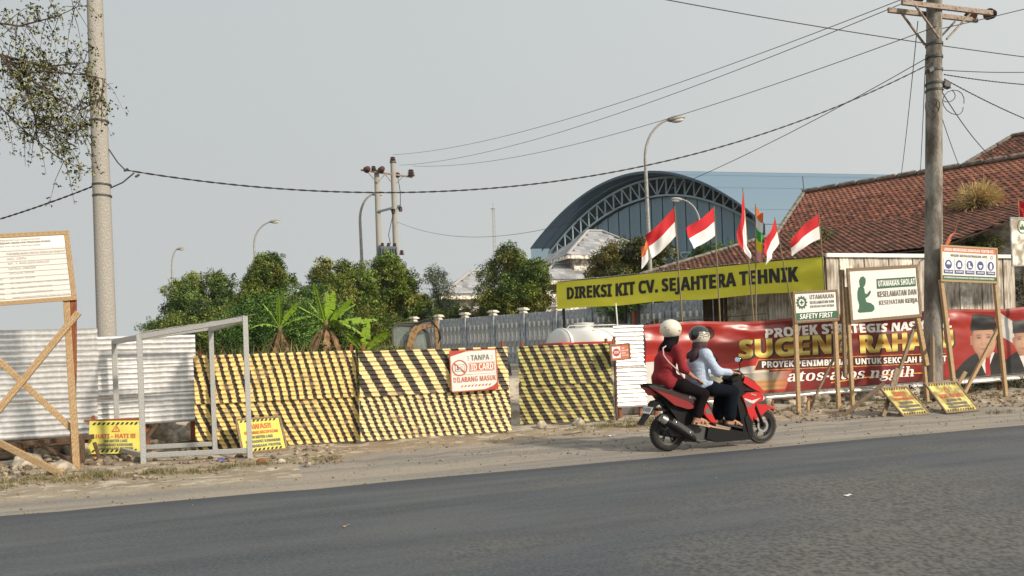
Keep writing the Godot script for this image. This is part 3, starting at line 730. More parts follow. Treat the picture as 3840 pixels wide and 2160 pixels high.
	strip(o, "card_outline", "ink_grey", w * 0.1, h * 0.5, w * 0.2, h * 0.16, z)
	strip(o, "card_face", "ink_white", w * 0.115, h * 0.515, w * 0.17, h * 0.13, z + 0.002)
	disc(o, "card_head", "ink_grey", Vector2(w * 0.16, h * 0.6), w * 0.022, z + 0.004, 12)
	strip(o, "card_body", "ink_grey", w * 0.13, h * 0.53, w * 0.06, h * 0.04, z + 0.003)
	for k in 3: strip(o, "card_line", "ink_grey", w * 0.21, h * (0.55 + k * 0.03), w * 0.06, h * 0.012, z + 0.003)
	m2 = MB.new(); m2.beam(Vector3(w * 0.09, h * 0.7, z + 0.007), Vector3(w * 0.31, h * 0.46, z + 0.007), 0.022, 0.002, 0.0, Vector3(0, 0, 1)); obj("ban_bar", m2, "ink_brick", o)
	lettering(o, "TANPA", "ink_grey", w * 0.45, h * 0.74, w * 0.39, h * 0.13, z)
	for k in 3:
		for sgn in [-1, 1]:
			m2 = MB.new(); var bx: float = w * (0.645 + sgn * 0.235); m2.beam(Vector3(bx, h * (0.76 + k * 0.035), z), Vector3(bx + sgn * 0.03, h * (0.75 + k * 0.05), z), 0.008, 0.002, 0.0, Vector3(0, 0, 1)); obj("accent", m2, "ink_brick", o)
	strip(o, "word_panel", "ink_brick", w * 0.4, h * 0.47, w * 0.55, h * 0.22, z)
	strip(o, "word_panel_inset", "ink_white", w * 0.41, h * 0.48, w * 0.53, h * 0.2, z + 0.001)
	strip(o, "word_panel", "ink_brick", w * 0.42, h * 0.49, w * 0.51, h * 0.18, z + 0.002)
	lettering(o, "ID CARD", "ink_white", w * 0.44, h * 0.505, w * 0.47, h * 0.15, z + 0.003)
	strip(o, "rule", "ink_pale", w * 0.06, h * 0.405, w * 0.9, 0.006, z)
	lettering(o, "DILARANG MASUK", "ink_brick", w * 0.06, h * 0.23, w * 0.9, h * 0.125, z)
	m2 = MB.new()
	for k in 9: m2.prism([Vector2(w * 0.2 + k * 0.065, h * 0.11), Vector2(w * 0.2 + k * 0.065 + 0.03, h * 0.11), Vector2(w * 0.2 + k * 0.065 + 0.055, h * 0.155), Vector2(w * 0.2 + k * 0.065 + 0.025, h * 0.155)], 0.002, Transform3D(Basis.IDENTITY, Vector3(0, 0, z)))
	obj("hazard_stripes", m2, "ink_brick", o)
	# small stop plate
	r = board("stop_plate", "small red stop plate fixed to the top of the olive striped gate", "sign", Vector3(6.52, 1.23, -13.30), Vector3(6.94, 1.25, -13.30), Vector3(6.50, 1.54, -13.30), "ink_brick", "wood_grey", 0.03)
	o = r[0]; w = r[1]; h = r[2]
	strip(o, "symbol_panel", "ink_white", w * 0.08, h * 0.14, w * 0.42, h * 0.72)
	disc(o, "stop_disc", "ink_red", Vector2(w * 0.29, h * 0.5), h * 0.27, 0.009, 8)
	lettering(o, "STOP", "ink_white", w * 0.17, h * 0.42, w * 0.24, h * 0.16, 0.011)
	for k in 4: lettering(o, ["TAMU", "HARAP LAPOR", "KEPADA", "PETUGAS JAGA"][k], "ink_white", w * 0.56, h * (0.7 - k * 0.16), w * [0.16, 0.36, 0.22, 0.36][k], h * 0.09, 0.008)
	post(o, Vector3(6.76, 0.0, -13.62), Vector3(6.76, 1.72, -13.62), 0.05, "wood_dark"); post(o, Vector3(6.64, 1.2, -13.37), Vector3(6.62, 1.66, -13.40), 0.04, "wood_red")
	# safety first board
	r = board("safety_board", "small white and green safety first board on two raw timber posts", "sign", Vector3(10.23, 1.87, -12.4), Vector3(11.31, 1.91, -12.4), Vector3(10.21, 2.47, -12.4), "white_board", "wood_grey", 0.05)
	o = r[0]; w = r[1]; h = r[2]
	m2 = MB.new()
	for k in 12:
		var an := TAU * k / 12.0; var c := Vector3(w * 0.17 + cos(an) * 0.122, h * 0.66 + sin(an) * 0.122, 0.008)
		m2.box(Transform3D(Basis(Vector3(0, 0, 1), an), c), Vector3(0.035, 0.03, 0.002))
	obj("gear_teeth", m2, "ink_green", o)
	disc(o, "gear_ring", "ink_green", Vector2(w * 0.17, h * 0.66), 0.115, 0.009, 28, 0.075)
	m2 = MB.new(); m2.abox(Vector3(w * 0.17, h * 0.66, 0.008), Vector3(0.09, 0.028, 0.002)); m2.abox(Vector3(w * 0.17, h * 0.66, 0.009), Vector3(0.028, 0.09, 0.002)); obj("cross", m2, "ink_green", o)
	lettering(o, "UTAMAKAN", "ink_grey", w * 0.36, h * 0.75, w * 0.56, h * 0.15, 0.008)
	lettering(o, "KESELAMATAN DAN", "ink_grey", w * 0.36, h * 0.59, w * 0.56, h * 0.1, 0.008)
	lettering(o, "KESEHATAN KERJA", "ink_grey", w * 0.36, h * 0.44, w * 0.56, h * 0.1, 0.008)
	strip(o, "green_band", "ink_green", 0.03, 0.03, w - 0.06, h * 0.26, 0.007)
	lettering(o, "SAFETY FIRST", "ink_white", w * 0.1, h * 0.1, w * 0.76, h * 0.17, 0.009, {"shear": 0.12})
	post(o, Vector3(10.27, -0.1, -12.44), Vector3(10.26, 2.5, -12.44), 0.085, "wood_new"); post(o, Vector3(11.28, -0.1, -12.44), Vector3(11.26, 1.9, -12.44), 0.085, "wood_new")
	post(o, Vector3(10.9, 0.0, -12.9), Vector3(11.9, 1.75, -12.75), 0.055, "wood_grey", "brace"); post(o, Vector3(10.84, -0.1, -12.85), Vector3(10.86, 0.22, -12.85), 0.06, "wood_new", "stake")
	# prayer and safety board
	r = board("prayer_board", "large white cloth board with a green praying figure in the middle of the signs", "sign", Vector3(11.75, 1.86, -12.5), Vector3(13.76, 1.96, -12.62), Vector3(11.66, 2.95, -12.5), "cloth_white", "wood_grey", 0.07, "", 0.004)
	o = r[0]; w = r[1]; h = r[2]; z = 0.010
	var k0 := func(a: Array) -> Array: return a.map(func(p): return Vector2(w * (0.09 + p[0] * 0.24), h * (0.16 + p[1] * 0.70)))
	m2 = MB.new(); m2.prism(k0.call([[0.10, 0.0], [0.85, 0.0], [1.0, 0.06], [0.98, 0.16], [0.8, 0.24], [0.55, 0.28], [0.5, 0.38], [0.72, 0.44], [0.86, 0.54], [0.82, 0.60], [0.62, 0.50], [0.50, 0.52], [0.48, 0.66], [0.36, 0.72], [0.16, 0.70], [0.06, 0.56], [0.04, 0.38], [0.12, 0.22], [0.10, 0.12], [0.0, 0.05]]), 0.002, Transform3D(Basis.IDENTITY, Vector3(0, 0, z))); obj("praying_figure", m2, "ink_green", o)
	m2 = MB.new(); m2.prism(k0.call([[0.26, 0.70], [0.40, 0.68], [0.52, 0.74], [0.58, 0.82], [0.60, 0.92], [0.48, 1.0], [0.32, 0.98], [0.22, 0.88], [0.24, 0.78]]), 0.002, Transform3D(Basis.IDENTITY, Vector3(0, 0, z + 0.003))); obj("figure_head", m2, "ink_green", o)
	strip(o, "word_panel", "ink_green", w * 0.39, h * 0.60, w * 0.57, h * 0.19, z)
	lettering(o, "UTAMAKAN SHOLAT", "ink_white", w * 0.405, h * 0.64, w * 0.54, h * 0.115, z + 0.003)
	lettering(o, "KESELAMATAN DAN", "ink_grey", w * 0.39, h * 0.43, w * 0.57, h * 0.115, z)
	lettering(o, "KESEHATAN KERJA", "ink_grey", w * 0.40, h * 0.25, w * 0.57, h * 0.115, z)
	post(o, Vector3(11.78, -0.1, -12.58), Vector3(11.70, 2.6, -12.56), 0.085, "wood_new"); post(o, Vector3(11.62, 0.7, -12.6), Vector3(11.64, 2.97, -12.6), 0.08, "wood_grey")
	post(o, Vector3(13.95, 0.85, -12.68), Vector3(13.72, 1.95, -12.68), 0.11, "wood_new"); post(o, Vector3(13.98, -0.1, -12.7), Vector3(13.90, 1.2, -12.72), 0.075, "wood_new")
	post(o, Vector3(12.75, 0.3, -12.5), Vector3(13.72, 1.72, -12.75), 0.075, "wood_grey", "brace"); post(o, Vector3(12.8, 0.2, -11.5), Vector3(14.4, 1.6, -12.9), 0.09, "wood_grey", "brace")
	# protective equipment board
	r = board("equipment_board", "white protective equipment board with five blue pictograms beside the concrete pole", "sign", Vector3(14.38, 2.73, -12.60), Vector3(16.12, 2.68, -12.65), Vector3(14.37, 3.51, -12.60), "white_board", "wood_new", 0.045)
	o = r[0]; w = r[1]; h = r[2]
	strip(o, "red_band", "ink_brick", 0.025, h * 0.83, w - 0.05, h * 0.14, 0.006)
	lettering(o, "ANDA MEMASUKI KAWASAN TERTIB K3", "ink_white", w * 0.05, h * 0.862, w * 0.88, h * 0.085, 0.008)
	lettering(o, "WAJIB MENGGUNAKAN APD", "ink_grey", w * 0.16, h * 0.685, w * 0.66, h * 0.09, 0.007)
	disc(o, "round_mark", "ink_grey", Vector2(w * 0.9, h * 0.73), h * 0.05, 0.007, 16, h * 0.035)
	for k in 5:
		var x := w * (0.04 + k * 0.19)
		strip(o, "card_outline", "ink_blue", x, h * 0.21, w * 0.16, h * 0.43, 0.006)
		strip(o, "card_face", "ink_white", x + 0.006, h * 0.215, w * 0.16 - 0.012, h * 0.42, 0.0075)
		disc(o, "pictogram_disc", "ink_blue", Vector2(x + w * 0.08, h * 0.475), h * 0.135, 0.010, 18)
		m2 = MB.new()
		var c2 := Vector2(x + w * 0.08, h * 0.475)
		if k == 0: m2.prism([c2 + Vector2(-0.06, 0.0), c2 + Vector2(0.06, 0.0), c2 + Vector2(0.045, 0.05), c2 + Vector2(0, 0.07), c2 + Vector2(-0.045, 0.05)], 0.002, Transform3D(Basis.IDENTITY, Vector3(0, 0, 0.012)))
		elif k == 1: m2.prism([c2 + Vector2(-0.06, -0.05), c2 + Vector2(0.06, -0.05), c2 + Vector2(0.04, 0.05), c2 + Vector2(-0.04, 0.05)], 0.002, Transform3D(Basis.IDENTITY, Vector3(0, 0, 0.012)))
		elif k == 2: m2.prism([c2 + Vector2(-0.045, -0.06), c2 + Vector2(0.055, -0.06), c2 + Vector2(0.05, -0.03), c2 + Vector2(0.0, -0.01), c2 + Vector2(0.0, 0.06), c2 + Vector2(-0.045, 0.06)], 0.002, Transform3D(Basis.IDENTITY, Vector3(0, 0, 0.012)))
		elif k == 3: m2.prism([c2 + Vector2(0, -0.07), c2 + Vector2(0.05, -0.02), c2 + Vector2(0.05, 0.01), c2 + Vector2(-0.05, 0.01), c2 + Vector2(-0.05, -0.02)], 0.002, Transform3D(Basis.IDENTITY, Vector3(0, 0, 0.012)))
		else: m2.prism([c2 + Vector2(-0.03, -0.07), c2 + Vector2(0.035, -0.07), c2 + Vector2(0.04, 0.02), c2 + Vector2(0.015, 0.07), c2 + Vector2(-0.02, 0.06), c2 + Vector2(-0.035, 0.0)], 0.002, Transform3D(Basis.IDENTITY, Vector3(0, 0, 0.012)))
		obj("pictogram", m2, "ink_white", o)
		strip(o, "caption_band", "ink_blue", x, h * 0.215, w * 0.16, h * 0.105, 0.010)
		lettering(o, ["HELM", "ROMPI", "SEPATU", "MASKER", "SARUNG"][k], "ink_white", x + w * 0.02, h * 0.245, w * 0.12, h * 0.045, 0.012)
	strip(o, "green_band", "ink_green", 0.025, h * 0.03, w - 0.05, h * 0.13, 0.006)
	lettering(o, "UTAMAKAN KESEHATAN DAN KESELAMATAN KERJA", "ink_white", w * 0.04, h * 0.065, w * 0.9, h * 0.055, 0.008)
	post(o, Vector3(14.72, 0.24, -12.66), Vector3(14.43, 2.76, -12.66), 0.10, "wood_new"); post(o, Vector3(16.36, -0.10, -12.71), Vector3(16.13, 2.72, -12.71), 0.095, "wood_new")
	post(o, Vector3(14.75, 0.50, -12.73), Vector3(14.68, 1.40, -12.73), 0.08, "wood_new"); post(o, Vector3(16.30, 0.66, -12.77), Vector3(16.25, 1.76, -12.77), 0.09, "wood_grey")
	post(o, Vector3(15.02, 0.03, -12.76), Vector3(16.28, 1.71, -12.73), 0.08, "wood_new", "brace")
	post(o, Vector3(15.05, -0.10, -12.92), Vector3(15.02, 0.34, -12.92), 0.07, "wood_new", "stake")

# ---------------------------------------------------------------- red project banner
func banner_warp(x: float, y: float) -> Vector3:
	var h := 1.64 + 0.005 * x
	var top := sstep(0.55, 1.0, y / h)
	var fold := 0.02 * sin(y * 16.0 + x * 1.3 + 2.0 * noise.get_noise_2d(x * 9.0, 0.0)) * top + 0.05 * noise.get_noise_2d(x * 10.0, y * 24.0) * (0.35 + top)
	fold += 0.02 * sin(x * 5.0 - y * 3.5) * (0.3 + 0.7 * top) * (1.0 - sstep(4.0, 6.0, x) * 0.7)
	var sag := 0.03 * sin(x * 1.7) * top
	return Vector3(x, 0.016 * x + y + sag, 0.05 + fold)

func in_poly(p: Vector2, poly: PackedVector2Array) -> bool: return Geometry2D.is_point_in_polygon(p, poly)

func portrait(c: Color, p: Vector2, o: Vector2, s: float, tie: Color) -> Color:
	# printed portrait of a man in a dark cap, dark suit and tie; p in metres on the cloth, o the chin
	var q := (p - o) / s
	if q.y > 1.3 or q.y < -0.75 or absf(q.x) > 1.3: return c
	var sh := 0.10 - 0.55 * pow(absf(q.x) / 1.15, 2.0)
	if q.y < sh and absf(q.x) < 1.2:
		c = Color(0.022, 0.02, 0.022)
		if absf(q.x - 0.05) < 0.36 * clampf((q.y + 0.62) / 0.7, 0.0, 1.0): c = Color(0.75, 0.74, 0.72)
		if absf(q.x - 0.12) < 0.085 - 0.03 * q.y and q.y < -0.02: c = tie
	var f := Vector2(q.x / 0.45, (q.y - 0.40) / 0.50)
	if absf(q.x) < 0.24 and q.y > -0.1 and q.y < 0.2: c = Color(0.34, 0.16, 0.095)
	if absf(absf(q.x) - 0.46) < 0.06 and absf(q.y - 0.42) < 0.13: c = Color(0.40, 0.19, 0.12)
	if absf(f.x) < 0.95 and q.y > 0.5 and q.y < 0.78 and absf(q.x) > 0.36: c = Color(0.05, 0.045, 0.045)
	if f.length() < 1.0 and absf(f.x) < 0.98:
		c = Color(0.56, 0.31, 0.20).lerp(Color(0.30, 0.13, 0.075), clampf(0.15 + 0.55 * absf(f.x + 0.0) * absf(f.x) - 0.45 * f.x + 0.25 * maxf(-f.y, 0.0), 0.0, 1.0))
		c = c.lerp(Color(0.66, 0.42, 0.30), 0.5 * exp(-18.0 * ((absf(q.x) - 0.22) * (absf(q.x) - 0.22) + (q.y - 0.34) * (q.y - 0.34))))
		c = c.lerp(Color(0.06, 0.035, 0.03), 0.9 * exp(-pow((absf(q.x) - 0.185) / 0.085, 4.0) - pow((q.y - 0.485) / 0.028, 2.0)))
		c = c.lerp(Color(0.12, 0.07, 0.06), 0.8 * exp(-pow((absf(q.x) - 0.19) / 0.12, 4.0) - pow((q.y - 0.575 + 0.1 * absf(q.x)) / 0.024, 2.0)))
		c = c.lerp(Color(0.30, 0.13, 0.085), 0.7 * exp(-pow((absf(q.x) - 0.075) / 0.035, 2.0) - pow((q.y - 0.30) / 0.03, 2.0)))
		c = c.lerp(Color(0.72, 0.50, 0.38), 0.4 * exp(-pow((q.x - 0.01) / 0.03, 2.0) - pow((q.y - 0.40) / 0.09, 2.0)))
		c = c.lerp(Color(0.26, 0.07, 0.06), 0.85 * exp(-pow(q.x / 0.17, 4.0) - pow((q.y - 0.15 - 1.0 * q.x * q.x) / 0.022, 2.0)))
		c = c.lerp(Color(0.28, 0.12, 0.08), 0.5 * exp(-pow((absf(q.x) - 0.22 + 0.35 * (q.y - 0.2)) / 0.02, 2.0) - pow((q.y - 0.22) / 0.09, 4.0)))
	if q.y > 0.70 and absf(q.x) < 0.49 - 0.10 * (q.y - 0.70) and q.y < 1.16 - 0.20 * (q.x + 0.15) * (q.x + 0.15): c = Color(0.018, 0.017, 0.018) if q.y < 1.05 else Color(0.06, 0.055, 0.052)
	return c

func make_banner():
	var tex := tex_from(1488, 205, func(ix, iy):
		var x: float = ix / 120.0; var y: float = (204 - iy) / 204.0 * 1.66
		var n := noise.get_noise_2d(x * 20.0, y * 30.0)
		var c := Color(0.30, 0.018, 0.014).lerp(Color(0.12, 0.010, 0.010), sstep(1.6, 4.0, x) * (1.0 - sstep(7.6, 8.8, x)) * (0.75 + 0.5 * n))
		# printed flag with a waving lower white half
		var wave := 0.86 + 0.09 * sin(x * 2.4 + 0.8) - 0.10 * x * 0.9
		if x < 3.1 and y < wave + 0.1:
			c = Color(0.46, 0.03, 0.022) if y > wave - 0.06 else Color(0.58, 0.56, 0.53) if x < 1.5 or y > 0.42 else c
		if x > 1.45 and x < 3.5 + 0.5 * y and y < 0.47:
			# print of timber and stone under the words
			var band := fposmod(y * 9.0 + 0.4 * n, 1.0)
			c = Color(0.42, 0.20, 0.07).lerp(Color(0.55, 0.33, 0.16), band) if y < 0.30 else Color(0.40, 0.36, 0.29) * (1.0 + 0.6 * n)
			if y < 0.06: c = Color(0.33, 0.06, 0.03)
			if x > 3.1: c = c.lerp(Color(0.40, 0.03, 0.02), sstep(3.1, 3.9, x))
		# framed strip behind the third line
		var bl := 2.68 + 0.55 * (y - 0.5)
		var b0 := 0.52 - 0.026 * (x - 2.7); var b1 := 0.77 - 0.026 * (x - 2.7)
		if x > bl and x < 8.55 and y > b0 and y < b1:
			c = Color(0.085, 0.010, 0.010)
			if y < b0 + 0.018 or y > b1 - 0.018 or x < bl + 0.025: c = Color(0.62, 0.30, 0.06)
		var sw := 0.16 + 0.10 * sin((x - 4.6) * 0.75)
		if x > 4.8 and x < 8.0 and absf(y - sw + 0.06) < 0.014: c = Color(0.70, 0.36, 0.05)
		if x > 8.3:
			c = Color(0.32, 0.018, 0.014).lerp(Color(0.44, 0.04, 0.022), clampf(0.4 + 0.9 * noise.get_noise_2d(x * 6.0, y * 9.0), 0.0, 1.0))
			if x > 10.1 and y > 0.3 and absf(y - 1.15 + 0.5 * (x - 10.4)) < 0.30: c = Color(0.62, 0.61, 0.59)
			c = portrait(c, Vector2(x, y), Vector2(10.95, 0.50), 0.72, Color(0.18, 0.012, 0.02))
			c = portrait(c, Vector2(x, y), Vector2(9.60, 0.52), 0.88, Color(0.40, 0.02, 0.02))
			c = c * 0.8
		if y > 1.61: c = c.lerp(Color(0.5, 0.2, 0.18), 0.4)
		return c)
	mat("banner_print", Color(1, 1, 1), 0.33, {"tex": tex})
	var t := thing("project_banner", "long wrinkled red project banner with gold words and two printed portraits", "banner", Vector3(7.62, 0.30, -13.97))
	var m := MB.new()
	m.sheet(200, 36, func(u, v): return banner_warp(u * 12.4, v * (1.64 + 0.005 * u * 12.4)))
	for i in m.v.size(): m.uv[i] = Vector2(m.uv[i].x, 1.0 - m.uv[i].y)
	obj("cloth", m, "banner_print", t)
	var wf := func(x, y): return banner_warp(x, y)
	var tilt := func(x: float, y: float): return banner_warp(x, y - 0.027 * (x - 3.0))
	lettering(t, "PROYEK STRATEGIS NASIONAL", "ink_white", 3.05, 1.25, 5.5, 0.205, 0.006, {"warp": wf, "heavy": 1.1})
	lettering(t, "SUGENG", "ink_black", 2.40, 0.79, 3.06, 0.40, 0.005, {"warp": wf, "heavy": 1.3})
	lettering(t, "RAHAYU", "ink_black", 5.76, 0.75, 2.86, 0.40, 0.005, {"warp": wf, "heavy": 1.3})
	lettering(t, "SUGENG", "ink_gold", 2.33, 0.81, 3.06, 0.41, 0.011, {"warp": wf, "heavy": 1.3})
	lettering(t, "RAHAYU", "ink_gold", 5.70, 0.77, 2.86, 0.41, 0.011, {"warp": wf, "heavy": 1.3})
	lettering(t, "PROYEK PENIMBUNAN UNTUK SEKOLAH RAKYAT", "ink_white", 2.92, 0.575, 5.4, 0.135, 0.008, {"warp": tilt, "heavy": 0.8})
	lettering(t, "atos-atos nggih", "ink_white", 3.55, 0.16, 3.7, 0.33, 0.008, {"warp": tilt, "serif": true, "shear": 0.32})

# ---------------------------------------------------------------- flags
func flag(label: String, foot: Vector3, top: Vector3, drop: float, fly: Vector3, lean: Vector3, bands: Array, sd: float, called := "flag", cat := "flag"):
	# a bamboo pole from foot to top; cloth hung below the top; fly: the free edge from the hoist; lean: how the lower edge swings
	var t := thing(called, label, cat, foot, 0.0, "flags above the red banner")
	var up := top - foot; var m := MB.new()
	m.tube([Vector3.ZERO, up * 0.5 + Vector3(0.012, 0, 0), up], [0.02, 0.017, 0.012], 7); obj("pole", m, "bamboo", t)
	var ud := up.normalized(); var k := bands.size(); var side := fly.cross(ud).normalized()
	for b in k:
		m = MB.new()
		m.sheet(12, 8, func(u, v):
			var y: float = (b + v) / k
			var p: Vector3 = up - ud * (0.03 + y * drop) + fly * u + lean * (u * y)
			p += side * (0.055 * sin(u * 7.0 + y * 2.5 + sd) * u + 0.03 * sin(u * 13.0 - y * 5.0 + sd * 2.0) * u)
			p += Vector3(0, -0.06, 0) * u * sin(u * 3.0 + sd)
			return p)
		obj("cloth", m, bands[b], t)

func make_flags():
	var rw := ["flag_red", "flag_white"]
	flag("red and white flag flying leftmost, over the middle of the lime banner", Vector3(8.85, 0.4, -14.35), Vector3(8.74, 4.58, -14.4), 0.62, Vector3(-0.66, -0.60, -0.15), Vector3(0.12, 0.1, 0), rw, 0.3)
	flag("red and white flag second from the left, flying nearly level", Vector3(9.80, 0.4, -14.35), Vector3(9.76, 4.62, -14.4), 0.64, Vector3(-0.78, -0.56, 0.1), Vector3(0.08, 0.16, 0), rw, 1.6)
	flag("tall narrow red and white pennant, highest of the flags", Vector3(10.75, 0.4, -14.35), Vector3(10.55, 5.06, -14.4), 0.85, Vector3(-0.26, -1.35, 0.1), Vector3(0.17, 0.50, 0.1), rw, 2.2)
	flag("pennant of orange, white, green and yellow beside the tall pennant", Vector3(10.82, 0.4, -14.55), Vector3(11.03, 4.74, -14.6), 1.25, Vector3(0.13, -0.25, 0.1), Vector3(-0.05, 0.1, 0.05), ["flag_orange", "flag_white", "flag_green", "flag_yellow", "flag_pink"], 0.8)
	flag("red and white flag on a slanting bamboo, drooping over the lime banner", Vector3(12.10, 0.4, -14.35), Vector3(11.40, 4.40, -14.4), 0.58, Vector3(-0.46, -0.84, 0.1), Vector3(0.0, 0.3, 0), rw, 3.1)
	flag("red and white flag flying rightmost, at the corner of the lime banner", Vector3(12.85, 0.4, -14.35), Vector3(12.66, 4.55, -14.4), 0.60, Vector3(-0.78, -0.58, -0.1), Vector3(0.03, 0.22, 0), rw, 4.4)
	flag("furled orange flag tilting above the left end of the lime banner", Vector3(14.4, 0.88, -25.6), Vector3(13.85, 5.6, -24.8), 0.8, Vector3(-0.22, -0.35, 0), Vector3(-0.12, -0.08, 0), ["flag_orange", "flag_white"], 0.5)
	flag("blue flag with an orange edge behind the concrete pole", Vector3(16.2, 1.0, -15.5), Vector3(17.35, 4.55, -14.6), 0.55, Vector3(-0.42, -0.62, 0.1), Vector3(-0.30, 0.05, 0.1), ["flag_orange", "flag_blue", "flag_blue"], 2.0)
	flag("small red pennant above the cream hoarding at the right edge", Vector3(18.75, 0.4, -13.9), Vector3(18.67, 5.0, -14.0), 0.5, Vector3(0.14, -0.12, 0), Vector3(-0.02, 0.0, 0), ["flag_red"], 1.0)

# ---------------------------------------------------------------- site office shed with the lime banner
func make_shed():
	var a := Vector3(9.54, 0, -23.17); var b := Vector3(14.47, 0, -16.25)
	var xd := (b - a).normalized(); var l := (b - a).length(); var out := xd.cross(Vector3.UP)
	if out.z < 0: out = -out
	var t := thing("site_shed", "open fronted site shed with zinc roof edge behind the lime banner", "shed", Vector3(9.54, 0.88, -23.17))
	for k in 11:
		var m := MB.new(); var w := l / 11.0; var o := xd * (w * k)
		m.sheet(40, 4, func(u, v): return o + xd * (u * w * 1.04) + Vector3(0, 2.88 + 0.014 * sin(u * w / 0.076 * TAU) - 0.3 * v + 0.012 * (k % 2), 0) - out * (v * 3.0 - 0.25))
		obj("roof_sheet", m, "zinc_new", t)
	for k in 5:
		var m := MB.new(); var p = xd * (0.05 + (l - 0.1) * [0.0, 0.21, 0.33, 0.62, 1.0][k]) - out * (0.1 if k % 2 == 0 else 1.2)
		m.beam(p + Vector3(0, -0.5, 0), p + Vector3(0, 2.85, 0), 0.08, 0.08, 0.005); obj("post", m, "steel_dark" if k < 3 else "wood_dark", t)
	var m := MB.new(); m.beam(Vector3(0, 2.82, 0), xd * l + Vector3(0, 2.82, 0), 0.06, 0.08, 0.005); obj("beam", m, "wood_dark", t)
	# rear and side sheets seen under the banner
	for k in 7:
		m = MB.new(); var o := xd * (l * 0.50 + k * 0.36) - out * 1.9
		m.sheet(24, 1, func(u, v): return o + xd * (u * 0.33) + Vector3(0, v * 2.6, 0) + out * (0.014 * sin(u * 3.0 * TAU)))
		obj("wall_sheet", m, "wall_cream" if k > 1 else "wood_dark", t)
	for k in 5:
		m = MB.new(); var o := xd * (l * 0.80 + k * 0.36) - out * 0.5
		m.sheet(24, 1, func(u, v): return o + xd * (u * 0.36) + Vector3(0, v * 2.6, 0) + out * (0.014 * sin(u * 4.0 * TAU)))
		obj("wall_sheet", m, "zinc_old", t)
	for k in 9:
		m = MB.new(); var o := xd * (l * 0.335 + k * 0.16) - out * 0.7
		m.beam(o + Vector3(0, -0.3, 0), o + Vector3(0, 1.35 + 0.06 * (k % 3), 0), 0.13, 0.02, 0.004); obj("picket", m, "wood_grey" if k < 4 else "wall_cream", t)
	m = MB.new(); m.beam(xd * (l * 0.48) - out * 0.2 + Vector3(0, 1.35, 0), xd * (l * 0.80) - out * 0.2 + Vector3(0, 1.42, 0), 0.02, 0.02); obj("rail", m, "steel_dark", t)
	m = MB.new(); m.beam(xd * (l * 0.335) + Vector3(0, 0.6, -0.2), xd * (l * 0.335) + Vector3(0, 1.75, -0.2), 0.13, 0.13, 0.01); obj("pillar", m, "wood_red", t)
	# lime banner with its lettering
	var g := thing("lime_banner", "lime yellow cloth banner with bold black words along the shed front", "banner", Vector3(9.54, 2.83, -23.17) + out * 0.22)
	g.basis = Basis(xd, Vector3.UP, out)
	var wf := func(x: float, y: float):
		var e := 0.03 * noise.get_noise_2d(x * 12.0, y * 24.0) + 0.014 * sin(x * 3.0 + y * 6.0) * sstep(0.3, 0.9, y)
		return Vector3(x, y + 0.02 * sin(x * 2.1) * (1.0 - y), e)
	m = MB.new(); m.sheet(90, 12, func(u, v): return wf.call(u * l, v * 0.90)); obj("cloth", m, "cloth_lime", g)
	lettering(g, "DIREKSI KIT CV. SEJAHTERA TEHNIK", "ink_black", 0.42, 0.19, 7.4, 0.50, 0.012, {"warp": wf, "heavy": 0.6})
	# weathered zinc wall along the road side of the shed
	var s := thing("zinc_wall", "weathered grey zinc wall with white top edge right of the lime banner", "wall", Vector3(13.42, 0.85, -15.05))
	for k in 16:
		m = MB.new(); var x0 := k * 0.395
		m.sheet(28, 2, func(u, v): return Vector3(x0 + u * 0.41, v * 2.74, 0.0 + 0.008 * sin(u * 4.0 * TAU) + 0.012 * (k % 2) + 0.025 * x0 * 0.4))
		obj("sheet", m, "zinc_old" if k % 5 != 1 else "wall_cream", s)
	m = MB.new(); m.beam(Vector3(-0.05, 2.76, 0.05), Vector3(6.4, 2.76, 0.12), 0.05, 0.10, 0.006); obj("top_edge", m, "ink_white", s)
	for k in 4:
		m = MB.new(); m.beam(Vector3(0.1 + k * 2.0, -0.4, -0.08), Vector3(0.1 + k * 2.0, 2.7, -0.08), 0.07, 0.07, 0.005); obj("post", m, "wood_dark", s)
	# cream hoarding at the right edge
	var h := board("cream_hoarding", "cream printed hoarding with a round green emblem at the right edge", "hoarding", Vector3(17.74, 3.18, -13.5), Vector3(19.9, 3.22, -13.6), Vector3(17.74, 4.37, -13.5), "wall_cream", "lamp_paint", 0.04)
	disc(h[0], "emblem_ring", "ink_green", Vector2(0.42, 0.98), 0.18, 0.01, 24, 0.155)
	var m3 := MB.new(); m3.prism([Vector2(0.32, 0.90), Vector2(0.52, 0.90), Vector2(0.50, 0.98), Vector2(0.45, 0.98), Vector2(0.42, 1.06), Vector2(0.39, 0.98), Vector2(0.34, 0.98)], 0.003, Transform3D(Basis.IDENTITY, Vector3(0, 0, 0.01))); obj("emblem", m3, "ink_green", h[0])
	post(h[0], Vector3(18.3, 0.0, -13.56), Vector3(18.3, 4.3, -13.56), 0.09, "lamp_paint")

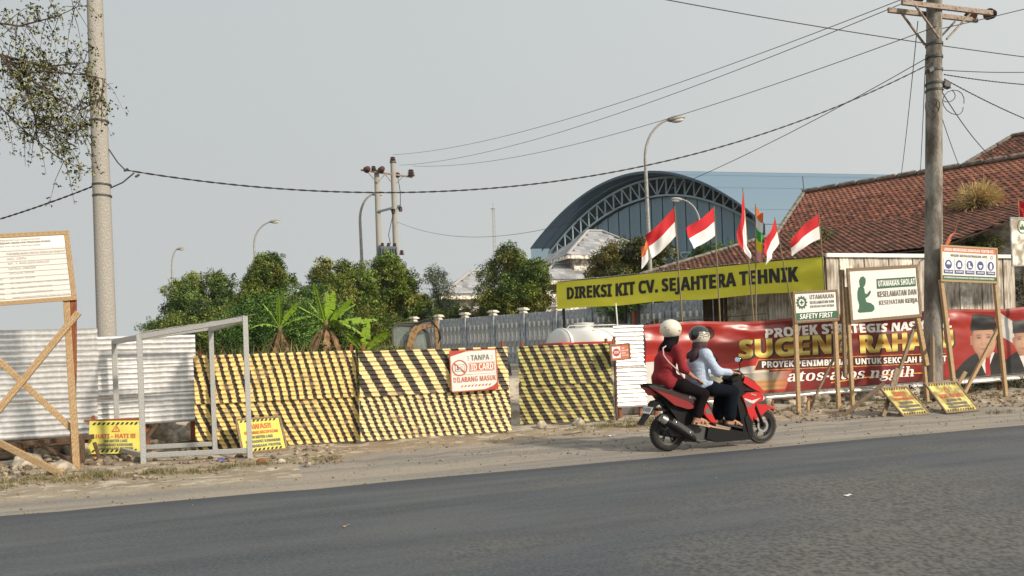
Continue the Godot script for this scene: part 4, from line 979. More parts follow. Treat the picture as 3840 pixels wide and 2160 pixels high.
# ---------------------------------------------------------------- steel pipe frame
func make_frame():
	var t := thing("steel_frame", "galvanised steel pipe frame with sloping top standing on the verge", "frame", Vector3(-1.76, 0, -12.2))
	var fl := Vector3(0, 0, 0); var fr := Vector3(1.5, 0, 0.32); var bl := Vector3(-0.55, 0, -1.25); var br := Vector3(0.93, 0, -1.0)
	var s := 0.075
	for e in [[fl, 1.95], [fr, 2.17], [bl, 1.92], [br, 2.09]]:
		var m := MB.new(); m.beam(e[0] + Vector3(0, -0.05, 0), e[0] + Vector3(0, e[1], 0), s, s, 0.006, Vector3(0, 0, 1)); obj("post", m, "galv", t)
	for e in [[fl, fr, 1.93, 2.16], [bl, br, 1.91, 2.08], [fl, bl, 1.92, 1.90], [fr, br, 2.15, 2.06]]:
		var m := MB.new(); m.beam(e[0] + Vector3(0, e[2] - 0.03, 0), e[1] + Vector3(0, e[3] - 0.03, 0), s * 0.9, s * 1.1, 0.006); obj("top_rail", m, "galv", t)
	for e in [[fl, fr], [bl, br], [fl, bl]]:
		var m := MB.new(); m.beam(e[0] + Vector3(0, 0.13, 0), e[1] + Vector3(0, 0.13, 0), s * 0.8, s, 0.006); obj("bottom_rail", m, "galv", t)
	var m := MB.new()
	m.sheet(2, 26, func(u, v): return (fl.lerp(fr, v) + Vector3(0, 0, -0.16)).lerp(fl.lerp(fr, v) + Vector3(0, 0, 0.06), u) + Vector3(0, 1.965 + 0.225 * v + 0.004 * sin(v * 20.0 * TAU), 0) + Vector3(0.16, 0, 0.02) * v)
	obj("cover_sheet", m, "zinc_new", t)

# ---------------------------------------------------------------- concrete poles
func pole(label: String, foot: Vector3, top: Vector3, r0: float, r1: float, material: String, called := "concrete_pole", group := "") -> Node3D:
	var t := thing(called, label, "pole", foot, 0.0, group); var m := MB.new()
	var pts := []; var rr := []
	for k in 13: pts.append((top - foot) * (k / 12.0)); rr.append(lerpf(r0, r1, k / 12.0))
	m.tube(pts, rr, 24); obj("shaft", m, material, t)
	return t

func collar(t: Node3D, p: Vector3, r: float, h := 0.05, material := "steel_dark"):
	var m := MB.new(); m.lathe(Transform3D(Basis.IDENTITY, p), [Vector2(r, -h * 0.5), Vector2(r + 0.012, -h * 0.5), Vector2(r + 0.012, h * 0.5), Vector2(r, h * 0.5)], 20, false); obj("collar", m, material, t)

func insulator(t: Node3D, p: Vector3, dir: Vector3, s: float):
	var m := MB.new(); var y := dir.normalized(); var x := y.cross(Vector3(0.3, 0.2, 0.9)).normalized()
	var pr := [Vector2(0.0, 0.0)]
	for k in 4: pr.append_array([Vector2(0.3, k * 0.28), Vector2(0.62 - 0.05 * k, k * 0.28 + 0.06), Vector2(0.58 - 0.05 * k, k * 0.28 + 0.14), Vector2(0.3, k * 0.28 + 0.2)])
	pr.append(Vector2(0.0, 1.15))
	for i in pr.size(): pr[i] = pr[i] * s
	m.lathe(Transform3D(Basis(x, y, x.cross(y)), p), pr, 14); obj("insulator", m, "insulator", t)

func make_poles():
	var lp := pole("thick pale concrete pole rising behind the bright zinc fence on the left", Vector3(-2.69, -0.2, -15.0), Vector3(-2.70, 9.6, -15.0), 0.172, 0.122, "concrete")
	for y in [4.95, 4.75, 6.1]: collar(lp, Vector3(0, y, 0), 0.150 if y < 6 else 0.146, 0.03)
	for e in [[Vector3(0.14, 5.6, 0.03), Vector3(0.42, 5.2, 0.1)], [Vector3(0.15, 4.9, 0.03), Vector3(0.55, 5.17, 0.1)]]:
		var m := MB.new(); m.tube([e[0], (e[0] + e[1]) * 0.5 + Vector3(0, -0.04, 0), e[1]], 0.012, 6); obj("stay", m, "wire", lp)
	for p in [Vector3(0.42, 5.22, 0.1), Vector3(0.60, 5.12, 0.1)]:
		var m := MB.new(); m.box(Transform3D(Basis(Vector3(0, 0, 1), 0.6), p), Vector3(0.09, 0.035, 0.04), 0.008); obj("cable_clamp", m, "steel_dark", lp)
	var m2 := MB.new(); var loop := []
	for k in 9: loop.append(Vector3(0.13 * cos(k * 0.35 - 0.5) - 0.02, 6.35 + 0.10 * sin(k * 0.4), 0.14 * sin(k * 0.35 + 0.4)))
	m2.tube(loop, 0.012, 6); obj("loose_cable", m2, "wire", lp)
	var st := pole("thin leaning timber stick behind the zinc fence and project board", Vector3(-3.55, 0.5, -16.8), Vector3(-3.62, 3.1, -16.8), 0.035, 0.03, "wood_dark", "timber_stick")
	# right pole with crossarm, insulators and stays
	var rp := pole("tall grey concrete power pole standing among the signs on the right", Vector3(14.34, -0.2, -12.9), Vector3(14.84, 10.0, -12.9), 0.20, 0.155, "concrete_grey")
	var ax := Vector3(0.049, 1.0, 0)
	var cr := Vector3(0.45, 9.17, 0.0)
	for z in [0.19, -0.19]:
		var m := MB.new(); m.beam(cr + Vector3(-1.15, -0.06, z), cr + Vector3(1.55, -0.02 + 0.02, z), 0.06, 0.11, 0.006); obj("crossarm", m, "steel_rust", rp)
		for e in [[-0.75, -0.10], [0.85, 0.12]]:
			m = MB.new(); m.beam(cr + Vector3(e[0], -0.1, z), cr + Vector3(e[1], -0.75, z), 0.04, 0.04, 0.004); obj("strut", m, "steel_rust", rp)
	for e in [[Vector3(-0.62, 0.10, 0.1), Vector3(0.5, 0.5, 0.2)], [Vector3(1.55, 0.02, 0.1), Vector3(0.9, 0.15, -0.2)], [Vector3(1.35, 0.08, -0.15), Vector3(0.3, 0.3, -0.8)]]:
		insulator(rp, cr + e[0], e[1], 0.21)
	for y in [8.35, 8.05, 7.75, 7.45, 7.3]: collar(rp, ax * y, 0.172, 0.05)
	var m4 := MB.new(); m4.box(Transform3D(Basis(Vector3(0, 0, 1), 0.5), ax * 7.72 + Vector3(-0.22, 0, 0.1)), Vector3(0.16, 0.10, 0.08), 0.01); obj("cable_clamp", m4, "steel_dark", rp)
	m4 = MB.new(); m4.box(Transform3D(Basis(Vector3(0, 0, 1), -0.3), ax * 7.42 + Vector3(0.25, 0, 0.1)), Vector3(0.2, 0.14, 0.1), 0.01); obj("cable_clamp", m4, "steel_dark", rp)
	for k in 4:
		var lp2 := []; var c := ax * (7.0 - 0.12 * k) + Vector3([0.42, 0.25, -0.25, -0.2][k], [0.0, 0.3, 0.1, 0.25][k], 0.16); var rr2: float = [0.30, 0.18, 0.22, 0.14][k]
		for q in 15: lp2.append(c + Vector3(cos(q * 0.43 + k) * rr2, sin(q * 0.43 + k) * rr2 * 0.95, 0.04 * sin(q * 0.7)))
		m4 = MB.new(); m4.tube(lp2, 0.009, 5); obj("loose_cable", m4, "wire", rp)
	# twin pole with transformer, beyond the wall
	var hp := thing("transformer_pole", "twin concrete poles carrying a transformer above the trees", "pole", Vector3(7.9, 0.8, -49.0))
	for e in [[Vector3(-0.48, 0, -0.1), 12.95], [Vector3(0.58, 0, 0.15), 13.5]]:
		var m := MB.new(); m.tube([e[0] + Vector3(0, 0, 0), e[0] + Vector3(0, e[1] * 0.5, 0), e[0] + Vector3(0, e[1], 0)], [0.24, 0.2, 0.165], 16); obj("shaft", m, "concrete", hp)
	for e in [[Vector3(-1.55, 12.85, 0.15), Vector3(1.85, 12.5, 0.25), 0.11], [Vector3(-0.5, 10.15, 0.1), Vector3(0.95, 10.55, 0.2), 0.14], [Vector3(-1.1, 12.75, 0.1), Vector3(-0.48, 12.05, 0.1), 0.05], [Vector3(0.0, 12.6, 0.1), Vector3(-0.48, 12.05, 0.1), 0.05], [Vector3(0.05, 12.6, 0.2), Vector3(0.58, 11.9, 0.2), 0.05], [Vector3(1.2, 12.5, 0.2), Vector3(0.58, 11.9, 0.2), 0.05]]:
		var m := MB.new(); m.beam(e[0], e[1], e[2], e[2], 0.01); obj("crossarm" if e[2] > 0.06 else "strut", m, "steel_rust" if e[2] < 0.12 else "trafo", hp)
	for e in [[Vector3(0.58, 13.4, 0.15), Vector3.UP, 0.38], [Vector3(-0.7, 12.8, 0.15), Vector3.UP, 0.32], [Vector3(1.75, 12.55, 0.25), Vector3.UP, 0.42], [Vector3(-1.2, 12.85, 0.2), Vector3(0.3, 0.1, 0.9), 0.36], [Vector3(-0.25, 12.85, 0.25), Vector3(0.2, 0.2, 0.9), 0.36], [Vector3(0.85, 12.6, 0.2), Vector3(0.2, 0.3, -0.9), 0.3], [Vector3(0.45, 10.3, 0.3), Vector3(0.1, -1, 0.1), 0.28], [Vector3(0.9, 10.45, 0.3), Vector3(0.25, -1, 0.1), 0.28]]: insulator(hp, e[0], e[1], e[2])
	var m5 := MB.new(); m5.abox(Vector3(0.0, 7.15, 0.35), Vector3(1.15, 1.3, 0.8), 0.06)
	for k in 7: m5.abox(Vector3(-0.48 + k * 0.16, 7.1, 0.80), Vector3(0.04, 1.1, 0.12))
	obj("transformer_tank", m5, "trafo", hp)
	m5 = MB.new(); m5.abox(Vector3(-0.1, 6.4, 0.3), Vector3(1.6, 0.12, 0.9)); obj("platform", m5, "concrete_grey", hp)
	for k in 3: insulator(hp, Vector3(-0.35 + k * 0.4, 7.8, 0.35), Vector3(0.1, 1, 0), 0.25)
	for e in [[Vector3(0.45, 10.0, 0.3), Vector3(0.1, 8.6, 0.3), Vector3(0.2, 8.0, 0.35)], [Vector3(0.95, 10.2, 0.3), Vector3(1.0, 11.5, 0.2), Vector3(0.85, 12.6, 0.2)]]:
		m5 = MB.new(); m5.tube(e, 0.025, 5); obj("loose_cable", m5, "wire", hp)
	insulator(hp, Vector3(0.95, 7.3, 0.2), Vector3.UP, 0.3)

func wire(label: String, a: Vector3, b: Vector3, sag: float, r: float, twist := false):
	var t := thing("overhead_wire", label, "wire", a, 0.0, "overhead wires"); var n := 36
	for q in (2 if twist else 1):
		var pts := []
		for k in n * (6 if twist else 1) + 1:
			var s := k / float(n * (6 if twist else 1))
			var p := (b - a) * s + Vector3(0, -4.0 * sag * s * (1.0 - s), 0)
			if twist: p += Vector3(0, cos(s * 260.0 + q * PI), sin(s * 260.0 + q * PI)) * r * 0.8
			pts.append(p)
		var m := MB.new(); m.tube(pts, r * (0.75 if twist else 1.0), 5, false); obj("strand", m, "wire", t)

func make_wires():
	var L := Vector3(-2.30, 5.02, -14.9); var R := Vector3(14.62, 7.72, -12.8)
	wire("thick twisted cable sagging from the left pole across to the right pole", L, R, 1.4, 0.012, true)
	wire("twisted cable running down from the left pole past the left edge", Vector3(-2.84, 4.72, -15.0), Vector3(-13.0, 4.4, -22.0), 0.6, 0.012, true)
	var T := [Vector3(8.51, 14.75, -48.85), Vector3(8.9, 14.05, -48.75), Vector3(9.72, 13.95, -48.4)]
	wire("highest line from the twin poles to the right pole", T[0], Vector3(14.3, 9.25, -12.7), 0.75, 0.010)
	wire("middle line from the twin poles to the right pole", T[1], Vector3(14.25, 9.15, -12.75), 0.8, 0.010)
	wire("lowest line from the twin poles passing in front of the right pole", T[2], Vector3(14.5, 8.42, -12.6), 0.9, 0.010)
	wire("line leaving the right pole upward past the right edge", Vector3(14.9, 8.5, -12.8), Vector3(24.0, 10.9, -10.5), 0.1, 0.010)
	wire("thin line crossing the upper sky from the top edge down to the right", Vector3(1.0, 11.2, -17.0), Vector3(24.0, 8.75, -14.0), 0.35, 0.012)
	wire("telephone line sagging from the twin poles over the arched hall roof", Vector3(8.6, 10.3, -48.8), Vector3(14.55, 7.85, -12.85), 2.3, 0.010)
	wire("black cable running right from the pole near its middle clamps", Vector3(14.9, 7.55, -12.8), Vector3(24.0, 8.95, -13.0), 0.25, 0.010)
	wire("twisted cable running level to the right from the pole", Vector3(14.9, 7.45, -12.8), Vector3(24.5, 8.4, -13.5), 0.25, 0.010, true)
	wire("twisted cable slanting down to the right from the pole", Vector3(14.9, 7.35, -12.8), Vector3(24.0, 6.4, -14.0), 0.3, 0.010, true)
	wire("steep thin line from the pole to the red tiled roof, leftmost of four", Vector3(14.4, 8.7, -13.0), Vector3(22.8, 7.3, -21.6), 0.15, 0.010)
	wire("steep thin line from the pole to the red tiled roof, second of four", Vector3(14.6, 7.95, -13.0), Vector3(23.1, 7.3, -21.0), 0.1, 0.010)
	wire("steep thin line from the pole to the red tiled roof, third of four", Vector3(14.62, 8.0, -13.0), Vector3(23.4, 7.4, -20.6), 0.1, 0.010)
	wire("steep thin line from the pole to the red tiled roof, rightmost of four", Vector3(14.65, 7.5, -13.0), Vector3(23.9, 7.45, -20.0), 0.1, 0.010)
	wire("service cable drooping from the pole down to the roof on its right", Vector3(14.85, 7.2, -12.9), Vector3(24.8, 7.2, -18.8), 0.35, 0.011)

# ---------------------------------------------------------------- site boundary wall
func make_wall():
	var t := thing("boundary_wall", "long grey and cream precast wall with capped posts and upright slots", "wall", Vector3(13.24, 0.85, -32.79))
	var sides := MB.new(); sides.abox(Vector3(0, 1.3, 0), Vector3(0.26, 2.6, 0.26), 0.02); var shaft := sides.mesh()
	var cm := MB.new(); cm.abox(Vector3(0, 2.50, 0), Vector3(0.34, 0.05, 0.34), 0.01); cm.abox(Vector3(0, 2.575, 0), Vector3(0.27, 0.10, 0.27), 0.01); cm.abox(Vector3(0, 2.66, 0), Vector3(0.46, 0.07, 0.46), 0.015); cm.abox(Vector3(0, 2.725, 0), Vector3(0.34, 0.05, 0.34), 0.01); var cap := cm.mesh()
	var tm := MB.new(); tm.abox(Vector3(1.0, 2.26, 0), Vector3(1.74, 0.42, 0.10), 0.008); var top := tm.mesh()
	var bm := MB.new(); bm.abox(Vector3(1.0, 0.11, 0), Vector3(1.74, 0.42, 0.10), 0.008); var bottom := bm.mesh()
	var pm := MB.new(); pm.abox(Vector3(0, 1.185, 0), Vector3(0.165, 1.73, 0.16), 0.008); var picket := pm.mesh()
	var sm := MB.new(); sm.abox(Vector3(0, 1.185, 0.03), Vector3(0.124, 1.73, 0.04)); var slot := sm.mesh()
	var turn := Basis(WALL_DIR, Vector3.UP, WALL_DIR.cross(Vector3.UP))
	if turn.z.dot(WALL_OUT) < 0: turn = Basis(WALL_DIR, Vector3.UP, WALL_OUT)
	for k in range(-17, 11):
		var p := WALL_DIR * (2.0 * k)
		for e in [["post", shaft, "wall_grey", 0.0], ["post_cap", cap, "wall_cream", 0.0], ["top_rail", top, "wall_grey", 0.0], ["bottom_rail", bottom, "wall_grey", 0.0]]:
			var o := obj(e[0], e[1], e[2], t); o.transform = Transform3D(turn, p)
		for q in 6:
			var o := obj("picket", picket, "wall_grey", t); o.transform = Transform3D(turn, p + WALL_DIR * (0.155 + 0.1225 + q * 0.289))
			if q < 5 and k > -9:
				o = obj("slot_panel", slot, "wall_cream", t); o.transform = Transform3D(turn, p + WALL_DIR * (0.155 + 0.1225 + 0.1445 + q * 0.289))

# ---------------------------------------------------------------- machines behind the hoarding
func make_machines():
	var t := thing("excavator", "small ochre excavator with folded boom and glazed cab behind the hoarding", "excavator", Vector3(5.0, 0.85, -26.8))
	t.rotation.y = deg_to_rad(-18.5)
	var m := MB.new()
	for s in [-1.0, 1.0]:
		m = MB.new(); m.prism([Vector2(-1.3, 0.0), Vector2(1.3, 0.0), Vector2(1.45, 0.22), Vector2(1.2, 0.45), Vector2(-1.2, 0.45), Vector2(-1.45, 0.22)], 0.35, Transform3D(Basis.IDENTITY, Vector3(-0.3, 0, s * 0.75)), 0.03); obj("track", m, "rubber", t)
	m = MB.new(); m.prism([Vector2(-1.9, 0.5), Vector2(0.3, 0.5), Vector2(0.3, 0.78), Vector2(-0.9, 0.80), Vector2(-1.35, 0.74), Vector2(-1.85, 0.62)], 1.5, Transform3D.IDENTITY, 0.05); obj("engine_deck", m, "excavator_yellow", t)
	m = MB.new(); m.abox(Vector3(-0.75, 0.83, 0.55), Vector3(0.8, 0.09, 0.2), 0.02); obj("hand_rail", m, "excavator_yellow", t)
	# cab: posts, roof, panes
	var cab := [Vector2(-0.50, 0.55), Vector2(0.80, 0.55), Vector2(0.70, 1.42), Vector2(0.40, 1.68), Vector2(-0.34, 1.72), Vector2(-0.50, 1.60)]
	for z in [0.45, -0.35]:
		for k in 6:
			m = MB.new(); var a: Vector2 = cab[k]; var b: Vector2 = cab[(k + 1) % 6]
			m.beam(Vector3(a.x, a.y, z), Vector3(b.x, b.y, z), 0.07, 0.07, 0.01, Vector3(0, 0, 1)); obj("cab_post", m, "cab_frame", t)
		m = MB.new(); m.prism(cab, 0.012, Transform3D(Basis.IDENTITY, Vector3(0, 0, z - 0.02 * signf(z))), 0.0); obj("cab_pane", m, "glass_dark", t)
	m = MB.new(); m.abox(Vector3(0.05, 1.77, 0.05), Vector3(0.80, 0.06, 0.9), 0.02); obj("cab_roof", m, "cab_frame", t)
	m = MB.new(); m.abox(Vector3(0.0, 1.0, 0.05), Vector3(0.35, 0.75, 0.4), 0.05); obj("cab_seat", m, "cab_frame", t)
	m = MB.new(); m.prism([Vector2(-0.14, 0.5), Vector2(0.10, 0.5), Vector2(0.24, 1.12), Vector2(0.36, 1.38), Vector2(0.52, 1.50), Vector2(1.05, 1.66), Vector2(1.05, 1.74), Vector2(0.62, 1.70), Vector2(0.30, 1.66), Vector2(0.12, 1.46)], 0.22, Transform3D(Basis.IDENTITY, Vector3(0.05, 0, 0.62)), 0.02); obj("boom", m, "excavator", t)
	m = MB.new(); m.prism([Vector2(1.02, 1.80), Vector2(1.14, 1.82), Vector2(1.22, 1.3), Vector2(1.18, 0.5), Vector2(1.04, 0.5), Vector2(1.04, 1.3)], 0.2, Transform3D(Basis.IDENTITY, Vector3(0.0, 0, 0.62)), 0.02); obj("stick", m, "excavator", t)
	m = MB.new(); m.tube([Vector3(0.42, 1.76, 0.62), Vector3(0.80, 1.84, 0.62)], 0.045, 10); m.tube([Vector3(0.80, 1.84, 0.62), Vector3(1.04, 1.80, 0.62)], 0.025, 8); obj("hydraulic_ram", m, "steel_dark", t)
	for k in 3:
		m = MB.new(); m.tube([Vector3(0.5 + 0.1 * k, 1.78, 0.72), Vector3(0.9, 1.88 - 0.04 * k, 0.74), Vector3(1.18, 1.5, 0.72), Vector3(1.26 - 0.03 * k, 1.2, 0.72), Vector3(1.15, 1.0, 0.72)], 0.016, 5); obj("hose", m, "rubber", t)
	m = MB.new(); m.prism([Vector2(0.85, 0.5), Vector2(1.3, 0.5), Vector2(1.35, 0.1), Vector2(0.95, -0.02), Vector2(0.7, 0.15)], 0.6, Transform3D(Basis.IDENTITY, Vector3(0, 0, 0.62)), 0.02); obj("bucket", m, "excavator", t)
	# tanker
	var w := thing("tank_truck", "white and red water tank truck parked behind the olive striped gate", "truck", Vector3(9.9, 0.85, -21.6)); w.rotation.y = deg_to_rad(2)
	m = MB.new()
	var bx := Basis(Vector3(0, 1, 0), Vector3(1, 0, 0), Vector3(0, 0, -1)) * Basis.from_scale(Vector3(0.52, 1, 0.9))
	m.lathe(Transform3D(bx, Vector3(0, 0.80, 0)), [Vector2(0, -1.42), Vector2(0.55, -1.36), Vector2(0.85, -1.22), Vector2(0.95, -1.1), Vector2(0.95, 2.4), Vector2(0.8, 2.5), Vector2(0, 2.5)], 32); obj("tank", m, "tank_white", w)
	m = MB.new(); m.lathe(Transform3D(bx, Vector3(0, 0.80, 0)), [Vector2(0.955, -1.1), Vector2(0.985, -1.1), Vector2(0.985, -1.02), Vector2(0.955, -1.02)], 32, false); obj("tank_band", m, "tank_white", w)
	m = MB.new(); m.abox(Vector3(0.5, 0.76, 0.0), Vector3(3.9, 0.16, 1.80), 0.03); obj("red_skirt", m, "tank_red", w)
	m = MB.new(); m.lathe(Transform3D(Basis.IDENTITY, Vector3(-0.25, 1.24, 0.05)), [Vector2(0.0, 0.02), Vector2(0.30, 0.0), Vector2(0.30, 0.16), Vector2(0.33, 0.17), Vector2(0.33, 0.2), Vector2(0.0, 0.23)], 18, false); obj("hatch", m, "tank_white", w)
	m = MB.new(); m.tube([Vector3(-1.0, 1.26, 0.35), Vector3(-0.9, 1.36, 0.35), Vector3(1.6, 1.36, 0.35), Vector3(1.7, 1.26, 0.35)], 0.018, 6); obj("walk_rail", m, "tank_white", w)
	m = MB.new(); m.beam(Vector3(0.5, 0.5, 0.95), Vector3(0.42, 2.0, 0.95), 0.035, 0.035, 0.004); obj("ladder_pipe", m, "tank_white", w)
	m = MB.new(); m.tube([Vector3(-0.2, 1.2, 0.5), Vector3(0.2, 1.05, 0.72), Vector3(0.3, 0.8, 0.84), Vector3(0.35, 0.65, 0.9)], 0.012, 5); obj("hose", m, "rubber", w)
	m = MB.new(); m.abox(Vector3(0.6, 0.35, 0), Vector3(4.4, 0.3, 0.9), 0.02); obj("chassis", m, "steel_dark", w)
	for e in [[-0.6, 0.8], [-0.6, -0.8], [2.2, 0.8], [2.2, -0.8]]:
		m = MB.new(); m.lathe(Transform3D(Basis(Vector3(1, 0, 0), PI / 2), Vector3(e[0], 0.3, e[1])), [Vector2(0.2, -0.12), Vector2(0.42, -0.12), Vector2(0.45, 0.0), Vector2(0.42, 0.12), Vector2(0.2, 0.12)], 20); obj("wheel", m, "rubber", w)
	# black tarpaulin seen in the gap between the two gates
	var b := MB.new()
	b.sheet(20, 10, func(u, v): return Vector3(4.5 + u * 1.3, 0.75 + v * 0.55 + 0.05 * sin(u * 11.0), -17.2 - 0.5 * v + 0.08 * sin(u * 17.0 + v * 4.0)))
	tag(obj("black_tarpaulin", b, "tarp_black"), "black tarpaulin heap glimpsed in the gap between the two striped gates", "tarpaulin")

# ---------------------------------------------------------------- street lamps and mast
func lamp(label: String, foot: Vector3, h: float, reach: float, side: float, r: float, head := true):
	var t := thing("street_lamp", label, "street lamp", foot, 0.0, "street lamps beyond the site")
	t.basis = Basis(Vector3.UP, deg_to_rad(-18.5)) * Basis(Vector3(0, 0, 1), deg_to_rad(0.6))
	var m := MB.new(); var pts := [Vector3.ZERO, Vector3(0, h * 0.5, 0), Vector3(0, h - 1.9, 0)]; var rr := [r, r * 0.85, r * 0.7]
	for k in 9:
		var a := k / 8.0 * 1.35
		pts.append(Vector3(side * reach * (1.0 - cos(a)) * 0.9, h - 1.9 + 1.85 * sin(a), 0)); rr.append(r * lerpf(0.66, 0.42, k / 8.0))
	m.tube(pts, rr, 10); obj("mast", m, "lamp_paint", t)
	if head:
		var e: Vector3 = pts[-1]
		m = MB.new(); m.ball(Transform3D(Basis(Vector3(0, 0, 1), side * 0.12) * Basis.from_scale(Vector3(0.46, 0.15, 0.2)), e + Vector3(side * 0.42, 0.05, 0)), 8, 14); obj("lamp_head", m, "lamp_paint", t)
		m = MB.new(); m.ball(Transform3D(Basis(Vector3(0, 0, 1), side * 0.12) * Basis.from_scale(Vector3(0.32, 0.12, 0.16)), e + Vector3(side * 0.48, -0.03, 0)), 8, 12); obj("lamp_cover", m, "lamp_glass", t)

func make_lamps():
	lamp("tall street lamp standing before the arched hall, arm to the right", Vector3(17.5, 0.8, -31.1), 11.45, 1.6, 1.0, 0.11)
	lamp("street lamp in front of the hall wall with its arm to the left", Vector3(31.4, 0.8, -48.1), 11.7, 1.7, -1.0, 0.13)
	lamp("street lamp whose arm passes behind the twin poles", Vector3(6.65, 0.8, -51.6), 11.9, 1.3, 1.0, 0.14)
	lamp("street lamp rising in front of the tall dark tree on the left", Vector3(-0.4, 0.8, -63.4), 11.9, 1.9, 1.0, 0.12)
	lamp("small far street lamp nearest the left concrete pole", Vector3(-7.95, 0.8, -76.5), 11.5, 0.8, 1.0, 0.13)
	lamp("hooked lamp half hidden among the left trees", Vector3(-2.35, 0.8, -56.0), 6.3, 0.9, -1.0, 0.07, false)
	lamp("lamp arm peeping over the loose tree before the tiled house", Vector3(18.0, 0.8, -57.2), 9.2, 0.5, 1.0, 0.09, false)
	var t := thing("lattice_mast", "thin lattice radio mast on the far skyline", "mast", Vector3(53.9, 0, -171.8))
	for k in 3:
		var c := Vector3(cos(k * TAU / 3), 0, sin(k * TAU / 3)); var m := MB.new()
		m.beam(c * 0.6, c * 0.35 + Vector3(0, 36, 0), 0.08, 0.08); obj("leg", m, "lamp_paint", t)
		var d := Vector3(cos((k + 1) * TAU / 3), 0, sin((k + 1) * TAU / 3)); m = MB.new()
		for j in 30:
			var y := j * 1.2; var s := lerpf(0.6, 0.35, y / 36.0)
			m.beam(c * s + Vector3(0, y, 0), d * s + Vector3(0, y + 1.2, 0), 0.04, 0.04)
		obj("lattice", m, "lamp_paint", t)
	var m2 := MB.new(); m2.abox(Vector3(0, 36.2, 0), Vector3(0.9, 0.15, 0.9)); m2.beam(Vector3(0, 36, 0), Vector3(0, 37.6, 0), 0.1, 0.1); obj("head", m2, "lamp_paint", t)

# ---------------------------------------------------------------- arched hall
func make_hall():
	var t := thing("arched_hall", "large blue arched hall with open trussed gable behind the houses", "building", Vector3(34.6, 0, -93.9))
	var span := Vector3(21.4, 0, 21.4); var ax := Vector3(0.993, 0, 0.115)
	var arch := func(s: float, drop: float, back: float) -> Vector3:
		return span * s + Vector3(0, 15.3 + (8.2 - drop * 0.12) * (1.0 - pow(2.0 * s - 1.0, 2.0)) - drop, 0) + ax * back
	var m := MB.new()
	for k in 16:
		m = MB.new(); var s0 := k / 16.0
		m.sheet(1, 10, func(u, v): return arch.call(lerpf(s0, s0 + 1.0 / 16.0, v), 0.02 * (k % 2), u * 62.0)); obj("roof_panel", m, "hall_roof", t)
	m = MB.new(); m.sheet(40, 1, func(u, v): return arch.call(u, v * 0.28, -0.05)); obj("roof_edge", m, "hall_trim_and_shade", t)
	m = MB.new(); m.sheet(40, 2, func(u, v): return arch.call(u, 0.12, 0.05 + v * 61.0)); obj("soffit_shade", m, "hall_trim_and_shade", t)  # added dark sheet: the shade under the roof is put into its colour
	for k in 15:
		m = MB.new(); m.sheet(30, 1, func(u, v): return arch.call(u, 0.3 + v * 0.25, 1.5 + k * 4.2)); obj("rafter", m, "hall_trim_and_shade", t)  # rafters coloured dark to stand in for shade inside the hall
	m = MB.new(); m.sheet(40, 6, func(u, v):
		var p: Vector3 = arch.call(u, 0.05, 62.0)
		return Vector3(p.x, p.y * v, p.z)); obj("far_end_wall", m, "hall_blue", t)
	var n := 26
	for k in n:
		var s0 := k / float(n); var s1 := (k + 1) / float(n)
		m = MB.new(); m.beam(arch.call(s0, 0.7, 2.6), arch.call(s1, 0.7, 2.6), 0.22, 0.22); obj("upper_chord", m, "steel_blue", t)
		m = MB.new(); m.beam(arch.call(s0, 2.7, 2.6), arch.call(s1, 2.7, 2.6), 0.22, 0.22); obj("lower_chord", m, "steel_blue", t)
		m = MB.new(); m.beam(arch.call(s0, 0.7, 2.6), arch.call(s0, 2.7, 2.6), 0.16, 0.16); obj("upright", m, "steel_blue", t)
		m = MB.new()
		if k < n / 2: m.beam(arch.call(s0, 0.7, 2.6), arch.call(s1, 2.7, 2.6), 0.13, 0.13)
		else: m.beam(arch.call(s0, 2.7, 2.6), arch.call(s1, 0.7, 2.6), 0.13, 0.13)
		obj("diagonal", m, "steel_blue", t)
	# recessed gable wall of upright sheets
	var sheets := 34
	for k in sheets:
		m = MB.new(); var s0 := 0.09 + 0.82 * k / sheets; var s1 := 0.09 + 0.82 * (k + 1) / sheets
		var off := ax * (3.2 + 0.12 * (k % 2))
		var a: Vector3 = arch.call(s0, 2.85, 0.0) + off; var b: Vector3 = arch.call(s1, 2.85, 0.0) + off
		var lo := 11.5
		m.quad(Vector3(a.x, lo, a.z), a, b, Vector3(b.x, lo, b.z)); m.quad(a, a - off.normalized() * -0.12, b - off.normalized() * -0.12, b)
		obj("gable_sheet", m, "hall_blue", t)
	# straight lower truss and wall below
	for k in 20:
		var p0 := span * (0.08 + k * 0.042) + ax * 2.6; var p1 := span * (0.08 + (k + 1) * 0.042) + ax * 2.6
		for y in [11.2, 13.0]:
			m = MB.new(); m.beam(p0 + Vector3(0, y, 0), p1 + Vector3(0, y, 0), 0.2, 0.2); obj("lower_truss_chord", m, "steel_blue", t)
		m = MB.new(); m.beam(p0 + Vector3(0, 11.2, 0), p1 + Vector3(0, 13.0, 0), 0.13, 0.13); m.beam(p1 + Vector3(0, 11.2, 0), p0 + Vector3(0, 13.0, 0), 0.13, 0.13); obj("lower_truss_diagonal", m, "steel_blue", t)
	m = MB.new(); m.quad(span * 0.06 + ax * 6.2 + Vector3(0, 0, 0), span * 0.06 + ax * 6.2 + Vector3(0, 13, 0), span * 0.95 + ax * 6.2 + Vector3(0, 13, 0), span * 0.95 + ax * 6.2); obj("lower_wall", m, "hall_blue", t)
	for s in [0.0, 1.0]:
		m = MB.new(); m.quad(span * s, span * s + Vector3(0, 15.2, 0), span * s + ax * 62.0 + Vector3(0, 15.2, 0), span * s + ax * 62.0); obj("side_wall", m, "hall_blue", t)

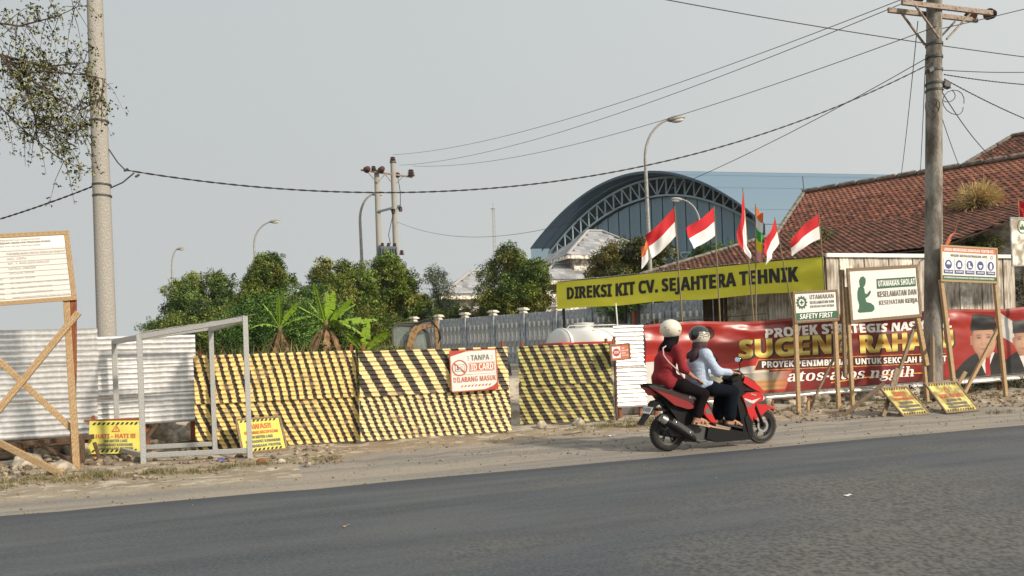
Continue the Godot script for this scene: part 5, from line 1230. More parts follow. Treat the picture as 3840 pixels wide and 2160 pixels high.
# ---------------------------------------------------------------- tiled roofs
func tile_mesh(w: float, l: float, wave: float) -> ArrayMesh:
	var m := MB.new()
	m.sheet(6, 1, func(u, v): return Vector3((u - 0.5) * w, wave * sin(u * TAU) + 0.012 + v * 0.0 + (0.018 if v < 0.5 else 0.0), l * (0.5 - v)))
	m.sheet(6, 1, func(u, v): return Vector3((u - 0.5) * w, wave * sin(u * TAU) + 0.030 - v * 0.028, l * 0.5))
	return m.mesh()

# Tiles over a slope: o ridge end, along the ridge, down the slope; rows shift left by grow per metre (hips)
func tiles(parent: Node, o: Vector3, along: Vector3, down: Vector3, l: float, s: float, mesh: ArrayMesh, w: float, course: float, material: String, cols: Array, parts_at: Callable, gl := 0.0, gr := 0.0):
	var x := along.normalized(); var z := down.normalized(); var y := z.cross(x).normalized()
	if y.y < 0: y = -y
	var b := Basis(x, y, y.cross(x) * -1.0)
	b.z = z
	var xf := []; var cc := []; var singles := 0
	for j in int(s / course):
		var d := (j + 0.5) * course; var x0 := -gl * d; var x1 := l + gr * d
		for i in int((x1 - x0) / w):
			var p := o + z * d + x * (x0 + (i + 0.5 + 0.5 * (j % 2)) * w) + y * (0.006 * rng.randf())
			var tr := Transform3D(b.rotated(y, rng.randf_range(-0.012, 0.012)), p)
			if singles < 300 and parts_at.call(p):
				var q := obj("tile", mesh, tile_mats[rng.randi() % tile_mats.size()], parent); q.transform = tr; singles += 1
			else:
				xf.append(tr); cc.append(cols[rng.randi() % cols.size()] * rng.randf_range(0.75, 1.25))
	var mm := many("tile_field", mesh, xf, material, parent, cc); mm.set_meta("kind", "stuff")

var tile_mats := []
func make_houses():
	for c in [Color(0.33, 0.125, 0.075), Color(0.28, 0.105, 0.065), Color(0.36, 0.15, 0.09), Color(0.24, 0.10, 0.068)]:
		tile_mats.append(mat("tile_%d" % tile_mats.size(), c, 0.9, {"tex": mats.ridge_cement.albedo_texture, "tri": Vector3(1.5, 1.5, 1.5)}))
	var W := Color(1, 1, 1)
	var red := [W, Color(0.88, 0.9, 0.9), Color(1.12, 1.15, 1.15), Color(0.78, 0.82, 0.84)]
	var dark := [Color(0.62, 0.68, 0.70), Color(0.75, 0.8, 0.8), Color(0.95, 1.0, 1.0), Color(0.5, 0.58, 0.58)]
	var w := WALL_DIR; var n := WALL_OUT
	var t := thing("red_tiled_house", "long house roofed in weathered red clay tiles on the right", "house", Vector3(21.0, 0.0, -24.6))
	var tm := tile_mesh(0.18, 0.27, 0.010)
	var dn := (n - Vector3(0, 0.62, 0)); var dlow := (n - Vector3(0, 0.34, 0))
	var near_one := func(p): return true
	tiles(t, Vector3(0, 7.47, 0), w, dn, 9.6, 3.9, tm, 0.175, 0.205, "tile_red", red, near_one)
	var e := Vector3(0, 7.47, 0) + dn.normalized() * 3.85 + Vector3(0, 0.02, 0)
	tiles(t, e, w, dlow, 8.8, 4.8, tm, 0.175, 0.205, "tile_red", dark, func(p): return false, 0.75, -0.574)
	var m := MB.new()
	m.quad(Vector3(0, 7.43, 0), Vector3(0, 7.43, 0) + w * 11.0, e + w * 11.0 - Vector3(0, 0.06, 0), e - Vector3(0, 0.06, 0)); m.quad(e - Vector3(0, 0.06, 0), e + w * 8.8 - Vector3(0, 0.06, 0), e + dlow.normalized() * 4.8 + w * 6.0 - Vector3(0, 0.06, 0), e + dlow.normalized() * 4.8 - w * 3.55 - Vector3(0, 0.06, 0)); obj("roof_deck", m, "wood_dark", t)
	m = MB.new(); m.quad(Vector3(0, 7.43, 0), Vector3(0, 7.43, 0) + w * 11.0, -n * 4 + Vector3(0, 4.9, 0) + w * 11.0, -n * 4 + Vector3(0, 4.9, 0)); obj("rear_slope", m, "tile_red", t)
	for k in 14:
		m = MB.new(); m.beam(w * (k * 0.70 - 0.1) + Vector3(0, 7.55, 0), w * (k * 0.70 + 0.58) + Vector3(0, 7.55 + 0.01 * (k % 3), 0), 0.30, 0.16, 0.05); obj("ridge_tile", m, "ridge_cement", t)
	for k in 6:
		m = MB.new(); var d0 := dn.normalized() * (k * 0.64) + Vector3(0, 7.52, 0); m.beam(d0 - w * 0.05, d0 + dn.normalized() * 0.63 - w * 0.05, 0.18, 0.12, 0.04); obj("verge_tile", m, "ridge_cement", t)
	var low_n := (dlow.normalized() - w * 0.75).normalized()
	for k in 8:
		m = MB.new(); var d0 := e + low_n * (k * 0.70) + Vector3(0, 0.06, 0); m.beam(d0, d0 + low_n * 0.69, 0.2, 0.12, 0.04); obj("hip_tile", m, "ridge_cement", t)
	m = MB.new(); m.quad(e + Vector3(0, -0.1, 0), Vector3(0, 7.4, 0), -n * 4 + Vector3(0, 4.9, 0), Vector3(e.x, 0.8, e.z)); m.quad(Vector3(e.x, 0.8, e.z), e + Vector3(0, -0.1, 0), e + w * 8.7 + Vector3(0, -0.1, 0), Vector3(e.x, 0.8, e.z) + w * 8.7); obj("wall", m, "wall_cream", t)
	m = MB.new(); m.beam(Vector3(-0.05, 7.5, 0), Vector3(-0.1, 8.15, 0), 0.025, 0.025); m.beam(Vector3(-0.2, 7.62, 0), Vector3(0.15, 7.62, 0), 0.03, 0.03); obj("lightning_rod", m, "steel_dark", t)
	# second, higher roof behind it
	var t2 := thing("red_tiled_house", "higher red tiled hip roof rising behind the long roof at the right edge", "house", Vector3(32.9, 0.0, -24.9))
	var v2 := (Vector3(29.8, 9.1, -25.9) - Vector3(32.9, 10.6, -24.9))
	var dn2 := (n - Vector3(0, 0.75, 0))
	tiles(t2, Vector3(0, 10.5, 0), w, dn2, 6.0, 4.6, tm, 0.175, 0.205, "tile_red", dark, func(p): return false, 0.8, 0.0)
	m = MB.new()
	var hipd := (dn2.normalized() - w * 0.8)
	m.quad(Vector3(0, 10.46, 0), Vector3(0, 10.46, 0) + w * 7.0, Vector3(0, 10.46, 0) + dn2.normalized() * 4.6 + w * 7.0, Vector3(0, 10.46, 0) + hipd * 4.6); obj("roof_deck", m, "wood_dark", t2)
	for k in 7:
		m = MB.new(); var d0 := Vector3(0, 10.55, 0) + hipd * (k * 0.66); m.beam(d0, d0 + hipd * 0.65, 0.22, 0.14, 0.04); obj("hip_tile", m, "ridge_cement", t2)
	for k in 8:
		m = MB.new(); m.beam(Vector3(0, 10.58, 0) + w * (k * 0.7), Vector3(0, 10.58, 0) + w * (k * 0.7 + 0.68), 0.26, 0.16, 0.05); obj("ridge_tile", m, "ridge_cement", t2)
	m = MB.new(); m.abox(Vector3(0.5, 3.4, -1.0), Vector3(5, 7, 5)); obj("wall", m, "wall_cream", t2)
	# grey tiled houses before the hall
	var gm := tile_mesh(0.52, 0.62, 0.006)
	var grey := [W, Color(0.86, 0.88, 0.92), Color(1.12, 1.08, 1.05), Color(0.95, 0.93, 0.92)]
	var never := func(p): return false
	var rd := Vector3(0.948, 0, 0.317)
	for h in [[Vector3(27.3, 0, -59.4), 1.4, 11.75, 4.6, 0.70, "grey tiled hip roof house close in front of the arched hall"], [Vector3(16.7, 0, -59.8), 4.2, 8.25, 4.4, 0.62, "pale grey tiled hip roof house behind the loose tree"], [Vector3(23.2, 0, -57.4), 5.2, 8.55, 3.4, 0.55, "low pale tiled roof below the grey hip roof"]]:
		var g := thing("grey_tiled_house", h[5], "house", h[0])
		var turn := Basis(Vector3.UP, 0.35)
		var along: Vector3 = turn * rd; var out: Vector3 = along.cross(Vector3.UP)
		if out.z < 0: out = -out
		var top := Vector3(0, h[2], 0); var pitch: float = h[4]; var sl: float = h[3]
		var df := (out - Vector3(0, pitch, 0)).normalized(); var dl := (-along - Vector3(0, pitch, 0)).normalized(); var dr := (along - Vector3(0, pitch, 0)).normalized()
		var q := df.length() / Vector2(df.x, df.z).length()
		var hip := 1.0 / q
		tiles(g, top, along, df, h[1], sl, gm, 0.5, 0.5, "tile_grey", grey, never, hip, hip)
		tiles(g, top, out, dl, 0.0, sl, gm, 0.5, 0.5, "tile_grey", grey, never, hip, hip)
		tiles(g, top + along * h[1], out, dr, 0.0, sl, gm, 0.5, 0.5, "tile_grey", grey, never, hip, hip)
		m = MB.new(); var k0 := Vector3(0, -0.05, 0)
		var fl := top + df * sl - along * (hip * sl); var fr = top + along * h[1] + df * sl + along * (hip * sl)
		var bl := fl - out * (2.0 * hip * sl); var br = fr - out * (2.0 * hip * sl)
		m.quad(top + k0, top + along * h[1] + k0, fr + k0, fl + k0); m.tri(top + k0, fl + k0, bl + k0); m.tri(top + along * h[1] + k0, br + k0, fr + k0); m.quad(top + k0, bl + k0, br + k0, top + along * h[1] + k0)
		obj("roof_deck", m, "ridge_cement", g)
		for hp in [[top, fl], [top + along * h[1], fr], [top, top + along * h[1]]]:
			m = MB.new(); m.beam(hp[0] + Vector3(0, 0.08, 0), hp[1] + Vector3(0, 0.08, 0), 0.24, 0.16, 0.04); obj("hip_cap", m, "cap_grey", g)
		m = MB.new(); m.beam(fl + Vector3(0, -0.15, 0), fr + Vector3(0, -0.15, 0), 0.12, 0.28, 0.02); m.beam(fl + Vector3(0, -0.15, 0), bl + Vector3(0, -0.15, 0), 0.12, 0.28, 0.02); m.beam(fr + Vector3(0, -0.15, 0), br + Vector3(0, -0.15, 0), 0.12, 0.28, 0.02); obj("fascia", m, "wall_cream", g)
		m = MB.new(); var ins := out * -0.5 
		var c := [fl.lerp(br, 0.1), fr.lerp(bl, 0.1), br.lerp(fl, 0.1), bl.lerp(fr, 0.1)]
		for k in 4:
			var a: Vector3 = c[k]; var b: Vector3 = c[(k + 1) % 4]
			m.quad(Vector3(a.x, 0.5, a.z), Vector3(a.x, a.y - 0.1, a.z), Vector3(b.x, a.y - 0.1, b.z), Vector3(b.x, 0.5, b.z))
		obj("wall", m, "wall_cream", g)

# ---------------------------------------------------------------- vegetation
func clump(n: int, leaf: float, slim: float, sd: int, spread := 1.0) -> ArrayMesh:
	# a puff of n small pointed leaves in a unit ball
	rng.seed = sd; var m := MB.new(); m.colored = true
	for k in n:
		var d := Vector3(rng.randfn(), rng.randfn(), rng.randfn()).normalized() * pow(rng.randf(), 0.45) * spread
		var x := Vector3(rng.randfn(), rng.randfn() * 0.6 - 0.2, rng.randfn()).normalized()
		var y := (Vector3(rng.randfn(), rng.randfn() + 1.2, rng.randfn())).cross(x).normalized()
		var s := leaf * rng.randf_range(0.7, 1.3); var z := x.cross(y); var g := rng.randf_range(0.75, 1.25)
		m.tint = Color(g, g, g)
		var up := z if z.y > 0 else -z
		var a := d - x * s; var b := d + y * s * slim + up * s * 0.15; var c := d + x * s - up * s * 0.2; var e := d - y * s * slim + up * s * 0.15
		var nn := (up + d * 0.7).normalized(); var i := m.vert(a, nn); m.vert(b, nn); m.vert(c, nn); m.vert(e, nn)
		for q in [0, 1, 2, 0, 2, 3]: m.ix.append(i + q)
	return m.mesh()

func shade(base: Array) -> Color:
	var c: Color = base[rng.randi() % base.size()]
	return c * rng.randf_range(0.8, 1.2)

# Tree: tapered trunk with limbs, crown of leaf puffs gathered in clumps over an uneven envelope
func tree(called: String, label: String, foot: Vector3, mid: Vector3, r: Vector3, kind: String, greens: Array, blobs: int, per: int, mesh: ArrayMesh, puff: float, sd: int, group := "trees beyond the wall", trunk := 0.14):
	rng.seed = sd
	var t := thing(called, label, "tree", foot, 0.0, group)
	var c := mid - foot; var centres := []; r *= Vector3(1.2, 1.0, 1.2)
	for k in blobs:
		var d := Vector3(rng.randfn(), rng.randfn(), rng.randfn()).normalized() * pow(rng.randf(), 0.4)
		var p := Vector3(d.x * r.x, d.y * r.y, d.z * r.z)
		if kind == "cone":
			var y := pow(rng.randf(), 1.3); var w := pow(1.0 - y, 0.55) * 1.0 + 0.06; var a := rng.randf() * TAU; var q := sqrt(rng.randf())
			p = Vector3(cos(a) * q * w * r.x, (y * 2.0 - 1.0) * r.y, sin(a) * q * w * r.z)
		centres.append([c + p, puff * rng.randf_range(1.5, 2.8) * (0.85 if kind == "cone" else 1.0)])
	var base := minf(c.y - r.y * 0.5, c.y)
	var m := MB.new(); var lean := Vector3(rng.randf_range(-0.15, 0.15), 0, rng.randf_range(-0.15, 0.15))
	m.tube([Vector3(0, -0.2, 0), Vector3(0, base * 0.5, 0) + lean, c * Vector3(0.9, 1, 0.9) + Vector3(0, r.y * 0.45, 0)], [trunk, trunk * 0.75, trunk * 0.2], 9); obj("trunk", m, "bark", t)
	var xf := []; var cols := []
	m = MB.new()
	for b in centres:
		if rng.randf() < 0.5:
			var s := Vector3(c.x * 0.8, lerpf(base * 0.7, b[0].y, 0.5), c.z * 0.8)
			m.tube([s, s.lerp(b[0], 0.5) + Vector3(0, 0.1, 0), b[0]], [trunk * 0.35, trunk * 0.2, trunk * 0.06], 5, false)
		var col := shade(greens)
		for k in per:
			var d := Vector3(rng.randfn(), rng.randfn() * 0.85 + 0.12, rng.randfn()).normalized()
			var p: Vector3 = b[0] + d * b[1] * rng.randf_range(0.55, 1.0)
			xf.append(Transform3D(Basis(Vector3(rng.randfn(), rng.randfn(), rng.randfn()).normalized(), rng.randf() * TAU) * Basis.from_scale(Vector3.ONE * puff * rng.randf_range(0.55, 1.0)), p))
			cols.append(col * rng.randf_range(0.8, 1.2))
	obj("limb", m, "bark", t)
	many("crown", mesh, xf, "leaf", t, cols).set_meta("kind", "stuff")

func make_trees():
	var dense := clump(30, 0.24, 0.5, 101); var fine := clump(36, 0.20, 0.38, 102); var loose := clump(14, 0.24, 0.36, 103, 1.2)
	var dark := [Color(0.085, 0.15, 0.02), Color(0.125, 0.195, 0.026), Color(0.06, 0.105, 0.016), Color(0.16, 0.20, 0.026)]
	var olive := [Color(0.115, 0.175, 0.018), Color(0.15, 0.20, 0.02), Color(0.075, 0.125, 0.014), Color(0.18, 0.19, 0.024)]
	var fresh := [Color(0.08, 0.19, 0.025), Color(0.12, 0.24, 0.035), Color(0.055, 0.12, 0.018)]
	tree("round_tree", "rounded dark tree farthest left with a hooked lamp in it", Vector3(-3.7, 0.8, -54.0), Vector3(-3.7, 5.0, -54.0), Vector3(2.0, 2.4, 2.0), "round", dark, 60, 40, dense, 0.34, 11)
	tree("cone_tree", "tallest dark pointed tree on the left behind a street lamp", Vector3(0.3, 0.8, -50.5), Vector3(0.2, 4.9, -50.5), Vector3(2.2, 3.1, 2.2), "cone", olive, 75, 44, dense, 0.34, 12)
	tree("bushy_tree", "fresh green bushy tree in front of the tall dark one", Vector3(0.2, 0.8, -31.6), Vector3(0.1, 2.7, -31.6), Vector3(1.5, 1.35, 1.4), "round", fresh, 55, 34, fine, 0.26, 13)
	tree("bushy_tree", "mid green bushy tree filling between the tall dark tree and the banana plants", Vector3(1.9, 0.8, -40.0), Vector3(1.9, 3.4, -40.0), Vector3(1.4, 1.6, 1.3), "round", fresh, 45, 36, fine, 0.28, 28)
	tree("bushy_tree", "broad green bush under the round dark tree on the far left", Vector3(-3.4, 0.8, -46.0), Vector3(-3.4, 2.9, -46.0), Vector3(2.4, 1.2, 1.6), "round", dark, 50, 36, fine, 0.28, 29)
	tree("bushy_tree", "green bush at the wall foot below the dense olive tree", Vector3(5.6, 0.8, -41.0), Vector3(5.6, 2.8, -41.0), Vector3(1.6, 1.1, 1.3), "round", olive, 40, 34, fine, 0.28, 30)
	tree("bushy_tree", "low dark bush left of the fresh green tree", Vector3(-2.6, 0.8, -40), Vector3(-2.7, 3.0, -40), Vector3(2.2, 1.2, 1.5), "round", dark, 45, 34, dense, 0.28, 19)
	tree("round_tree", "dark rounded tree behind the banana plants", Vector3(4.2, 0.8, -45.0), Vector3(4.3, 4.4, -45.0), Vector3(2.1, 2.6, 2.0), "round", olive, 65, 40, dense, 0.34, 14)
	tree("dark_tree", "shadowy tree between banana plants and fresh green tree", Vector3(2.4, 0.8, -36.0), Vector3(2.4, 3.0, -36.0), Vector3(1.3, 1.6, 1.3), "round", dark, 40, 36, dense, 0.28, 15)
	tree("cone_tree", "dense olive pointed tree below the twin poles", Vector3(7.7, 0.8, -46.2), Vector3(7.7, 4.3, -46.2), Vector3(2.4, 3.0, 2.2), "cone", olive, 85, 46, dense, 0.34, 16)
	tree("slender_tree", "slender pale leaved tree right of the dense olive one", Vector3(10.1, 0.8, -44.0), Vector3(10.1, 4.4, -44.0), Vector3(1.0, 2.0, 1.0), "cone", [Color(0.06, 0.10, 0.04), Color(0.08, 0.12, 0.045)], 45, 20, loose, 0.34, 17)
	tree("loose_tree", "loose open tree with visible limbs before the pale tiled house", Vector3(13.5, 0.8, -38.7), Vector3(13.5, 4.75, -38.7), Vector3(1.75, 2.5, 1.6), "round", olive, 70, 40, dense, 0.30, 18, "trees beyond the wall", 0.12)
	tree("round_tree", "golden green tree below the hall behind the tall street lamp", Vector3(19.0, 0.8, -35.8), Vector3(19.0, 5.2, -35.8), Vector3(1.75, 2.3, 1.7), "round", [Color(0.15, 0.13, 0.018), Color(0.09, 0.10, 0.016), Color(0.05, 0.07, 0.013)], 70, 40, dense, 0.32, 20)
	tree("bushy_tree", "green shrubby tree behind the flags at the hall foot", Vector3(22.0, 0.8, -32.6), Vector3(22.0, 5.4, -32.6), Vector3(1.2, 1.2, 1.2), "round", fresh, 34, 30, fine, 0.26, 21)
	tree("small_tree", "small bright shrub growing over the shed roof edge", Vector3(14.8, 0.8, -29.5), Vector3(14.8, 3.4, -29.5), Vector3(1.3, 0.8, 1.0), "round", fresh, 24, 26, fine, 0.24, 22)
	tree("small_tree", "dark shrub behind the wall under the pale tiled house", Vector3(10.8, 0.8, -41.0), Vector3(10.8, 3.0, -41.0), Vector3(1.5, 0.9, 1.0), "round", dark, 34, 30, fine, 0.26, 23)
	tree("small_tree", "leafy shrub against the red tiled roof behind the rightmost flag", Vector3(17.6, 0.8, -20.2), Vector3(17.6, 4.35, -20.2), Vector3(0.9, 0.75, 0.6), "round", [Color(0.11, 0.15, 0.03), Color(0.07, 0.11, 0.02)], 26, 16, loose, 0.20, 24)
	tree("small_tree", "yellow green shrub against the red roof left of the concrete pole", Vector3(19.3, 0.8, -17.8), Vector3(19.3, 3.95, -17.8), Vector3(0.5, 0.35, 0.4), "round", [Color(0.16, 0.18, 0.03), Color(0.10, 0.13, 0.02)], 16, 16, fine, 0.16, 25)
	tree("small_tree", "shrub top behind the equipment board against the red roof", Vector3(20.6, 0.8, -16.6), Vector3(20.6, 4.0, -16.6), Vector3(0.5, 0.4, 0.4), "round", [Color(0.14, 0.15, 0.025), Color(0.09, 0.10, 0.02)], 16, 16, fine, 0.16, 26)
	tree("small_tree", "dark shrub beside the cream hoarding at the right edge", Vector3(21.2, 0.8, -15.3), Vector3(21.2, 3.1, -15.3), Vector3(0.6, 0.6, 0.5), "round", [Color(0.12, 0.12, 0.02), Color(0.07, 0.085, 0.015)], 20, 18, fine, 0.18, 27)
	# dry bush growing on the red roof
	rng.seed = 40
	var t := thing("dry_bush", "straw coloured dry bush growing on the red tiled roof", "bush", Vector3(21.75, 5.72, -17.65)); var m := MB.new(); m.colored = true
	for k in 620:
		var d := Vector3(rng.randfn(), rng.randfn() * 0.6 + 0.35, rng.randfn() + 0.4).normalized() * rng.randf_range(0.35, 0.85)
		var s := rng.randf_range(0.7, 1.2); m.tint = Color(0.60 * s, 0.46 * s, 0.22 * s)
		m.beam(d * 0.1, d + Vector3(0, -0.12, 0), 0.012, 0.012)
		var e := d + Vector3(rng.randfn(), rng.randfn(), rng.randfn()) * 0.1; m.beam(d * 0.7, e, 0.016, 0.008)
	obj("stalks", m, mat("straw", Color(1, 1, 1), 0.9, {"vcol": true}), t)
	# overhanging tree at the left edge
	t = thing("overhanging_tree", "thin leaved branches hanging into the upper left corner", "tree", Vector3(-6.9, -0.1, -13.9))
	var org := Vector3(-6.9, -0.1, -13.9)
	var main := [
		[[Vector3(-6.9, -0.1, -13.9), Vector3(-6.75, 2.6, -13.87), Vector3(-6.24, 4.93, -13.7), Vector3(-5.62, 6.92, -13.5)], 0.16, 0.07],
		[[Vector3(-6.24, 4.93, -13.7), Vector3(-4.95, 6.0, -13.28), Vector3(-3.81, 6.0, -12.9), Vector3(-3.48, 5.71, -12.8), Vector3(-3.19, 5.73, -12.7), Vector3(-2.59, 5.62, -12.4), Vector3(-2.28, 5.54, -12.3)], 0.034, 0.005],
		[[Vector3(-3.81, 6.0, -12.9), Vector3(-3.43, 5.43, -12.7), Vector3(-3.30, 5.0, -12.6), Vector3(-3.29, 4.64, -12.6)], 0.024, 0.006],
		[[Vector3(-4.95, 6.0, -13.28), Vector3(-4.09, 6.5, -12.9), Vector3(-3.46, 6.35, -12.6), Vector3(-2.94, 6.51, -12.5), Vector3(-2.6, 6.67, -12.4)], 0.022, 0.004],
		[[Vector3(-3.81, 6.0, -12.9), Vector3(-3.24, 5.91, -13.0), Vector3(-2.66, 6.07, -13.1)], 0.022, 0.006],
		[[Vector3(-3.48, 5.71, -12.8), Vector3(-2.98, 5.23, -12.3), Vector3(-2.61, 4.98, -12.1), Vector3(-2.29, 5.15, -12.0)], 0.02, 0.005],
		[[Vector3(-6.24, 4.93, -13.7), Vector3(-4.7, 4.9, -13.2), Vector3(-3.84, 5.21, -12.9), Vector3(-3.5, 4.83, -12.8), Vector3(-3.0, 4.38, -12.6), Vector3(-2.64, 4.18, -12.5)], 0.022, 0.004],
		[[Vector3(-3.30, 5.0, -12.6), Vector3(-2.98, 4.8, -12.7), Vector3(-2.69, 4.91, -12.8)], 0.016, 0.005]]
	m = MB.new()
	for b in main:
		for k in b[0].size(): b[0][k] += Vector3(0.14, 0.28, -0.22) if b[0][k].y > 0.0 else Vector3.ZERO
		var pts: Array = b[0].map(func(p): return p - org); var rr := []
		for k in pts.size(): rr.append(lerpf(b[1], b[2], k / float(pts.size() - 1)))
		m.tube(pts, rr, 7)
	obj("limb", m, "bark", t)
	m = MB.new(); var xf := []; var cols := []
	for k in 430:
		var b: Array = main[rng.randi_range(1, main.size() - 1)][0]; var i := rng.randi_range(0, b.size() - 2)
		if b[i].x < -5.2: continue
		var s: Vector3 = b[i].lerp(b[i + 1], rng.randf()) - org
		var e := s + Vector3(rng.randf_range(-0.35, 0.45), rng.randf_range(-0.85, 0.45), rng.randf_range(-0.5, 0.5)) * rng.randf_range(0.3, 1.1)
		var mid := s.lerp(e, 0.55) + Vector3(0, 0.09, 0)
		m.tube([s, mid, e], [0.006, 0.004, 0.002], 4, false)
		var leafy := rng.randf() < 0.72
		for q in (7 if leafy else 2):
			var p := mid.lerp(e, rng.randf()) + Vector3(rng.randfn(), rng.randfn() - 0.3, rng.randfn()) * 0.05
			xf.append(Transform3D(Basis(Vector3(rng.randfn(), rng.randfn(), rng.randfn()).normalized(), rng.randf() * TAU) * Basis.from_scale(Vector3.ONE * rng.randf_range(0.035, 0.06)), p))
			cols.append(shade([Color(0.30, 0.33, 0.07), Color(0.20, 0.23, 0.05), Color(0.36, 0.36, 0.12)]))
	obj("twigs", m, "bark", t)
	many("crown", clump(4, 0.42, 0.6, 104), xf, "leaf", t, cols).set_meta("kind", "stuff")

func banana_leaf(t: Node3D, base: Vector3, dir: Vector3, length: float, width: float, droop: float, sd: int, material := "banana_leaf"):
	rng.seed = sd; var m := MB.new(); m.colored = true
	var side := dir.cross(Vector3.UP).normalized()
	if side.length() < 0.5: side = Vector3.RIGHT
	side = side.rotated(dir.normalized(), rng.randf_range(-0.7, 0.7))
	var n := 26; var spine := []
	for k in n + 1:
		var s := k / float(n); spine.append(base + dir * (s * length) + Vector3(0, -droop * s * s * length, 0))
	m.tint = Color(1.3, 1.15, 0.9); m.tube(spine, range(n + 1).map(func(k): return lerpf(0.018, 0.004, k / float(n)) * (1.0 if material == "banana_leaf" else 0.4)), 5)
	for sg in [-1.0, 1.0]:
		var tear := 0.0
		for k in range(int(n * 0.14), n):
			if rng.randf() < 0.3: tear = rng.randf_range(-0.45, 0.12)
			if rng.randf() < 0.10: continue
			var s0 := k / float(n); var s1 := (k + (0.8 if rng.randf() < 0.2 else 1.0)) / float(n)
			var w0 := width * pow(sin(PI * clampf((s0 - 0.10) / 0.92, 0.02, 1.0)), 0.55); var w1 := width * pow(sin(PI * clampf((s1 - 0.10) / 0.92, 0.02, 0.995)), 0.55)
			var rag := rng.randf_range(0.72, 1.1); w0 *= rag; w1 *= rag
			var a: Vector3 = spine[k]; var b: Vector3 = spine[k].lerp(spine[k + 1], (s1 - s0) * n)
			var o0 = (side * sg + Vector3(0, 0.25 + tear - 0.3, 0)).normalized(); var up = o0.cross(dir).normalized()
			var g := rng.randf_range(0.75, 1.3); m.tint = Color(g, g, g * 0.9)
			var a1 = a + o0 * w0 * 0.5 + Vector3(0, 0.02, 0); var b1 = b + o0 * w1 * 0.5 + Vector3(0, 0.02, 0)
			var a2 = a + o0 * w0 + Vector3(0, -0.12 * w0, 0) + dir * 0.03; var b2 = b + o0 * w1 + Vector3(0, -0.12 * w1, 0) + dir * 0.03
			m.quad(a, a1, b1, b); m.quad(a1, a2, b2, b1)
	obj("leaf" if material == "banana_leaf" else "dead_leaf", m, material, t)

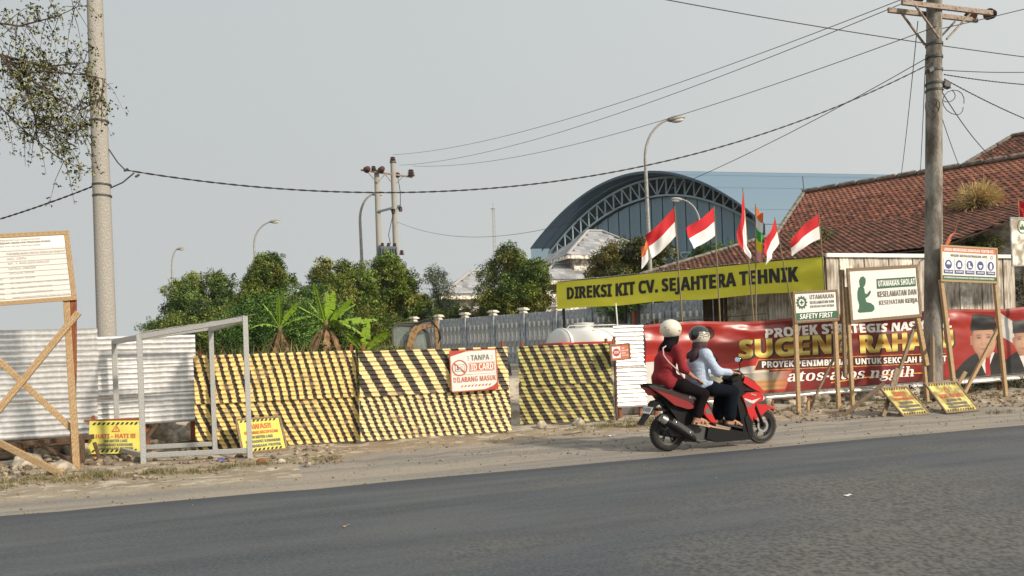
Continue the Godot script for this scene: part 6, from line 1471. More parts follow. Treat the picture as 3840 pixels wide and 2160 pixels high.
func make_bananas():
	var t := thing("banana_plant", "large banana plant with upright leaves and brown dead skirt", "banana plant", Vector3(1.5, 0.8, -19.5), 0.0, "banana plants behind the hoarding"); var m := MB.new()
	m.tube([Vector3(0, -0.1, 0), Vector3(0.03, 0.9, 0), Vector3(0.02, 1.65, 0)], [0.13, 0.11, 0.06], 10); obj("stem", m, "banana_stem", t)
	var c := Vector3(0.02, 1.55, 0)
	var leaves := [[Vector3(0.22, 1.0, 0.1), 0.95, 0.16, 0.10], [Vector3(-0.25, 1.0, 0.2), 1.15, 0.11, 0.02], [Vector3(0.62, 0.85, 0.3), 1.15, 0.13, 0.15], [Vector3(-0.75, 0.62, 0.35), 0.95, 0.14, 0.15], [Vector3(0.95, 0.30, 0.2), 1.35, 0.14, 0.22], [Vector3(0.75, 0.75, -0.4), 1.2, 0.14, 0.15], [Vector3(0.72, 0.25, 0.5), 1.15, 0.12, 0.65], [Vector3(-0.4, 0.85, -0.4), 1.0, 0.13, 0.2], [Vector3(0.05, 1.0, -0.3), 1.1, 0.13, 0.1], [Vector3(-0.85, 0.35, -0.3), 0.8, 0.13, 0.5], [Vector3(0.9, 0.05, 0.35), 1.0, 0.12, 0.35], [Vector3(0.45, 0.6, 0.6), 0.9, 0.12, 0.6]]
	for k in leaves.size(): banana_leaf(t, c + Vector3(0, -0.05 * (k % 3), 0), leaves[k][0].normalized(), leaves[k][1], leaves[k][2], leaves[k][3], 60 + k)
	for k in 16:
		var a := k * 2.3 + 0.4; var o := 0.25 + 0.4 * absf(sin(k * 1.9)); banana_leaf(t, c + Vector3(cos(a) * 0.08, -0.12, sin(a) * 0.08), Vector3(cos(a) * o, -0.3 - 0.25 * (k % 3), sin(a) * o).normalized(), 0.5 + 0.13 * (k % 4), 0.10, 1.1, 80 + k, "banana_dead")
	t = thing("banana_plant", "smaller banana plant with low spreading leaves right of the large one", "banana plant", Vector3(2.35, 0.95, -18.6), 0.0, "banana plants behind the hoarding")
	m = MB.new(); m.tube([Vector3(0, -0.1, 0), Vector3(0.02, 0.35, 0), Vector3(0.0, 0.65, 0)], [0.08, 0.07, 0.04], 9); obj("stem", m, "banana_stem", t)
	for e in [[Vector3(0.9, 0.45, 0.2), 1.25, 0.17, 0.45, 1], [Vector3(0.6, 0.8, 0.2), 1.0, 0.16, 0.3, 2], [Vector3(-0.5, 0.85, 0.3), 0.9, 0.15, 0.3, 3], [Vector3(0.95, 0.15, 0.3), 1.2, 0.16, 0.25, 4], [Vector3(0.1, 1.0, 0.1), 0.95, 0.15, 0.1, 5], [Vector3(-0.7, 0.3, 0.4), 0.9, 0.15, 0.5, 6]]: banana_leaf(t, Vector3(0, 0.62, 0), e[0].normalized(), e[1], e[2], e[3], 120 + e[4])
	t = thing("banana_plant", "tattered banana plant behind, left of the large one", "banana plant", Vector3(0.4, 0.8, -20.6), 0.0, "banana plants behind the hoarding")
	m = MB.new(); m.tube([Vector3(0, -0.1, 0), Vector3(0.02, 0.9, 0), Vector3(0.0, 1.55, 0)], [0.11, 0.10, 0.05], 9); obj("stem", m, "banana_stem", t)
	for e in [[Vector3(-0.4, 0.9, 0.2), 1.0, 0.13, 0.25, 1], [Vector3(0.45, 0.9, 0.1), 1.1, 0.13, 0.3, 2], [Vector3(-0.8, 0.5, 0.3), 0.9, 0.12, 0.5, 3], [Vector3(0.0, 1.0, 0.3), 1.0, 0.11, 0.1, 4], [Vector3(0.8, 0.6, 0.1), 1.0, 0.12, 0.3, 5]]: banana_leaf(t, Vector3(0, 1.5, 0), e[0].normalized(), e[1], e[2], e[3], 140 + e[4])
	for k in 6:
		var a := k * 1.05; banana_leaf(t, Vector3(cos(a) * 0.07, 1.4, sin(a) * 0.07), Vector3(cos(a) * 0.35, -0.4 - 0.2 * (k % 3), sin(a) * 0.35).normalized(), 0.45 + 0.15 * (k % 3), 0.10, 1.0, 160 + k, "banana_dead")

func blade_tuft(n: int, h: float, w: float, sd: int, spread := 0.5) -> ArrayMesh:
	rng.seed = sd; var m := MB.new(); m.colored = true
	for k in n:
		var a := rng.randf() * TAU; var o := Vector3(cos(a), 0, sin(a)) * rng.randf() * spread; var lean := Vector3(rng.randfn(), 0, rng.randfn()) * 0.35 * h
		var s := Vector3(cos(a + 1.5), 0, sin(a + 1.5)) * w; var hh := h * rng.randf_range(0.5, 1.1); var g := rng.randf_range(0.7, 1.3); m.tint = Color(g, g, g)
		var p1 := o + lean * 0.4 + Vector3(0, hh * 0.6, 0); var p2 := o + lean + Vector3(0, hh, 0)
		m.quad(o - s, p1 - s * 0.8, p1 + s * 0.8, o + s); m.tri(p1 - s * 0.8, p2, p1 + s * 0.8)
	return m.mesh()

func make_ground_cover():
	# weeds behind the hoarding
	rng.seed = 200; var xf := []; var cols := []
	var weed := clump(20, 0.24, 0.4, 105)
	for k in 900:
		var x := rng.randf_range(-2.2, 4.2); var z := rng.randf_range(-15.6, -24.0)
		if x > 3.2 and z < -20: continue
		var h := rng.randf_range(0.1, 0.75) * (0.6 + 0.4 * sin(x * 3.0)) * (1.0 if x < 3.0 else 0.5)
		for q in 2:
			xf.append(Transform3D(Basis(Vector3.UP, rng.randf() * TAU) * Basis.from_scale(Vector3.ONE * rng.randf_range(0.12, 0.26)), Vector3(x + rng.randfn() * 0.1, ground_at(x, z) + h * (0.5 + 0.5 * q), z)))
			cols.append(shade([Color(0.06, 0.085, 0.02), Color(0.10, 0.12, 0.03), Color(0.035, 0.06, 0.015), Color(0.15, 0.13, 0.05)]))
	var o := many("weeds", weed, xf, "leaf", self, cols); tag(o, "tangle of weeds growing behind the striped hoarding", "weeds"); o.set_meta("kind", "stuff")
	xf = []; cols = []
	var reed := blade_tuft(9, 0.8, 0.012, 5, 0.25)
	for k in 150:
		var x := rng.randf_range(-1.6, 3.6); var z := rng.randf_range(-15.4, -18.5)
		xf.append(Transform3D(Basis(Vector3.UP, rng.randf() * TAU) * Basis.from_scale(Vector3.ONE * rng.randf_range(0.6, 1.2)), Vector3(x, ground_at(x, z), z)))
		cols.append(shade([Color(0.16, 0.15, 0.05), Color(0.24, 0.19, 0.08), Color(0.09, 0.11, 0.03)]))
	o = many("tall_grass", reed, xf, "grass", self, cols); tag(o, "dry tall grass stalks behind the striped hoarding", "grass"); o.set_meta("kind", "stuff")
	# grass tufts on the verge
	xf = []; cols = []
	var tuft := blade_tuft(26, 0.075, 0.004, 6, 0.16)
	var spots := [[-3.0, -11.3, 0.75, 0.22, 90], [-2.3, -11.1, 0.3, 0.16, 26], [-1.55, -11.15, 0.14, 0.10, 14], [-0.9, -10.95, 0.25, 0.10, 18], [-0.55, -11.0, 0.2, 0.10, 14], [-0.15, -11.05, 0.2, 0.08, 12], [0.75, -11.35, 0.18, 0.12, 14], [7.2, -12.95, 0.6, 0.3, 80], [6.6, -12.7, 0.5, 0.2, 40], [15.5, -13.6, 2.5, 0.5, 160], [11.0, -13.3, 1.5, 0.25, 40], [13.2, -10.4, 0.4, 0.08, 12], [-3.6, -10.9, 0.5, 0.15, 24]]
	for s in spots:
		for k in s[4]:
			var x: float = s[0] + rng.randfn() * s[2]; var z: float = s[1] + rng.randfn() * s[3]
			xf.append(Transform3D(Basis(Vector3.UP, rng.randf() * TAU) * Basis.from_scale(Vector3.ONE * rng.randf_range(0.5, 1.2)), Vector3(x, ground_at(x, z) - 0.01, z)))
			cols.append(shade([Color(0.15, 0.13, 0.05), Color(0.20, 0.17, 0.08), Color(0.26, 0.21, 0.11), Color(0.11, 0.115, 0.04)]))
	o = many("verge_grass", tuft, xf, "grass", self, cols); tag(o, "sparse dry grass tufts along the verge", "grass"); o.set_meta("kind", "stuff")
	xf = []; cols = []
	for k in 420:
		var x := rng.randf_range(14.2, 22.0); var z := rng.randf_range(-13.9, -15.8)
		xf.append(Transform3D(Basis(Vector3.UP, rng.randf() * TAU) * Basis.from_scale(Vector3.ONE * rng.randf_range(0.10, 0.2)), Vector3(x, ground_at(x, z) + rng.randf() * 0.3, z)))
		cols.append(shade([Color(0.035, 0.06, 0.016), Color(0.05, 0.08, 0.02)]))
	o = many("creepers", weed, xf, "leaf", self, cols); tag(o, "dark green creepers under the right end of the red banner", "creepers"); o.set_meta("kind", "stuff")
	# gravel and rubble
	var stone := MB.new(); stone.ball(Transform3D(Basis.from_scale(Vector3(1, 0.6, 0.8)), Vector3.ZERO), 5, 7, func(d): return 1.0 + 0.35 * noise.get_noise_3d(d.x * 30.0, d.y * 30.0, d.z * 30.0)); var sm := stone.mesh()
	xf = []; cols = []
	var fields := [[-4.0, 1.0, -13.4, -10.6, 900, 0.012, 0.05], [0.5, 8.0, -13.2, -9.4, 700, 0.006, 0.022], [8.2, 18.0, -13.6, -11.0, 1500, 0.012, 0.045], [-4.0, 18.0, -10.5, -8.7, 900, 0.005, 0.016], [-4.0, -1.0, -13.9, -12.4, 260, 0.03, 0.09], [-3.0, 14.0, -8.3, -2.0, 160, 0.005, 0.011]]
	for f in fields:
		for k in f[4]:
			var x := rng.randf_range(f[0], f[1]); var z := rng.randf_range(f[2], f[3])
			if noise.get_noise_2d(x * 25.0, z * 25.0) < rng.randf_range(-0.5, 0.15): continue
			var s := lerpf(f[5], f[6], pow(rng.randf(), 2.5)); var y := ground_at(x, z) if z < -8.5 else 0.03
			xf.append(Transform3D(Basis.from_euler(Vector3(rng.randf() * 0.6, rng.randf() * TAU, rng.randf() * 0.6)) * Basis.from_scale(Vector3.ONE * s), Vector3(x, y + s * 0.25, z)))
			cols.append(shade([Color(0.9, 0.9, 0.88), Color(1.5, 1.45, 1.35), Color(1.1, 0.95, 0.8), Color(0.6, 0.55, 0.5)] if z > -8.6 or x < 8 else [Color(0.95, 0.92, 0.88), Color(1.2, 1.1, 1.0), Color(0.6, 0.56, 0.52), Color(0.8, 0.74, 0.68)]))
	o = many("gravel", sm, xf, "rubble", self, cols); tag(o, "loose gravel and crushed limestone scattered over the verge", "gravel"); o.set_meta("kind", "stuff")
	# single larger stones one can point at
	var rocks := [[Vector3(-2.75, 0.06, -11.85), 0.15, "limestone", "pale boulder at the foot of the project board's post"], [Vector3(-0.1, 0.03, -11.2), 0.07, "wood_red", "reddish brick lump on the verge in front of the steel frame"], [Vector3(0.18, 0.03, -11.05), 0.05, "limestone", "small white stone right of the reddish lump"], [Vector3(4.95, 0.05, -13.2), 0.10, "limestone", "white rubble lump at the left foot of the olive gate"], [Vector3(5.75, 0.05, -13.25), 0.12, "limestone", "white rubble lump under the middle of the olive gate"], [Vector3(8.1, 0.12, -13.4), 0.22, "limestone", "large pale boulder behind the scooter's rear wheel"], [Vector3(-3.4, 0.05, -12.8), 0.2, "limestone", "cream boulder under the dark timber trestle"], [Vector3(-1.6, 0.1, -14.6), 0.35, "limestone", "big cream boulder behind the gap under the zinc fence"]]
	for r in rocks:
		var m := MB.new(); var sd: float = r[0].x * 13.0
		m.ball(Transform3D(Basis.from_scale(Vector3(1.1, 0.75, 0.9) * r[1]), Vector3.ZERO), 9, 14, func(d): return 1.0 + 0.5 * noise.get_noise_3d(d.x * 22.0 + sd, d.y * 22.0, d.z * 22.0))
		tag(obj("stone", m, r[2], self, r[0]), r[3], "stone", "loose stones on the verge")
	# limestone embankment under the red banner and behind the left fence
	var b := thing("stone_embankment", "rough pale limestone bank under the red banner", "embankment", Vector3(7.4, 0, -14.5))
	for k in 95:
		var m := MB.new(); var sd := k * 7.3; var s := rng.randf_range(0.12, 0.26)
		m.ball(Transform3D(Basis.from_euler(Vector3(rng.randf(), rng.randf() * 6.0, rng.randf())) * Basis.from_scale(Vector3(1.25, 0.85, 1.0) * s), Vector3.ZERO), 6, 9, func(d): return 1.0 + 0.6 * noise.get_noise_3d(d.x * 20.0 + sd, d.y * 20.0, d.z * 20.0))
		obj("stone", m, "limestone", b, Vector3(rng.randf_range(0.2, 9.0), rng.randf_range(0.0, 0.30), rng.randf_range(-0.1, 0.3)))
	b = thing("stone_embankment", "rough pale limestone bank behind the left zinc fence", "embankment", Vector3(-5.0, 0, -14.6))
	for k in 40:
		var m := MB.new(); var sd := k * 5.3; var s := rng.randf_range(0.14, 0.3)
		m.ball(Transform3D(Basis.from_euler(Vector3(rng.randf(), rng.randf() * 6.0, rng.randf())) * Basis.from_scale(Vector3(1.25, 0.85, 1.0) * s), Vector3.ZERO), 6, 9, func(d): return 1.0 + 0.6 * noise.get_noise_3d(d.x * 20.0 + sd, d.y * 20.0, d.z * 20.0))
		obj("stone", m, "limestone", b, Vector3(rng.randf_range(0.2, 3.9), rng.randf_range(0.0, 0.4), rng.randf_range(-0.25, 0.25)))
	# litter
	for e in [[Vector3(5.15, 0.032, -5.6), Vector3(0.10, 0.006, 0.04), 0.3, "ink_white", "scrap of white paper lying on the right of the road"], [Vector3(0.62, 0.032, -6.55), Vector3(0.09, 0.006, 0.025), 0.8, "wood_new", "pale splinter of wood lying on the road"], [Vector3(5.0, 0.03, -11.75), Vector3(0.5, 0.02, 0.025), 0.25, "wood_dark", "thin dark stick lying on the verge before the olive gate"], [Vector3(-0.62, 0.03, -11.75), Vector3(0.16, 0.03, 0.08), 0.2, "flag_blue", "crumpled blue wrapper under the steel frame"], [Vector3(5.45, 0.02, -11.2), Vector3(0.12, 0.01, 0.05), 0.1, "ink_white", "white scrap on the grey shoulder before the olive gate"]]:
		var m := MB.new(); m.sheet(8, 4, func(u, v): return Vector3((u - 0.5) * e[1].x, e[1].y * (0.5 + sin(u * 7.0 + v * 3.0) * 0.5), (v - 0.5) * e[1].z)); var q := tag(obj("litter", m, e[3], self, e[0]), e[4], "litter", "litter"); q.rotation.y = e[2]

# ---------------------------------------------------------------- smooth bodies (distance field of tapered bones, meshed as surface nets)
func sdf(m: MB, bones: Array, k: float, cell: float, wob := 0.0, freq := 60.0):
	# bones: [a, b, radius at a, radius at b]
	var lo := Vector3(1e9, 1e9, 1e9); var hi := -lo
	for b in bones:
		var r: float = maxf(b[2], b[3]) + 3.0 * cell
		for e in [b[0], b[1]]: lo = lo.min(e - Vector3.ONE * r); hi = hi.max(e + Vector3.ONE * r)
	var nx := int((hi.x - lo.x) / cell) + 2; var ny := int((hi.y - lo.y) / cell) + 2; var nz := int((hi.z - lo.z) / cell) + 2
	var f := PackedFloat32Array(); f.resize(nx * ny * nz); f.fill(1.0)
	for b in bones:
		var a: Vector3 = b[0]; var d: Vector3 = b[1] - a; var ra: float = b[2]; var rb: float = b[3]
		var l2 := maxf(d.length_squared(), 1e-9); var pad := maxf(ra, rb) + k * 0.6 + 2.0 * cell
		var mn := ((a.min(b[1]) - Vector3.ONE * pad - lo) / cell).floor().max(Vector3.ZERO); var mx := (a.max(b[1]) + Vector3.ONE * pad - lo) / cell
		for iz in range(int(mn.z), mini(int(mx.z) + 1, nz)):
			for iy in range(int(mn.y), mini(int(mx.y) + 1, ny)):
				for ix in range(int(mn.x), mini(int(mx.x) + 1, nx)):
					var p := lo + Vector3(ix, iy, iz) * cell - a
					var t := clampf(p.dot(d) / l2, 0.0, 1.0)
					var v := (p - d * t).length() - ra - (rb - ra) * t
					var i := (iz * ny + iy) * nx + ix; var o := f[i]
					var h := maxf(k - absf(o - v), 0.0) / k
					f[i] = minf(o, v) - h * h * k * 0.25
	if wob > 0.0:
		for iz in nz:
			for iy in ny:
				for ix in nx:
					var i := (iz * ny + iy) * nx + ix
					if absf(f[i]) < 0.05: f[i] += wob * noise.get_noise_3d((lo.x + ix * cell) * freq * 20.0, (lo.y + iy * cell) * freq * 9.0, (lo.z + iz * cell) * freq * 20.0)
	var id := PackedInt32Array(); id.resize(nx * ny * nz); id.fill(-1)
	var base := m.v.size()
	var off := [0, 1, nx, nx + 1, nx * ny, nx * ny + 1, nx * ny + nx, nx * ny + nx + 1]
	for iz in nz - 1:
		for iy in ny - 1:
			for ix in nx - 1:
				var i := (iz * ny + iy) * nx + ix; var neg := 0
				if f[i] > 0.1: continue
				for q in 8:
					if f[i + off[q]] < 0.0: neg += 1
				if neg == 0 or neg == 8: continue
				var s := Vector3.ZERO; var c := 0
				for e in [[0, 1], [2, 3], [4, 5], [6, 7], [0, 2], [1, 3], [4, 6], [5, 7], [0, 4], [1, 5], [2, 6], [3, 7]]:
					var va := f[i + off[e[0]]]; var vb := f[i + off[e[1]]]
					if (va < 0.0) == (vb < 0.0): continue
					var t := va / (va - vb)
					s += Vector3(e[0] & 1, (e[0] >> 1) & 1, e[0] >> 2).lerp(Vector3(e[1] & 1, (e[1] >> 1) & 1, e[1] >> 2), t); c += 1
				id[i] = m.vert(lo + (Vector3(ix, iy, iz) + s / c) * cell, Vector3.ZERO)
	var st := [1, nx, nx * ny]
	for iz in range(1, nz - 1):
		for iy in range(1, ny - 1):
			for ix in range(1, nx - 1):
				var i := (iz * ny + iy) * nx + ix
				for ax in 3:
					var j: int = i + st[ax]
					if (f[i] < 0.0) == (f[j] < 0.0): continue
					var u: int = st[(ax + 1) % 3]; var w: int = st[(ax + 2) % 3]
					var q := [id[i - u - w], id[i - w], id[i], id[i - u]]
					if q.min() < 0: continue
					if f[i] < 0.0: q.reverse()
					for e in [0, 1, 2, 0, 2, 3]: m.ix.append(q[e])
					var nn := (m.v[q[2]] - m.v[q[0]]).cross(m.v[q[1]] - m.v[q[3]])
					for e in q: m.n[e] += nn
	for i in range(base, m.v.size()):
		m.n[i] = m.n[i].normalized()

func hand(m: MB, wrist: Vector3, fwd: Vector3, palm: Vector3, side: float, curl: float):
	# fwd: towards the knuckles, palm: where the palm faces, side: +1 if the thumb lies along fwd x palm
	fwd = fwd.normalized(); var ac := fwd.cross(palm).normalized() * side; palm = ac.cross(fwd).normalized() * side
	var b := []
	for k in 4:
		var o := ac * (0.030 - 0.020 * k); var kn := wrist + fwd * (0.088 - 0.004 * absf(k - 1.2)) + o
		b.append([wrist + o * 0.6, kn, 0.016, 0.0125])
		var l: float = [0.040, 0.046, 0.042, 0.033][k]; var p := kn
		for j in 3:
			var a := curl * (0.35 + 0.62 * j); var d := fwd * cos(a) + palm * sin(a); var e: Vector3 = p + d * l * [1.0, 0.7, 0.55][j]
			b.append([p, e, 0.0105 - 0.001 * j, 0.0098 - 0.0012 * j]); p = e
	var t0 := wrist + fwd * 0.03 + ac * 0.028; var t1 := t0 + (fwd * 0.6 + ac * 0.7 + palm * 0.25).normalized() * 0.042; var t2 := t1 + (fwd * 0.85 + ac * 0.1 + palm * 0.45).normalized() * 0.034
	b.append([t0, t1, 0.015, 0.0115]); b.append([t1, t2, 0.0112, 0.009])
	sdf(m, b, 0.008, 0.0055)

func head(m: MB, c: Vector3, fwd: Vector3):
	# skull, jaw, nose, brow, lips, ears; c at eye height
	fwd = fwd.normalized(); var r := fwd.cross(Vector3.UP).normalized(); var u := r.cross(fwd)
	var b := [[c + u * 0.025 - fwd * 0.02, c + u * 0.02 - fwd * 0.035, 0.092, 0.09], [c - u * 0.03 + fwd * 0.03, c - u * 0.09 + fwd * 0.045, 0.062, 0.032], [c - u * 0.005 + fwd * 0.085, c - u * 0.042 + fwd * 0.103, 0.009, 0.015], [c + u * 0.02 + fwd * 0.07 - r * 0.035, c + u * 0.02 + fwd * 0.07 + r * 0.035, 0.014, 0.014], [c - u * 0.068 + fwd * 0.083 - r * 0.018, c - u * 0.068 + fwd * 0.083 + r * 0.018, 0.008, 0.008], [c - u * 0.10, c - u * 0.2 - fwd * 0.02, 0.052, 0.056]]
	for s in [-1.0, 1.0]: b.append([c + r * s * 0.088 + u * 0.01 - fwd * 0.01, c + r * s * 0.09 - u * 0.03 - fwd * 0.005, 0.012, 0.009])
	sdf(m, b, 0.02, 0.009)

func eyes(parent: Node, c: Vector3, fwd: Vector3):
	fwd = fwd.normalized(); var r := fwd.cross(Vector3.UP).normalized()
	for s in [-1.0, 1.0]:
		var m := MB.new(); m.ball(Transform3D(Basis.from_scale(Vector3.ONE * 0.011), c + fwd * 0.076 + r * s * 0.031), 6, 8); obj("eye", m, "ink_grey", parent)

# helmet shell: an ellipsoid left open towards fwd
func shell(c: Vector3, fwd: Vector3, rad: Vector3, from: float, to: float, a0 := 0.0, a1 := TAU, grow := 1.0) -> MB:
	var m := MB.new(); fwd = fwd.normalized(); var r := fwd.cross(Vector3.UP).normalized(); var u := r.cross(fwd)
	m.sheet(30, 18, func(a, b):
		var th: float = lerpf(a0, a1, a); var ph: float = lerpf(from, to, b)
		return c + (fwd * cos(ph) * rad.x + (u * cos(th) * rad.y + r * sin(th) * rad.z) * sin(ph)) * grow, true)
	return m

func foot(m: MB, ankle: Vector3, toe: Vector3, s: float):
	var d := (toe - ankle); var heel := ankle + Vector3(-0.035, -0.055, 0)
	sdf(m, [[ankle + Vector3(0, 0.05, 0), ankle, 0.038, 0.036], [ankle, heel, 0.036, 0.03], [heel, toe - d * 0.25, 0.03, 0.026], [ankle, toe - d * 0.3 + Vector3(0, 0.01, 0), 0.034, 0.024], [toe - d * 0.3 + Vector3(0, 0, 0.022 * s), toe + Vector3(0, 0, 0.018 * s), 0.022, 0.014], [toe - d * 0.3 - Vector3(0, 0, 0.022 * s), toe - d * 0.12 - Vector3(0, 0, 0.026 * s), 0.02, 0.011]], 0.02, 0.009)

func sandal(parent: Node, ankle: Vector3, toe: Vector3, material: String):
	var d := toe - ankle; var x := Vector3(d.x, d.y * 0.55, d.z).normalized(); var y := Vector3.UP - x * x.y; y = y.normalized()
	var t := Transform3D(Basis(x, y.cross(x) * -1.0, y), ankle + Vector3(0.03, -0.09, 0))
	t.basis = Basis(x, x.cross(y) * -1.0, y)
	var m := MB.new(); m.prism([Vector2(-0.10, -0.032), Vector2(-0.06, -0.04), Vector2(0.06, -0.048), Vector2(0.14, -0.045), Vector2(0.175, -0.01), Vector2(0.165, 0.03), Vector2(0.10, 0.048), Vector2(-0.05, 0.04), Vector2(-0.10, 0.03)], 0.026, t, 0.006); obj("sole", m, material, parent)
	for s in [[0.03, 0.0], [0.10, -0.012]]:
		m = MB.new(); var pts := []
		for k in 9:
			var a := PI * k / 8.0; pts.append(t * Vector3(s[0], cos(a) * 0.047, 0.012 + sin(a) * (0.065 + s[1] * 2.0)))
		m.tube(pts, 0.010, 6); obj("strap", m, material, parent)

func rider(called: String, label: String, at: Vector3, j: Dictionary, top_mat: String, leg_mat: String) -> Node3D:
	var t := thing(called, label, "person", at, 0.0, "two people on the scooter")
	var body := MB.new()
	var zf := func(v: Vector3) -> Vector3: return Vector3(v.x, v.y, -v.z)
	var bones := [[j.hip, j.chest, 0.12, 0.115], [j.chest, j.neck, 0.11, 0.06], [j.neck, j.head - Vector3(0, 0.1, 0), 0.055, 0.05]]
	for s in [0, 1]:
		var g := func(v: Vector3) -> Vector3: return zf.call(v) if s == 1 else v
		bones.append([j.neck - Vector3(0, 0.06, 0), g.call(j.shoulder), 0.07, 0.055]); bones.append([g.call(j.shoulder), g.call(j.elbow), 0.05, 0.04]); bones.append([g.call(j.elbow), g.call(j.wrist), 0.040, 0.027])
		bones.append([j.hip, g.call(j.thigh), 0.11, 0.085]); bones.append([g.call(j.thigh), g.call(j.knee), 0.082, 0.055]); bones.append([g.call(j.knee), g.call(j.ankle), 0.055, 0.036])
	sdf(body, bones, 0.05, 0.018)
	head(body, j.head, j.face)
	for s in [0, 1]:
		var g := func(v: Vector3) -> Vector3: return zf.call(v) if s == 1 else v
		hand(body, g.call(j.wrist), g.call(j.hand) - g.call(j.wrist), g.call(j.palm), (1.0 if s == 0 else -1.0) * j.thumb, j.curl)
		foot(body, g.call(j.ankle), g.call(j.toe), 1.0 if s == 0 else -1.0)
	var o := obj("body", body, "skin", t); eyes(o, j.head, j.face)
	# clothes
	var top := MB.new(); var tb: Array = j.top.duplicate()
	for s in [0, 1]:
		var g := func(v: Vector3) -> Vector3: return zf.call(v) if s == 1 else v
		var cuff: Vector3 = j.elbow.lerp(j.wrist, j.sleeve)
		tb.append([j.neck - Vector3(0, 0.09, 0), g.call(j.shoulder), 0.095, 0.078]); tb.append([g.call(j.shoulder), g.call(j.elbow), 0.082, j.arm]); tb.append([g.call(j.elbow), g.call(cuff), j.arm, j.arm * 0.85])
		tb.append([j.chest + Vector3(0, 0, 0.07 * (1 - 2 * s)), j.hip + Vector3(-0.01, 0.04, 0.08 * (1 - 2 * s)), 0.115, 0.125])
	sdf(top, tb, 0.055, 0.0145, 0.032, 1.0)
	obj(j.top_name, top, top_mat, t)
	var legs := MB.new(); var lb := []
	for s in [0, 1]:
		var g := func(v: Vector3) -> Vector3: return zf.call(v) if s == 1 else v
		lb.append([j.hip, g.call(j.thigh), 0.135, 0.11]); lb.append([g.call(j.thigh), g.call(j.knee), 0.108, 0.086]); lb.append([g.call(j.knee), g.call(j.knee.lerp(j.ankle, 0.86)), 0.084, j.hem])
	sdf(legs, lb, 0.045, 0.0155, 0.022, 1.0)
	obj("trousers", legs, leg_mat, t)
	return t

